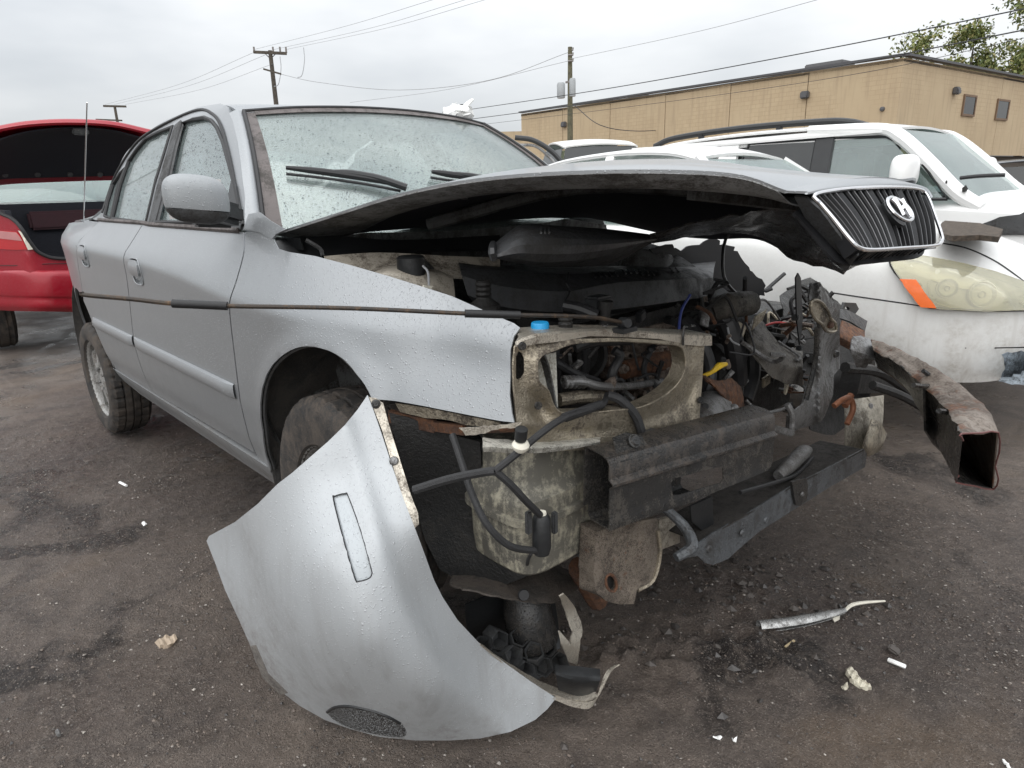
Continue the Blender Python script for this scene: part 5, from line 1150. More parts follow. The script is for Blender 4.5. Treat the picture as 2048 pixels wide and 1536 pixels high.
# crossmember
CA = np.array([.715, -.16, .245]); CB = np.array([.785, .76, .335])
cmx = vplane(CA[:2], CB[:2])
cmf = panel('crossmember', [(1352, 1108), (1385, 1093), (1402, 1083), (1426, 1066), (1500, 1024), (1580, 974), (1640, 944), (1728, 898), (1734, 908), (1730, 934), (1660, 974), (1590, 1018), (1520, 1062), (1480, 1096), (1456, 1118), (1426, 1130), (1410, 1126), (1396, 1112), (1370, 1116), (1356, 1122)], lambda x, y: cmx(x, y)-ray(x, y)*.006*math.sin(x*.05), LOWMET, car, step=9, th=.004, sharp=50)
cms = lambda px, py, back: cmx(px, py)+np.array([-back, back*.08, 0])
G = np.array([[cmx(a, b)+np.array([-k, k*.08, -.01*k/.15]) for k in (0, .004, .07, .13, .15)] for a, b in ((1404, 1085), (1426, 1067), (1500, 1025), (1580, 975), (1640, 945), (1728, 899))]); newobj('crossmember_shelf', *shell(G.reshape(-1, 3), gridF(6, 5), .004, (0, 0, 1)), grimy('shelf_dirt', (.05, .043, .037), (.02, .018, .016), .4, .6, 0, 30, 0, 1.0), cmf)
MB().tube([cmx(1352, 1115)-ray(1352, 1115)*.004, cmx(1384, 1092)-ray(1384, 1092)*.02, cmx(1388, 1060)+(-.03, 0, 0), cmx(1372, 1030)+(-.07, 0, 0)], [.012, .016, .014, .012], 10, 5).build('crossmember_bracket', LOWMET, cmf)
panel('shelf_upright', [(1402, 1020), (1445, 1000), (1448, 1058), (1424, 1068), (1404, 1050)], lambda x, y: cmx(x, y)+np.array([-.03, 0, 0]), BLACK, cmf, step=10, th=.005)
for (px, py) in ((1418, 1098), (1485, 1066), (1532, 1040)): MB().lathe(cmx(px, py)-ray(px, py)*.008, n_, [(0, .004), (.008, .004), (.011, 0)], 14).build('crossmember_bolt', LOWMET, cmf)
clip = panel('crossmember_clip', [(1584, 964), (1612, 956), (1616, 968), (1614, 1000), (1600, 1012), (1592, 1010), (1588, 990)], lambda x, y: cmx(x, y)-ray(x, y)*.016, BLACK_W, cmf, step=8, th=.008)
MB().lathe(cmx(1604, 988)-ray(1604, 988)*.022, n_, [(0, .005), (.006, .005), (.008, 0)], 10).build('clip_screw', GREYMET, clip)
MB().tube([PX(1480, 985, x=.72), PX(1540, 968, x=.73), PX(1590, 950, x=.72), PX(1625, 915, x=.70)], .006, 8, 5).build('bonnet_cable', HOSE, cmf)
MB().tube([PX(1556, 952, x=.70), PX(1580, 930, x=.70), PX(1605, 905, x=.69), PX(1618, 900, x=.68)], [.016, .022, .024, .012], 14, 4).build('fog_bulb_holder', GREYMET, cmf)
# ------------------------------------------------------------------ crushed far side of the nose
FP = lambda x_: (lambda a, b: PX(a, b, x=x_))
up_ = panel('lamp_panel', [(1622, 566), (1640, 564), (1660, 596), (1679, 612), (1680, 736), (1668, 750), (1666, 790), (1650, 832), (1640, 846), (1596, 858), (1580, 868), (1574, 856), (1576, 832), (1592, 820), (1606, 808), (1616, 770), (1628, 726), (1636, 660), (1626, 620), (1618, 596)], lambda a, b: PX(a, b, x=.62+.03*math.sin((b-560)*.03)+.02*math.exp(-((a-1640)/8)**2)), GREYMET, car, step=8, th=.006, sharp=45)
MB().tube([PX(1634, 655, x=.665), PX(1630, 725, x=.66), PX(1612, 800, x=.66)], .008, 6, 4).build('panel_fold', DARKMET, up_)
gk = [(1622+0, 604), (1632, 600), (1644, 606), (1656, 622), (1662, 638), (1670, 646), (1672, 660), (1662, 664), (1650, 660), (1644, 648), (1632, 640), (1622, 622)]
gp = panel('gusset_plate', gk, FP(.675), CREAM, up_, step=7, th=.006)
MB().tube([PX(a, b, x=.682) for a, b in gk], .005, 6, 2, closed=True).build('plate_rim', CREAM, gp)
MB().lathe(PX(1660, 650, x=.68), (1, -.3, 0), [(0, .01), (.010, .008), (.012, 0)], 12).build('plate_bolt', RUSTY, gp)
MB().lathe(PX(1671, 708, x=.665), (1, -.3, 0), [(0, .008), (.010, .008), (.013, 0)], 10).build('panel_bolt', DARKMET, up_)
pxn('crumpled_sheet', [[(1516, 626, .40), (1524, 640, .44), (1560, 690, .48), (1606, 702, .5)], [(1500, 650, .44), (1515, 680, .50), (1560, 720, .54), (1606, 735, .54)], [(1492, 664, .44), (1500, 700, .5), (1545, 755, .54), (1606, 772, .52)]], grimy('sheet_brown', (.17, .155, .135), (.045, .04, .034), .45, .45, .2, 14, .25, .7), car, 5, 5, .004, .002)
panel('bent_tab', [(1512, 632), (1530, 622), (1534, 618), (1526, 640), (1505, 660)], FP(.50), CREAM, car, step=6, th=.004)
# grey hinge plate with punched holes and its stay
pk = pxn('lamp_bracket', [[(1392, 792, .52), (1412, 782, .55), (1440, 784, .57), (1462, 800, .57)], [(1388, 812, .58), (1410, 806, .60), (1440, 806, .61), (1466, 816, .60)], [(1394, 848, .62), (1415, 842, .64), (1440, 838, .64), (1466, 832, .62)], [(1400, 864, .61), (1420, 858, .63), (1440, 852, .63), (1464, 846, .61)]], GREYMET, car, 5, 5, .004)
KB = bvh_of(pk)
for (px, py) in ((1393, 818), (1410, 814), (1428, 838)): q = onmesh(KB, .002)(px, py); MB().lathe(q, CAM-q, [(0, .0015), (.008, .0015), (.0095, 0)], 12).build('punched_hole', RUBBER_S, pk)
q = onmesh(KB, .003)(1466, 818); MB().lathe(q, CAM-q, [(0, .006), (.006, .007), (.012, .002), (.014, 0)], 14).build('rivet', GREYMET, pk)
MB().bar(PX(1462, 834, x=.60), PX(1582, 866, x=.66), .028, .022, bev=.005).tube([PX(1582, 868, x=.66), PX(1584, 830, x=.655), PX(1574, 808, x=.64)], .010, 8, 3).build('bracket_stay', GREYMET, pk)
MB().tube([PX(1492, 800, x=.55), PX(1520, 825, x=.58), PX(1560, 820, x=.6), PX(1576, 812, x=.6)], .005, 6, 4).build('lock_wire', GREYMET, pk)
# rusty latch and yellow dipstick handle
pxn('rusty_latch', [[(1398, 746, .56), (1420, 756, .57), (1444, 762, .57), (1462, 756, .55), (1480, 770, .53)], [(1402, 752, .57), (1424, 768, .59), (1446, 785, .59), (1468, 785, .57), (1488, 800, .54)], [(1404, 756, .56), (1430, 778, .58), (1456, 808, .58), (1474, 822, .56), (1490, 826, .53)]], RUSTY, car, 5, 5, .005, .001)
MB().tube([PX(1406, 752, x=.55), PX(1424, 744, x=.57), PX(1438, 732, x=.58), PX(1452, 728, x=.58)], [.006, .006, .010, .006], 8, 4).build('dipstick', YELLOW, engine)
# far rail, plates, copper hose
rp = pxn('rail_plate', [[(1690, 800, .62), (1730, 795, .64), (1768, 790, .66)], [(1692, 850, .66), (1732, 845, .68), (1766, 840, .69)], [(1690, 915, .68), (1730, 905, .70), (1758, 880, .70)]], grimy('plate_pale', (.36, .33, .27), (.09, .075, .055), .48, .5, .2, 14, .2, .5), car, 5, 5, .005)
pxn('rail_plate', [[(1744, 838, .70), (1760, 845, .72), (1774, 868, .72)], [(1728, 890, .72), (1745, 895, .73), (1768, 885, .73)], [(1722, 910, .70), (1740, 912, .71), (1764, 900, .71)]], CREAM, car, 5, 5, .005)
MB().lathe(PX(1740, 812, x=.66), (1, -.4, 0), [(0, .006), (.010, .006), (.012, 0)], 12).build('rail_bolt', GREYMET, rp)
mb = MB(); mb.tube([PX(1668, 812, x=.66), PX(1684, 800, x=.67), PX(1700, 796, x=.67), PX(1706, 818, x=.68), PX(1694, 848, x=.68)], .010, 10, 5); mb.tube([PX(1690, 812, x=.67), PX(1702, 790, x=.67)], .012, 8, 1); mb.build('copper_hose', COPPER, car)
pxn('rail_stub', [[(1684, 640, .50), (1705, 650, .52), (1730, 662, .54)], [(1680, 668, .55), (1705, 680, .57), (1728, 690, .58)], [(1680, 690, .54), (1705, 704, .56), (1716, 720, .56)]], RUSTY, car, 4, 4, .005)
pxn('strut_bracket', [[(1680, 618, .45), (1700, 622, .45), (1735, 642, .45)], [(1680, 636, .50), (1702, 644, .50), (1730, 662, .50)]], GREYPL, car, 4, 4, .006)
panel('lamp_lug', [(1690, 605), (1712, 606), (1718, 618), (1706, 634), (1694, 640), (1684, 622)], FP(.40), BLACK, car, holes=[[(1694+5*math.cos(a), 618+5*math.sin(a)) for a in np.linspace(0, 6.28, 8, endpoint=False)]], step=6, th=.012)
pxn('far_wing_remnant', [[(1560, 590, .1), (1620, 555, .05), (1668, 590, .08), (1700, 620, .2)], [(1570, 640, .2), (1625, 640, .22), (1690, 640, .3), (1712, 660, .35)], [(1600, 720, .3), (1650, 750, .35), (1700, 740, .4), (1730, 750, .45)], [(1620, 860, .4), (1670, 870, .42), (1710, 830, .45), (1740, 800, .5)]], OILY, car, 5, 5, .004, .003)
panel('torn_strip', [(1597, 546), (1602, 556), (1606, 640), (1600, 690), (1594, 640), (1592, 556)], FP(.50), BLACK, car, step=8, th=.005)
# beam half bent forward, rusty, its open end towards us
st4 = [[(1742, 678, .72), (1748, 702, .75), (1750, 722, .73), (1756, 735, .69)], [(1790, 694, .81), (1786, 722, .83), (1788, 752, .80), (1800, 765, .77)],
       [(1824, 711, .88), (1816, 744, .90), (1818, 786, .87), (1834, 800, .84)], [(1862, 731, .955), (1846, 772, .965), (1842, 826, .925), (1866, 838, .90)],
       [(1900, 755, 1.02), (1874, 800, 1.03), (1864, 862, .98), (1904, 878, .97)], [(1940, 785, 1.09), (1898, 828, 1.095), (1884, 904, 1.04), (1938, 920, 1.04)],
       [(1974, 818, 1.15), (1913, 850, 1.15), (1900, 938, 1.09), (1966, 954, 1.11)], [(1998, 866, 1.205), (1922, 868, 1.19), (1914, 966, 1.13), (1986, 980, 1.17)]]
ctl = [[PX(a, b, x=c) for a, b, c in r] for r in st4]; ctl = np.array([cr([r[i] for r in ctl], 4) for i in range(4)]).transpose(1, 0, 2)
rj = np.random.default_rng(2); ctl = ctl+rj.normal(0, .0016, ctl.shape)
def ridge_(a, b, n_, dip): return [a+(b-a)*t_+dip*math.sin(math.pi*t_*3)*np.array([0, 0, 1.]) for t_ in np.linspace(0, 1, n_)]
A = np.array([ridge_(r[3], r[0], 7, .004)[:-1]+ridge_(r[0], r[1], 6, .003) for r in ctl])
rb = newobj('bent_bumper_beam', *shell(A.reshape(-1, 3), gridF(A.shape[0], A.shape[1]), .003, (0, 0, 1)), RUSTBEAM, car, True, 40)
A = np.array([ridge_(r[1], r[2], 6, .003)+ridge_(r[2], r[3], 4, 0)[1:] for r in ctl])
newobj('beam_side', *shell(A.reshape(-1, 3), gridF(A.shape[0], A.shape[1]), .003, (0, -1, 0)), DARKMET, rb, True, 40)
E_ = ctl[-1]; lip = [E_[1]+(E_[2]-E_[1])*.16+np.array([0, .02, 0]), E_[1]+np.array([0, .006, -.01]), E_[1], (E_[0]+E_[1])/2, E_[0], E_[0]+(E_[3]-E_[0])*.3+np.array([.006, 0, 0]), E_[0]+(E_[3]-E_[0])*.55, E_[0]+(E_[3]-E_[0])*.8+np.array([.008, .01, 0]), E_[3], (E_[2]+E_[3])/2, E_[2], E_[2]+np.array([0, .015, .015])]
MB().tube(lip, .0022, 5, 2).build('torn_edge', plain('red_primer', (.16, .06, .055), .5), rb)
for (px, py, x_) in ((1845, 748, .95), (1895, 800, 1.05)):
    mb = MB(); q = PX(px, py, x=x_); q2 = PX(px-18, py+22, x=x_+.02); mb.tube([q+(0, 0, .01), PX(px+18, py+8, x=x_+.02), PX(px+14, py+24, x=x_+.03), q2], .007, 6, 2); mb.build('beam_hook', DARKMET, rb)
panel('beam_web', [(1850, 770), (1872, 800), (1886, 850), (1900, 900), (1896, 915), (1870, 890), (1852, 862)], FP(.98), DARKMET, rb, step=9, th=.006)
pxn('crash_plate', [[(1706, 672, .66), (1735, 676, .69), (1758, 690, .72)], [(1702, 700, .69), (1730, 708, .72), (1750, 715, .74)], [(1712, 735, .69), (1730, 735, .71), (1742, 725, .72)]], GREYMET, rb, 4, 4, .005, .0015)
mb = MB(); mb.tube([PX(1745, 770, x=.62), PX(1800, 790, x=.68), PX(1845, 815, x=.74)], .018, 8, 4); mb.tube([PX(1690, 735, x=.55), PX(1760, 745, x=.6), PX(1830, 790, x=.7)], .022, 8, 4); mb.bar(PX(1700, 760, x=.5), PX(1840, 760, x=.55), .08, .1); mb.build('side_member', OILY, car)
# ------------------------------------------------------------------ black liner behind the bumper corner
LN = vplane((.28, -.80), (.56, -.60))
panel('wing_liner', [(778, 826), (820, 836), (900, 868), (960, 884), (964, 950), (975, 1060), (990, 1090), (1040, 1120), (1060, 1150), (1010, 1170), (930, 1166), (880, 1140), (850, 1080), (820, 980), (795, 900)], lambda x, y: LN(x, y)+ray(x, y)*(.03*math.sin((x-780)*.012)+.012*math.sin(y*.02)), grimy('liner_plastic', (.016, .016, .016), (.04, .037, .033), .25, .55, 0, 7, 0, .6), car, step=16, th=.004)
pxn('splash_shield', [[(905, 1150, .36), (1000, 1128, .40), (1080, 1118, .42), (1150, 1145, .44)], [(900, 1168, .42), (1000, 1160, .46), (1090, 1150, .48), (1178, 1157, .50)], [(925, 1176, .50), (1010, 1195, .54), (1085, 1205, .55), (1125, 1200, .55)]], grimy('shield_brown', (.085, .07, .058), (.03, .027, .024), .42, .6, 0, 12, 0, .5), car, 6, 6, .004, .001)
MB().lathe(PX(1047, 1190, x=.55), (.8, -.4, .4), [(0, .005), (.012, .005), (.014, 0)], 12).build('shield_clip', RUBBER_S, car)
MB().tube([PX(1052, 1145, x=.56), PX(1056, 1120, x=.60), PX(1062, 1108, x=.62)], .004, 6, 3).build('drain_tube', CABLE, car)
mb = MB(); mb.tube([PX(1160, 1135, x=.55), PX(1175, 1165, x=.52), PX(1195, 1200, x=.5)], .03, 10, 3); mb.build('tow_hook', RUSTY, car)
# ------------------------------------------------------------------ bumper cover: hangs off the wing by one screw, resting on the dirt
bc_pts = [(735, 790, -.868), (835, 1050, -.90), (620, 915, -1.0), (555, 970, -1.05), (415, 1080, -1.10), (450, 1180, -1.11), (500, 1290, -1.105), (600, 1410, -1.055), (690, 1455, -.99), (800, 1478, -.912), (900, 1480, -.825), (1000, 1470, -.73), (1080, 1440, -.645), (1110, 1390, -.605), (1190, 1408, -.52), (1240, 1330, -.46), (875, 1180, -.865), (990, 1310, -.72), (640, 1130, -1.065), (740, 1290, -1.035), (860, 1390, -.925), (540, 1180, -1.095), (780, 1120, -.965), (690, 950, -.955)]
Kp = np.array(bc_pts); Pk = Kp[:, :2]/500
def _phi(r): return np.where(r > 1e-9, r*r*np.log(r+1e-12), 0)
n0 = len(Pk); Mx = np.zeros((n0+3, n0+3)); Mx[:n0, :n0] = _phi(np.linalg.norm(Pk[:, None]-Pk[None], axis=2))+np.eye(n0)*.004; Mx[:n0, n0] = 1; Mx[:n0, n0+1:] = Pk; Mx[n0, :n0] = 1; Mx[n0+1:, :n0] = Pk.T
wts = np.linalg.solve(Mx, np.append(Kp[:, 2], [0, 0, 0]))
def seg_signed(p, line):
    best = 1e9; sg = 1
    for a, b in zip(line[:-1], line[1:]):
        a = np.array(a, float); b = np.array(b, float); ab = b-a; t_ = np.clip(((p-a)@ab)/(ab@ab), 0, 1); q = a+ab*t_; d = np.linalg.norm(p-q)
        if d < best: best = d; sg = np.sign(ab[0]*(p-a)[1]-ab[1]*(p-a)[0])
    return best*sg
ridge1 = [(400, 900), (470, 1040), (520, 1150), (575, 1290), (640, 1400), (700, 1450), (900, 1700)]
ridge2 = [(650, 700), (742, 1010), (775, 1120), (820, 1230), (880, 1330), (960, 1410), (1010, 1455), (1150, 1560)]
def bcS(px, py, off=0.):
    p = np.array([px, py]); y = float(_phi(np.linalg.norm(p/500-Pk, axis=1))@wts[:n0]+wts[n0]+wts[n0+1:]@(p/500))
    q = PX(px, py, y=y); r = ray(px, py); r = r/np.linalg.norm(r)
    d1 = seg_signed(p, ridge1); d2 = seg_signed(p, ridge2)
    q = q+r*(.028*math.tanh(d1/20)+.012*math.tanh(-d2/18)-.012*math.exp(-(d2/24)**2)-off)
    return q
edge_ul = [(735, 790), (716, 818), (690, 850), (655, 884), (618, 916), (585, 945), (555, 968), (515, 1008), (470, 1044), (418, 1072), (413, 1082)]
edge_lo = [(430, 1125), (450, 1180), (478, 1240), (500, 1290), (512, 1325), (540, 1366), (600, 1412), (650, 1440), (700, 1458), (760, 1474), (830, 1481), (900, 1481), (960, 1477), (1020, 1464), (1070, 1440), (1095, 1418), (1112, 1396)]
edge_ur = [(1060, 1362), (1010, 1326), (960, 1288), (915, 1240), (885, 1194), (868, 1160), (850, 1110), (832, 1062), (808, 1000), (785, 935), (764, 870), (745, 815)]
bump_root = thing('bumper_cover', tuple(np.array(bcS(800, 1470))*[1, 1, 0]), 'torn silver bumper corner hanging from one screw and resting on the dirt', 'bumper')
mk = [(667, 1000), (670, 992), (690, 987), (697, 993), (722, 1062), (742, 1135), (744, 1148), (738, 1157), (718, 1163), (710, 1157), (690, 1090)]
mk = [tuple(p[:2]) for p in cr([(a, b, 0) for a, b in mk], 3, True)]
for nm, ol, mt, off, st in (('cover_skin', edge_ul+edge_lo+edge_ur, SILVER_B, 0, 13),):
    skin = panel(nm, ol, bcS, mt, bump_root, holes=[mk], step=st, th=.004, sharp=50)
panel('side_marker', mk, lambda x, y: bcS(x, y, -.005), paint('marker_lens', (.36, .385, .40), .4, .3, .3), bump_root, step=9, th=.004)
MB().tube([bcS(*p, -.001) for p in mk], .0014, 6, 1, closed=True).build('marker_gap', RUBBER_S, bump_root)
fg = [(655, 1424), (672, 1414), (700, 1412), (740, 1420), (775, 1432), (800, 1446), (812, 1462), (806, 1474), (770, 1472), (720, 1462), (690, 1452), (668, 1440)]
panel('fog_recess', [tuple(p[:2]) for p in cr([(a, b, 0) for a, b in fg], 3, True)], lambda x, y: bcS(x, y, .002), FOGM, bump_root, step=9, th=.003)
MB().tube([bcS(*p, .001) for p in fg[:6]], .004, 6, 3).build('fog_recess_lip', BLACK, bump_root)
def strip(px, py): return bcS(px, py, .003)
panel('edge_flange', [(738, 794), (752, 796), (766, 806), (778, 850), (800, 920), (822, 990), (836, 1026), (838, 1048), (826, 1060), (816, 1030), (806, 1000), (788, 940), (764, 860)], lambda x, y: bcS(x, y, -.002), CREAM_B, bump_root, step=8, th=.003)
MB().lathe(bcS(752, 808, .001), CAM-bcS(752, 808), [(0, .005), (.005, .005), (.006, .002), (.009, .001), (.010, 0)], 14).build('screw', DARKMET, bump_root)
MB().lathe(bcS(788, 922, .001), CAM-bcS(788, 922), [(0, .006), (.007, .005), (.010, 0)], 12).build('screw', GREYMET, bump_root)
# rolled white inner lip at the front corner and its black wing
lipb = net('front_lip', [[tuple(bcS(960, 1288)), tuple(bcS(1010, 1328)), tuple(bcS(1060, 1364)), tuple(bcS(1112, 1390)), tuple(bcS(1165, 1402)), tuple(bcS(1195, 1392))], [tuple(bcS(955, 1282, -.02)), tuple(bcS(1008, 1320, -.03)), tuple(bcS(1062, 1352, -.035)), tuple(bcS(1115, 1376, -.035)), tuple(bcS(1165, 1384, -.03)), tuple(bcS(1188, 1380, -.02))]], CREAM_B, bump_root, 5, 2, .003, None, .0006)
net('front_wing', [[tuple(bcS(1112, 1392)), tuple(bcS(1160, 1404)), tuple(bcS(1194, 1396)), tuple(bcS(1222, 1345)), tuple(bcS(1240, 1330))], [tuple(bcS(1105, 1398)), tuple(bcS(1150, 1415)), tuple(bcS(1186, 1412)), tuple(bcS(1210, 1350, -.01)), tuple(bcS(1230, 1332, -.01))]], CREAM_B, bump_root, 4, 3, .003)
pxn('inner_channel', [[(1110, 1330, .60), (1150, 1332, .62), (1200, 1338, .64)], [(1112, 1350, .62), (1150, 1360, .64), (1200, 1362, .66)], [(1116, 1380, .60), (1155, 1392, .62), (1190, 1388, .64)]], BLACK, bump_root, 4, 4, .004)
panel('skirt_slots', [(500, 1292), (512, 1290), (536, 1346), (576, 1386), (560, 1390), (524, 1354)], lambda x, y: bcS(x, y, .0015), grimy('scuffed_edge', (.22, .20, .18), (.05, .045, .04), .5, .7), bump_root, step=8, th=.002)
# what lies in the hollow of the bumper: foam cells, black tube, torn white flap, old tyre edge
fo_root = thing('absorber_foam', tuple(PX(1030, 1340, z=.0)), 'broken grey honeycomb bumper foam lying inside the torn bumper corner', 'foam')
FOAM = grimy('foam_grey', (.06, .063, .066), (.04, .038, .035), .4, .7)
r7 = np.random.default_rng(17); c7 = PX(1028, 1312, x=.50); eu7 = np.array([.35, .93, -.05]); ev7 = np.array([-.42, .1, .62]); eu7 /= np.linalg.norm(eu7); ev7 = ev7-eu7*(ev7@eu7); ev7 /= np.linalg.norm(ev7); en7 = np.cross(eu7, ev7); en7 = en7 if en7@(CAM-c7) > 0 else -en7
for iu in range(-2, 3):
    for iv in range(-1, 2):
        if (iu, iv) in ((2, 1), (-2, -1)): continue
        s7 = .026; p = c7+eu7*(iu*s7*1.78+(iv % 2)*s7*.89)+ev7*iv*s7*1.56+en7*r7.normal(0, .008); R7 = rot(eu7, r7.normal(0, .16))@rot(ev7, r7.normal(0, .16)); secs = []
        for k_, sc in ((-.05, 1.0), (0, .98), (.004, .90), (-.002, .84), (-.045, .70)):
            secs.append([p+R7@(eu7*math.sin(a)*s7*sc+ev7*math.cos(a)*s7*sc+en7*(k_+.006*math.sin(a*2+iu))) for a in np.linspace(0, 6.2832, 6, endpoint=False)])
        MB().loft(secs, True, True).build('foam_cell', FOAM, fo_root, True, 25)
pb = MB().tube([PX(1050, 1190, x=.44), PX(1056, 1230, x=.46), PX(1066, 1280, x=.47)], [.058, .062, .066], 20, 4).build('horn_tube', BLACK_W, car)
fl = thing('torn_flap', tuple(PX(1140, 1320, x=.62)*[1, 1, 0]), 'torn white plastic flap standing up beside the broken foam', 'plastic scrap')
panel('flap', ragged([(1118, 1192), (1130, 1188), (1146, 1208), (1160, 1236), (1166, 1262), (1158, 1300), (1154, 1332), (1138, 1322), (1124, 1290), (1120, 1262), (1132, 1276), (1142, 1290), (1146, 1262), (1134, 1226)], .9, 6), lambda x, y: PX(x, y, x=.60+.02*math.sin(y*.04)), CREAM_B, fl, step=8, th=.004)
pxn('hollow_floor', [[(930, 1210, .38), (1020, 1180, .40), (1110, 1200, .42)], [(940, 1270, .36), (1030, 1260, .38), (1120, 1280, .42)], [(990, 1330, .40), (1060, 1370, .44), (1120, 1370, .5)]], BLACK, bump_root, 4, 4, .004)

# ------------------------------------------------------------------ scraps on the dirt
def gpt(px, py, up=0.): p = PX(px, py, z=0); p[2] = gz(p[0], p[1])+up; return p
tr = thing('trim_strip', tuple(gpt(1640, 1240)), 'snapped chrome trim strip with a frayed thin end lying on the dirt', 'trim strip')
mb = []; P = cr([PX(*p, z=.024) for p in ((1518, 1253), (1560, 1249), (1610, 1241), (1655, 1231), (1690, 1221))], 6); W_ = np.interp(np.linspace(0, 1, len(P)), [0, .5, .8, 1], [.017, .016, .012, .006]); secs = []
for i, p in enumerate(P):
    T = P[min(i+1, len(P)-1)]-P[max(i-1, 0)]; T /= np.linalg.norm(T); s1 = np.cross(T, [0, 0, 1.]); s1 /= np.linalg.norm(s1); w_ = W_[i]; secs.append([p+s1*w_*math.cos(a)+np.array([0, 0, 1])*w_*.9*math.sin(a) for a in np.linspace(.2, 5.2, 12)])
newobj('strip_shell', *shell(np.array(secs).reshape(-1, 3), gridF(len(secs), 12), .002, None), grimy('scuffed_chrome', (.55, .55, .54), (.08, .075, .07), .42, .22, .8, 40, 0, .3), tr)
MB().tube([PX(1690, 1221, z=.024), PX(1704, 1210, z=.028), PX(1730, 1205, z=.022), PX(1770, 1202, z=.016)], [.005, .006, .005, .003], 6, 4).build('strip_tail', WHITEPL, tr)
panel('strip_tab', [(1658, 1236), (1680, 1230), (1678, 1246), (1668, 1250)], lambda x, y: gpt(x, y, .014), WHITEPL, tr, step=5, th=.003, out=(0, 0, 1))
def scrap(pts, label, mat, th=.006, up=.006, name='plastic_chip', cat='plastic chip', rag=1.0, seed=1):
    o = panel(name, ragged(pts, rag, seed) if rag else pts, lambda x, y: gpt(x, y, up+.004*math.sin(x*.4)*math.cos(y*.3)), mat, None, step=4, th=th, out=(0, 0, 1)); tag(o, label, cat, 'pale scraps on the dirt')
PALE = grimy('pale_scrap', (.72, .68, .55), (.30, .25, .18), .3, .6, 0, 40)
scrap([(1690, 1342), (1702, 1336), (1715, 1345), (1722, 1360), (1740, 1372), (1742, 1378), (1720, 1376), (1700, 1364)], 'largest cream foam crumb on the dirt below the chrome strip', PALE, .012, .012, seed=3)
scrap([(1683, 1374), (1692, 1370), (1697, 1376), (1688, 1380)], 'small cream crumb just left of the largest foam crumb', PALE, .006, .006, seed=4)
o = MB().tube([gpt(1776, 1325, .008), gpt(1790, 1332, .01), gpt(1810, 1336, .006)], .006, 6, 4).build('plastic_clip', BAG); tag(o, 'curved white plastic clip right of the foam crumb', 'plastic chip', 'pale scraps on the dirt')
scrap([(1426, 1480), (1434, 1474), (1444, 1480), (1440, 1484)], 'left of two white flakes near the bottom edge', BAG, .003, .005, rag=.4, seed=5)
scrap([(1464, 1476), (1468, 1482), (1474, 1476), (1472, 1486), (1466, 1486)], 'right of two white flakes near the bottom edge', BAG, .003, .005, rag=.3, seed=6)
scrap([(2004, 1518), (2012, 1520), (2030, 1534), (2024, 1536)], 'pale splinter in the bottom right corner', BAG, .004, .006, rag=.3, seed=7)
scrap([(318, 1283), (332, 1276), (350, 1272), (355, 1282), (340, 1292), (322, 1294)], 'flat tan stone chip left of the bumper corner', plain('tan_stone', (.34, .27, .20), .7), .012, .010, 'stone_chip', 'stone', 1.0, 8)
o = MB().tube([gpt(240, 968, .006), gpt(254, 977, .008)], .006, 6, 1).build('cigarette_end', BAG); tag(o, 'white stub lying in the shade beside the sill', 'litter')
scrap([(284, 1052), (290, 1048), (295, 1052), (288, 1056)], 'single white flake left of the bumper tip', BAG, .006, .006, rag=.3, seed=9)
o = MB().tube([gpt(115, 1464, .006), gpt(119, 1474, .01)], .005, 6, 1).build('metal_bolt', GREYMET); tag(o, 'small bolt on the dirt near the bottom left corner', 'bolt')
o = MB().bar(gpt(1570, 1296, .006), gpt(1588, 1288, .006), .006, .004).build('wood_splinter', plain('straw', (.45, .36, .22), .7)); tag(o, 'straw coloured splinter below the chrome strip', 'litter')
o = MB().box(gpt(1786, 1306, .008), (.03, .022, .02), rot((1, 1, 0), .5), .004).build('dark_stone', ST[0]); tag(o, 'dark stone above the curved white clip', 'stone')
# ------------------------------------------------------------------ crumpled white bag on the far roof edge
bgp = PX(915, 228, x=-.95); rb2 = np.random.default_rng(12); G = superel(bgp, (.055, .075, .035), 1, 1, np.eye(3), n=20, m_=12); G = G+rb2.normal(0, .006, G.shape)
bag = thing('plastic_bag', tuple(bgp-(0, 0, .03)), 'crumpled white plastic bag lying on the silver roof edge', 'plastic bag')
newobj('bag_body', G.reshape(-1, 3), gridF(13, 20, True), BAG, bag, True, 20)
MB().tube([PX(925, 226, x=-.93), PX(934, 210, x=-.93), PX(946, 199, x=-.93)], [.02, .012, .006], 7, 3).build('bag_tail', BAG, bag)
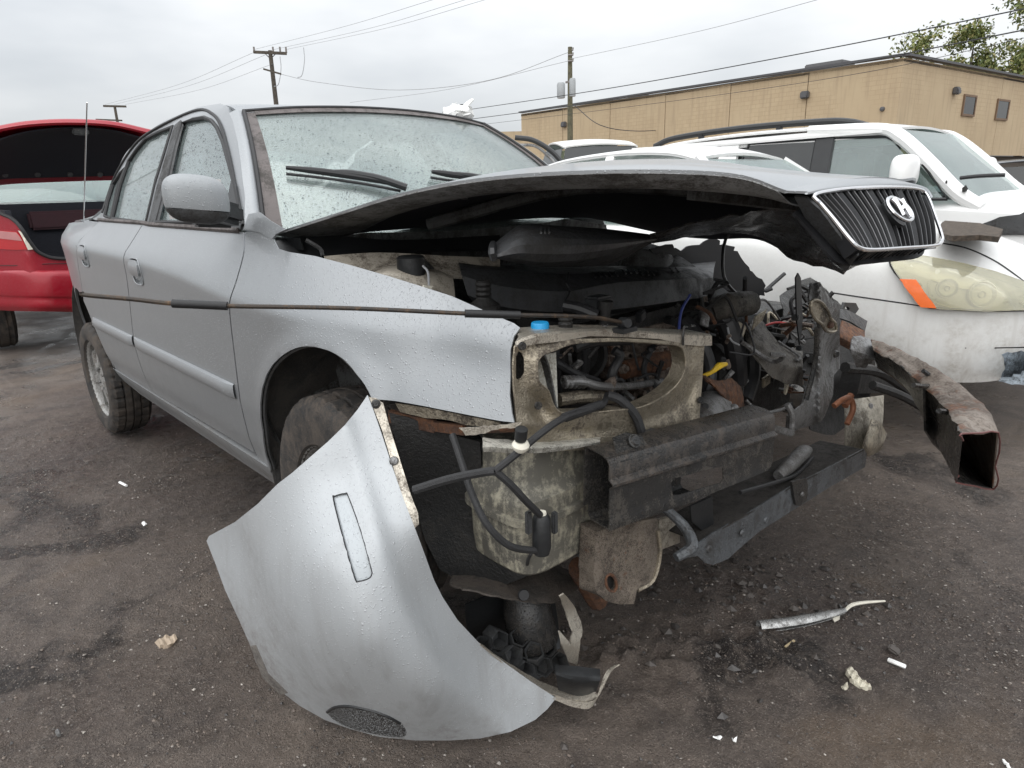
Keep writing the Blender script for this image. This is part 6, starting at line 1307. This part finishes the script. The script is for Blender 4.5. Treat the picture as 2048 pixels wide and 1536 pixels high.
# ------------------------------------------------------------------ other cars: bodies lofted from cross sections
def loft_body(name, stations, mat, parent, M, nx=6, ny=3):
    """stations: (x, [(y,z)...] from sill to the centre line); mirrored to a whole body. M maps car space to world."""
    rows = []
    for x, sec in stations:
        half = [(x+ (s[2] if len(s) > 2 else 0), s[0], s[1]) for s in sec]; rows.append([(a, -b, c) for a, b, c in half]+[(a, b, c) for a, b, c in half[::-1][1:]])
    G = netpts(rows, ny, nx); nr, nc, _ = G.shape; V = np.array([M(p) for p in G.reshape(-1, 3)])
    return newobj(name, V, gridF(nr, nc), mat, parent, True, 32)
def simple_wheel(c, ax, r, w_, parent, rimmat=STEEL):
    o = bpy.data.objects.new('wheel', None); col.objects.link(o); o.parent = parent; o.location = np.array(c)-WLOC[parent.name]; WLOC[o.name] = np.array(c, float); h = w_/2
    MB().lathe(c, ax, [(r*.62, -h*.9), (r*.75, -h), (r*.93, -h*.9), (r, -h*.65), (r*.975, -h*.35), (r*.975, -h*.3), (r, -h*.28), (r, h*.28), (r*.975, h*.3), (r*.975, h*.35), (r, h*.65), (r*.93, h*.9), (r*.75, h), (r*.62, h*.9)], 48).build('tyre', RUBBER, o)
    MB().lathe(c, ax, [(r*.64, h*.8), (r*.60, h*.85), (r*.55, h*.5), (r*.2, h*.6), (0, h*.6)], 40).lathe(c, ax, [(r*.64, -h*.8), (r*.58, -h*.5), (r*.58, h*.5)], 40).build('rim', rimmat, o)
    return o
# ---- white saloon alongside: faces the same way, nose at right
NW = np.array([-1.30, 2.83, .0])
def MN(p): return np.array([p[0]+NW[0], p[1]+NW[1], p[2]+.10])
neigh = thing('white_saloon', tuple(NW), 'dirty white saloon with yellowed headlight parked beside the wreck', 'car')
def secN(w_, z0, zs, zt, crown=.03): return [(w_*.93, z0), (w_*.985, z0+.12), (w_, z0+(zs-z0)*.55), (w_*.985, zs-.04), (w_*.90, zs+.03), (w_*.6, zt-.01), (0, zt+crown)]
stN = [(-2.25, secN(.62, .40, .62, .75)), (-2.2, secN(.76, .3, .80, .98)), (-1.9, secN(.84, .24, .86, 1.0)), (-1.0, secN(.875, .22, .88, .97)), (0, secN(.88, .22, .87, .95)), (.75, secN(.875, .22, .86, .95)), (1.2, secN(.87, .22, .83, .93)), (1.55, secN(.855, .22, .79, .885)), (1.82, secN(.82, .20, .73, .82)), (2.02, secN(.74, .20, .66, .74)), (2.16, secN(.62, .22, .58, .64)), (2.24, secN(.45, .26, .52, .54))]
bodyN = loft_body('body', stN, WHITE, neigh, MN, 6, 4)
def ghouse(nm, prof, mat, parent, M, y0, y1, nx=5):
    rows = []
    for x, z, yb in prof: rows.append([(x, -yb, z-.03), (x, -yb*.96, z), (x, -yb*.5, z+.025), (x, 0, z+.035), (x, yb*.5, z+.025), (x, yb*.96, z), (x, yb, z-.03)])
    G = netpts(rows, 4, nx); nr, nc, _ = G.shape; return newobj(nm, *shell(np.array([M(p) for p in G.reshape(-1, 3)]), gridF(nr, nc), .02, (0, 0, 1)), mat, parent)
ghouse('roof', [(-1.05, 1.28, .56), (-.7, 1.345, .575), (-.2, 1.375, .58), (.2, 1.36, .57), (.42, 1.31, .555)], WHITE_C, neigh, MN, 0, 0)
def quad(nm, a, b, c, d, mat, parent, M, th=.006, n=6, bulge=0.):
    a, b, c, d = (np.array(v, float) for v in (a, b, c, d)); G = np.array([[M((a*(1-u)+b*u)*(1-v)+(d*(1-u)+c*u)*v+np.array([0, 0, bulge])*math.sin(math.pi*u)*math.sin(math.pi*v)) for u in np.linspace(0, 1, n+1)] for v in np.linspace(0, 1, n+1)])
    return newobj(nm, *shell(G.reshape(-1, 3), gridF(n+1, n+1), th, None), mat, parent)
for s_ in (-1, 1):
    quad('side_window', (-1.2, s_*.79, .93), (.85, s_*.79, .93), (.38, s_*.575, 1.27), (-.95, s_*.575, 1.25), GLASS_C, neigh, MN)
    for xa, xb in (((.95, .79, .93), (.42, .565, 1.30)), ((-.2, .80, .93), (-.25, .58, 1.33)), ((-1.45, .76, .95), (-1.0, .57, 1.27))):
        MB().bar(MN((xa[0], s_*xa[1], xa[2])), MN((xb[0], s_*xb[1], xb[2])), .06, .05).build('pillar', WHITE_C, neigh)
quad('windshield', (1.0, -.74, .94), (1.0, .74, .94), (.44, .55, 1.30), (.44, -.55, 1.30), GLASS_C, neigh, MN, bulge=.02)
quad('rear_window', (-1.5, -.7, .98), (-1.5, .7, .98), (-1.04, .55, 1.27), (-1.04, -.55, 1.27), GLASS_C, neigh, MN, bulge=.02)
MB().box(MN((-.2, 0, .75)), (2.2, 1.3, .3)).build('cabin_floor', SEAT, neigh)
for s_ in (-1, 1):
    for x in (1.35, -1.32): simple_wheel(MN((x, s_*.76, .22)), (0, s_, 0), .31, .19, neigh)
NB = bvh_of(bodyN)
lampo = [(1779, 522), (1796, 519), (1850, 527), (1920, 541), (1980, 557), (2030, 574), (2075, 600), (2080, 618), (2040, 621), (1960, 621), (1880, 616), (1848, 611), (1820, 578), (1790, 545)]
fbN = lambda px, py: PX(px, py, y=2.0)
hl = panel('headlight', lampo, onmesh(NB, .042, fbN), LENSGL, neigh, step=14, th=.003)
panel('lamp_housing', lampo, onmesh(NB, .004, fbN), HOUSING, hl, step=14, th=.002)
for (px, py, r_) in ((1960, 590, .058), (1893, 577, .044), (2035, 600, .046)):
    q0 = onmesh(NB, 0, fbN)(px, py); nq = onmesh(NB, 1., fbN)(px, py)-q0; q = q0+nq*.008
    MB().lathe(q, nq, [(0, .002), (r_*.22, .004), (r_*.26, .014), (r_*.30, .006), (r_*.75, .008), (r_*.96, .022), (r_*1.04, .022), (r_*1.06, .0)], 30).build('reflector_bowl', HOUSING, hl)
A_l = [onmesh(NB, .042, fbN)(*p) for p in lampo]; B_l = [onmesh(NB, .002, fbN)(*p) for p in lampo]; newobj('lens_rim', A_l+B_l, [(i, (i+1) % len(lampo), len(lampo)+(i+1) % len(lampo), len(lampo)+i) for i in range(len(lampo))], LENS, hl, False)
panel('amber_reflector', [(1801, 559), (1832, 560), (1872, 614), (1842, 612)], onmesh(NB, .044, fbN), ORANGE, hl, step=8, th=.004)
MB().tube([onmesh(NB, .006, fbN)(*p) for p in lampo], .005, 6, 2, closed=True).build('lamp_gasket', RUBBER_S, hl)
for pts in ([(1856, 565), (1864, 600), (1900, 614)], [(1862, 560), (1905, 575), (1960, 580), (2040, 586)]): MB().tube([onmesh(NB, .012, fbN)(*p) for p in pts], .005, 6, 5).build('lens_rib', LENS, hl)
for nm, pts, r_ in (('bonnet_gap', [(1878, 486), (1930, 496), (1985, 520), (2030, 550), (2080, 590)], .007), ('bumper_gap', [(1668, 586), (1720, 594), (1790, 604), (1848, 613)], .004), ('bumper_crease', [(1930, 696), (1990, 696), (2080, 694)], .003), ('wing_gap', [(1300, 500), (1302, 540), (1310, 600)], .004)):
    MB().tube([onmesh(NB, -.001, fbN)(*p) for p in pts], r_, 6, 5).build(nm, RUBBER_S, neigh)
panel('scraped_patch', ragged([(2004, 708), (2030, 703), (2085, 704), (2090, 770), (2040, 772), (2000, 762), (2010, 738)], 2.5, 31), onmesh(NB, .002, fbN), grimy('scraped_bumper', (.45, .52, .58), (.02, .02, .02), .55, .4, 0, 9), neigh, step=7, th=.001)
pb = NB.ray_cast(Vector(MN((1.62, -.62, 2))), Vector((0, 0, -1)))[0]
st_ = thing('bark_strip', tuple(onmesh(NB, .0, fbN)(1940, 460)), 'dark strip of wood lying on the white saloon bonnet', 'wood strip')
panel('strip', [(1882, 446), (1890, 441), (1960, 446), (2006, 458), (1998, 474), (1960, 470), (1905, 472), (1880, 466)], lambda x, y: PX(x, y, z=1.0), grimy('bark', (.10, .075, .055), (.03, .025, .02), .5, .9, 0, 40), st_, step=9, th=.024)

# ---- white off-roader behind it
SV = np.array([-1.05, 5.35, 0])
def MS(p): return np.array([p[0]+SV[0], p[1]+SV[1], p[2]-.03])
suv = thing('white_suv', tuple(SV), 'clean white off-roader with black roof rails behind the white saloon', 'car')
def secS(w_, z0, zs, zt): return [(w_*.95, z0), (w_*.99, z0+.15), (w_, z0+(zs-z0)*.5), (w_*.995, zs-.1), (w_*.96, zs), (w_*.6, zt), (0, zt+.02)]
stS = [(-2.08, secS(.86, .4, 1.06, 1.08)), (-2.0, secS(.94, .36, 1.08, 1.10)), (-1.0, secS(.96, .36, 1.08, 1.1)), (.3, secS(.96, .36, 1.08, 1.1)), (1.05, secS(.955, .36, 1.06, 1.13)), (1.3, secS(.95, .36, 1.05, 1.14)), (2.0, secS(.94, .38, 1.0, 1.08)), (2.4, secS(.88, .4, .9, .98)), (2.5, secS(.7, .45, .8, .85))]
bodyS = loft_body('body', stS, WHITE_C, suv, MS)
ghouse('roof', [(-2.0, 1.60, .74), (-1.6, 1.675, .76), (-.8, 1.72, .765), (.1, 1.715, .76), (.50, 1.665, .74)], WHITE_C, suv, MS, 0, 0)
for s_ in (-1, 1):
    for x0, x1, t0, t1, m_ in ((-1.92, -1.02, -1.90, -1.06, GLASS_D), (-.86, -.10, -.74, -.12, GLASS_D), (.06, .95, .03, .46, GLASS_C)):
        quad('side_window', (x0, s_*.935, 1.13), (x1, s_*.935, 1.13), (t1, s_*.785, 1.60), (t0, s_*.785, 1.60), m_, suv, MS)
    for (xa, xb, w_, m_) in ((-.94, -.92, .18, WHITE_C), (-.02, -.04, .15, BLACK), (-1.96, -1.94, .10, WHITE_C)):
        MB().bar(MS((xa, s_*.94, 1.10)), MS((xb, s_*.775, 1.64)), w_, .04, up=(0, 1, .3)).build('pillar', m_, suv)
    MB().tube([MS(p) for p in ((1.20, s_*.89, 1.06), (1.02, s_*.875, 1.17), (.77, s_*.83, 1.41), (.54, s_*.785, 1.60), (.36, s_*.765, 1.665), (-.2, s_*.755, 1.695))], [.05, .058, .055, .055, .05, .04], 10, 5).build('windshield_pillar', WHITE_C, suv)
    MB().bar(MS((.45, s_*.775, 1.645)), MS((-1.98, s_*.76, 1.61)), .09, .08, bev=.03).build('roof_side', WHITE_C, suv)
    MB().tube([MS((.26, s_*.70, 1.70)), MS((.10, s_*.70, 1.745)), MS((-.15, s_*.70, 1.765)), MS((-.9, s_*.70, 1.765)), MS((-1.6, s_*.70, 1.725)), MS((-1.85, s_*.70, 1.66))], .028, 8, 5).build('roof_rail', BLACK, suv)
    for x in (-.5, -1.3): MB().bar(MS((x, s_*.70, 1.70)), MS((x, s_*.70, 1.755)), .05, .04, up=(1, 0, 0)).build('rail_foot', BLACK, suv)
    for x in (1.62, -1.2): simple_wheel(MS((x, s_*.84, .41)), (0, s_, 0), .38, .25, suv)
    # window surrounds
    MB().tube([MS(p) for p in ((.06, s_*.94, 1.12), (.98, s_*.94, 1.12), (.78, s_*.87, 1.36), (.60, s_*.815, 1.53), (.44, s_*.785, 1.605), (.03, s_*.785, 1.615))], .014, 6, 1, closed=True).build('window_frame', BLACK, suv)
    MB().tube([MS(p) for p in ((-.88, s_*.94, 1.12), (-.10, s_*.94, 1.12), (-.12, s_*.785, 1.615), (-.74, s_*.785, 1.615))], .012, 6, 1, closed=True).build('window_frame', BLACK, suv)
    G = superel(MS((.72, s_*1.12, 1.33)), (.08, .16, .12), .6, .7, np.eye(3)); newobj('side_mirror', G.reshape(-1, 3), gridF(21, 28, True), WHITE_C, suv)
    MB().box(MS((.70, s_*1.02, 1.25)), (.10, .24, .14), None, .04).build('mirror_arm', BLACK, suv)
quad('windshield', (1.12, -.82, 1.12), (1.12, .82, 1.12), (.52, .70, 1.655), (.52, -.70, 1.655), GLASS_C, suv, MS, bulge=.03)
quad('rear_window', (-2.04, -.75, 1.15), (-2.04, .75, 1.15), (-1.98, .68, 1.58), (-1.98, -.68, 1.58), GLASS_D, suv, MS)
MB().box(MS((-2.08, 0, 1.635)), (.24, 1.35, .05), None, .02).build('spoiler', WHITE_C, suv)
MB().box(MS((-.5, 0, .95)), (2.9, 1.5, .2)).build('cabin_floor', SEAT, suv)
for y in (-.4, .4):
    for x in (.0, -1.0): MB().box(MS((x, y, 1.2)), (.16, .5, .6), None, .06).box(MS((x-.03, y, 1.47)), (.1, .26, .16), None, .04).build('seat', DASH, suv)
MB().box(MS((.82, 0, 1.08)), (.4, 1.5, .12), None, .04).build('dashboard', DASH, suv)
SB = bvh_of(bodyS); fbS = lambda a, b: PX(a, b, y=4.4)
for pts in ([(1893, 362), (1888, 400), (1890, 452)], [(1640, 400), (1640, 440)]): MB().tube([onmesh(SB, 0, fbS)(*p) for p in pts], .006, 6, 2).build('door_gap', RUBBER_S, suv)
panel('wheel_flare', [(1960, 450), (2000, 434), (2060, 426), (2060, 470), (2000, 470), (1958, 468)], onmesh(SB, .02, fbS), GREYPL, suv, step=10, th=.02)
MB().tube([onmesh(SB, .02, fbS)(*p) for p in ((1920, 356), (1960, 352), (2010, 350))], .014, 8, 3).build('wiper', WIPER, suv)
panel('fuel_badge', [(1924, 376), (1932, 370), (1936, 378), (1930, 388), (1924, 384)], onmesh(SB, .01, fbS), GREYPL, suv, step=6, th=.006)

# ---- rounded white car and dark cars farther back
def blob_car(loc, yaw, L_, H_, mat, label, name, group=None):
    R_ = rot((0, 0, 1), yaw); o = thing(name, tuple(loc), label, 'car', group); M = lambda p: R_@np.array(p, float)+np.array(loc)
    s_ = L_/4.4; st = [(x*s_, secN(w_, z0, zs, zt)) for x, w_, z0, zs, zt in ((-2.2, .6, .4, .6, .72), (-2.1, .78, .3, .82, .98), (-1, .86, .22, .88, .98), (.6, .87, .22, .88, .95), (1.5, .84, .22, .8, .9), (2.0, .74, .22, .68, .76), (2.2, .5, .28, .52, .56))]
    loft_body('body', st, mat, o, M, 4, 3); k = H_-1.41
    ghouse('roof', [(-1.2*s_, 1.27+k, .54), (-.6*s_, 1.36+k, .57), (0, 1.375+k, .58), (.45*s_, 1.30+k, .55)], mat, o, M, 0, 0)
    for q in (-1, 1): quad('side_window', (-1.5*s_, q*.78, .94), (.95*s_, q*.78, .94), (.42*s_, q*.56, 1.27+k), (-1.1*s_, q*.555, 1.24+k), GLASS_D, o, M)
    quad('windshield', (1.02*s_, -.74, .94), (1.02*s_, .74, .94), (.45*s_, .54, 1.29+k), (.45*s_, -.54, 1.29+k), GLASS_C, o, M)
    quad('rear_window', (-1.65*s_, -.7, .98), (-1.65*s_, .7, .98), (-1.18*s_, .53, 1.26+k), (-1.18*s_, -.53, 1.26+k), GLASS_D, o, M)
    for q in (-1, 1):
        for x in (1.32*s_, -1.3*s_): simple_wheel(M((x, q*.75, .31)), R_@np.array([0, q, 0]), .31, .19, o)
    return o, M
p = PX(1150, 300, d=11.0)
blob_car((p[0]+.2, p[1], 0), 2.5, 4.2, p[2]+.13, WHITE, 'pale rounded car roof showing behind the silver windshield', 'pale_hatchback')
p = PX(2060, 322, d=14); blob_car((p[0], p[1]+.6, 0), .4, 4.5, p[2]+.05, plain('dark_paint', (.02, .022, .027), .3, 0, .2, coat=.5), 'dark car at the right edge beyond the off-roader', 'dark_saloon')
# black seal of an open door frame between the wreck and the pale roof
p = PX(1090, 300, d=6.5); df = thing('open_door_frame', (p[0], p[1], 0), 'black rubber edged door frame standing open behind the silver windshield', 'car door')
MB().tube([PX(1030, 275, d=6.5), PX(1065, 280, d=6.5), PX(1100, 300, d=6.5), PX(1125, 326, d=6.5), PX(1140, 350, d=6.5), PX(1150, 400, d=6.5)], .024, 8, 5).build('outer_frame', BLACK, df)
MB().tube([PX(1036, 290, d=6.52), PX(1070, 292, d=6.52), PX(1096, 312, d=6.52), PX(1112, 334, d=6.52), PX(1120, 400, d=6.52)], .014, 8, 5).build('inner_frame', GREYMET, df)
a = PX(1040, 400, d=6.5); b = PX(1150, 400, d=6.5); MB().bar((a[0], a[1], .6), (b[0], b[1], .6), .08, .9).build('door_skin', SILVER, df)

# ---- red saloon with its boot open, tail towards us
RD = np.array([-7.25, -.08, 0.]); 
def MR(p): return np.array([-p[0]+RD[0], -p[1]+RD[1], p[2]+.18])      # faces away
red = thing('red_saloon', tuple(RD), 'red saloon with its boot lid open behind the silver wreck', 'car')
def secR(w_, z0, zs, zt): return [(w_*.93, z0), (w_*.985, z0+.12), (w_, z0+(zs-z0)*.5), (w_*.99, zs-.06), (w_*.93, zs+.02), (w_*.80, zt), (w_*.74, zt+.002)]
rows = []
stR = [(-2.02, secR(.845, .26, .86, .93)), (-1.9, secR(.87, .26, .92, .99)), (-1.6, secR(.905, .26, .96, 1.03)), (-1.1, secR(.91, .24, .96, 1.03)), (.4, secR(.91, .24, .94, .98)), (1.3, secR(.90, .24, .88, .95)), (2.0, secR(.84, .24, .74, .82)), (2.3, secR(.6, .28, .6, .66))]
for s_ in (-1, 1):
    G = netpts([[(x, s_*a, b) for a, b in sec] for x, sec in stR], 4, 6); nr, nc, _ = G.shape
    newobj('body_side', *shell(np.array([MR(p) for p in G.reshape(-1, 3)]), gridF(nr, nc), .012, (0, -s_, 0)), RED, red)
def tailS(off=0.):
    def f(px, py):
        p = PX(px, py, x=-4.86+off); k = max(0, -.70-p[1]); return PX(px, py, x=-4.86+off-1.5*k)
    return f
lipc = [(-45, 405), (3, 428), (20, 435), (34, 446), (46, 462), (55, 477), (65, 491), (75, 503), (90, 511), (107, 516), (143, 518), (200, 519), (300, 520)]
panel('tail_panel', [(-70, 400)]+lipc+[(300, 548), (143, 546), (60, 545), (0, 543), (-70, 541)], tailS(), RED, red, step=12, th=.012)
net('rear_bumper', [[tuple(tailS(.03)(x, y)) for x in (-70, -20, 30, 90, 150, 220, 300)] for y in (541, )]+[[tuple(tailS(o_)(x, y+dy)) for x, dy in ((-70, -6), (-20, -3), (30, 0), (90, 1), (150, 2), (220, 2), (300, 2))] for y, o_ in ((547, .055), (566, .06), (590, .05), (596, .035), (612, .03), (622, -.02))], RED, red, 4, 3, .01)
MB().tube([tailS(.006)(*p) for p in [(-70, 530), (30, 531), (90, 528), (143, 527), (300, 528)]], .003, 6, 3).build('bumper_gap', RUBBER_S, red)
MB().tube([tailS(.012)(*p) for p in lipc], .014, 8, 3).build('boot_seal', RUBBER_S, red)
lampT = panel('tail_lamp', [(-50, 470), (-50, 452), (0, 461), (33, 464), (42, 474), (54, 499), (30, 500), (0, 498), (-50, 494)], tailS(.014), REDLENS, red, step=9, th=.014)
panel('clear_lens', [(-50, 454), (0, 462), (32, 465), (40, 475), (44, 482), (0, 477), (-50, 470)], tailS(.020), CLEARLENS, lampT, step=9, th=.006)
panel('lamp_edge_strip', [(36, 461), (42, 464), (56, 480), (70, 498), (56, 500), (44, 474)], tailS(.016), WHITEPL, lampT, step=7, th=.006)
mb = MB(); mb.box(MR((-1.75, 0, .46)), (1.1, 1.3, .04)); mb.box(MR((-1.2, 0, .8)), (.04, 1.4, .5)); mb.build('boot_floor', CARPET, red, False)
for s_ in (-1, 1): MB().box(MR((-1.72, s_*.66, .78)), (1.0, .04, .46)).build('boot_side_trim', CARPET, red, False)
MB().box(MR((-1.26, .0, .90)), (.08, .8, .16), None, .02).build('seat_back_panel', plain('red_shade_trim', (.05, .012, .018), .6), red)
MB().box(MR((-1.9, -.1, .50)), (.5, .7, .03), None, .01).build('boot_mat', plain('grey_mat', (.09, .09, .095), .9), red)
# raised boot lid
_lx = (-75, 0, 65, 147, 228, 305)
lid = net('boot_lid', [[tuple(PX(x, y, x=-5.95)) for x, y in zip(_lx, (376, 366, 362, 359, 357, 358))], [tuple(PX(x, y, x=-5.6)) for x, y in zip(_lx, (326, 316, 309, 305, 306, 316))], [tuple(PX(x, y, x=-5.25)) for x, y in zip(_lx, (288, 272, 262, 258, 262, 279))], [tuple(PX(x, y, x=-5.05)) for x, y in zip(_lx, (270, 251, 241, 238, 243, 260))], [tuple(PX(x, y, x=-4.99)) for x, y in zip(_lx, (276, 258, 248, 245, 250, 267))]], RED, red, 5, 5, .02, (-1, 0, 1))
_ly = (-30, 14, 70, 147, 222, 284)
net('lid_liner', [[tuple(PX(x, y, x=-5.86)) for x, y in zip(_ly, (364, 358, 356, 354, 352, 351))], [tuple(PX(x, y, x=-5.55)) for x, y in zip(_ly, (322, 316, 311, 308, 308, 313))], [tuple(PX(x, y, x=-5.24)) for x, y in zip(_ly, (296, 283, 272, 268, 271, 283))], [tuple(PX(x, y, x=-5.10)) for x, y in zip(_ly, (294, 276, 263, 257, 262, 277))]], CARPET, lid, 5, 5, .012, (1, 0, -1))
for px in (10, 75, 140, 200): MB().lathe(PX(px, 349, x=-5.80), (1, 0, -.3), [(0, .012), (.02, .01), (.025, 0)], 10).build('liner_clip', GREYPL, lid)
MB().box(PX(160, 264, x=-5.08), (.06, .12, .05), None, .01).build('lid_latch', DARKMET, lid)
for s_ in (-1, 1): MB().tube([MR((-1.12, s_*.66, .95)), MR((-1.32, s_*.68, 1.02)), MR((-1.42, s_*.68, 1.14)), MR((-1.46, s_*.66, 1.24))], .02, 8, 4).build('lid_hinge', RED, lid)
MB().tube([MR((-1.14, .60, .95)), MR((-1.36, .62, 1.0)), MR((-1.44, .62, 1.12)), MR((-1.48, .62, 1.24))], .008, 6, 4).build('lid_cable', RUBBER_S, lid)
ghouse('roof', [(-.75, 1.36, .58), (-.3, 1.43, .60), (.2, 1.44, .60), (.6, 1.38, .58)], RED, red, MR, 0, 0)
quad('rear_window', (-1.20, -.68, 1.04), (-1.20, .68, 1.04), (-.72, .56, 1.36), (-.72, -.56, 1.36), GLASS_C, red, MR, bulge=.03)
quad('windshield', (1.2, -.74, 1.0), (1.2, .74, 1.0), (.62, .56, 1.38), (.62, -.56, 1.38), GLASS_C, red, MR)
for s_ in (-1, 1):
    quad('side_window', (-1.1, s_*.82, 1.0), (1.0, s_*.82, 1.0), (.55, s_*.60, 1.34), (-.62, s_*.60, 1.33), GLASS_C, red, MR)
    MB().bar(MR((-1.22, s_*.74, 1.02)), MR((-.70, s_*.585, 1.37)), .12, .05).build('rear_pillar', RED, red)
    MB().bar(MR((1.2, s_*.78, 1.0)), MR((.60, s_*.58, 1.38)), .07, .05).build('pillar', RED, red); MB().bar(MR((0, s_*.83, 1.0)), MR((0, s_*.60, 1.38)), .09, .04, up=(0, 1, 0)).build('pillar', RED, red)
MB().box(MR((-.98, 0, 1.05)), (.4, 1.3, .03)).build('parcel_shelf', SEAT, red)
for y in (-.42, .0, .42): MB().box(MR((-.70, y, 1.16)), (.1, .26, .18), None, .05).build('headrest', plain('tan_seat', (.35, .34, .24), .8) if 'tan_seat' not in MATS else MATS['tan_seat'], red)
net('bonnet', [[tuple(MR((x, y, z+.03*(1-abs(y))))) for y in (-.68, 0, .68)] for x, z in ((1.2, .99), (1.8, .90), (2.25, .72))], RED, red, 4, 4, .01, (0, 0, 1))
MB().box(MR((0, 0, .5)), (2.5, 1.5, .2)).build('cabin_floor', CARPET, red)
for s_ in (-1, 1):
    for x in (1.4, -1.36): simple_wheel(MR((x, s_*.80, .15)), (0, -s_, 0), .32, .21, red)
# crumpled foil heat shield hanging under the red car
hs = net('heat_shield', [[tuple(MR((-2.1+k*.2, -.2+j*.16, .30-.03*k+.02*((j+k) % 2)))) for j in range(5)] for k in range(4)], plain('foil', (.6, .6, .6), .3, .9), red, 3, 3, .003, (1, 0, 0), .006)
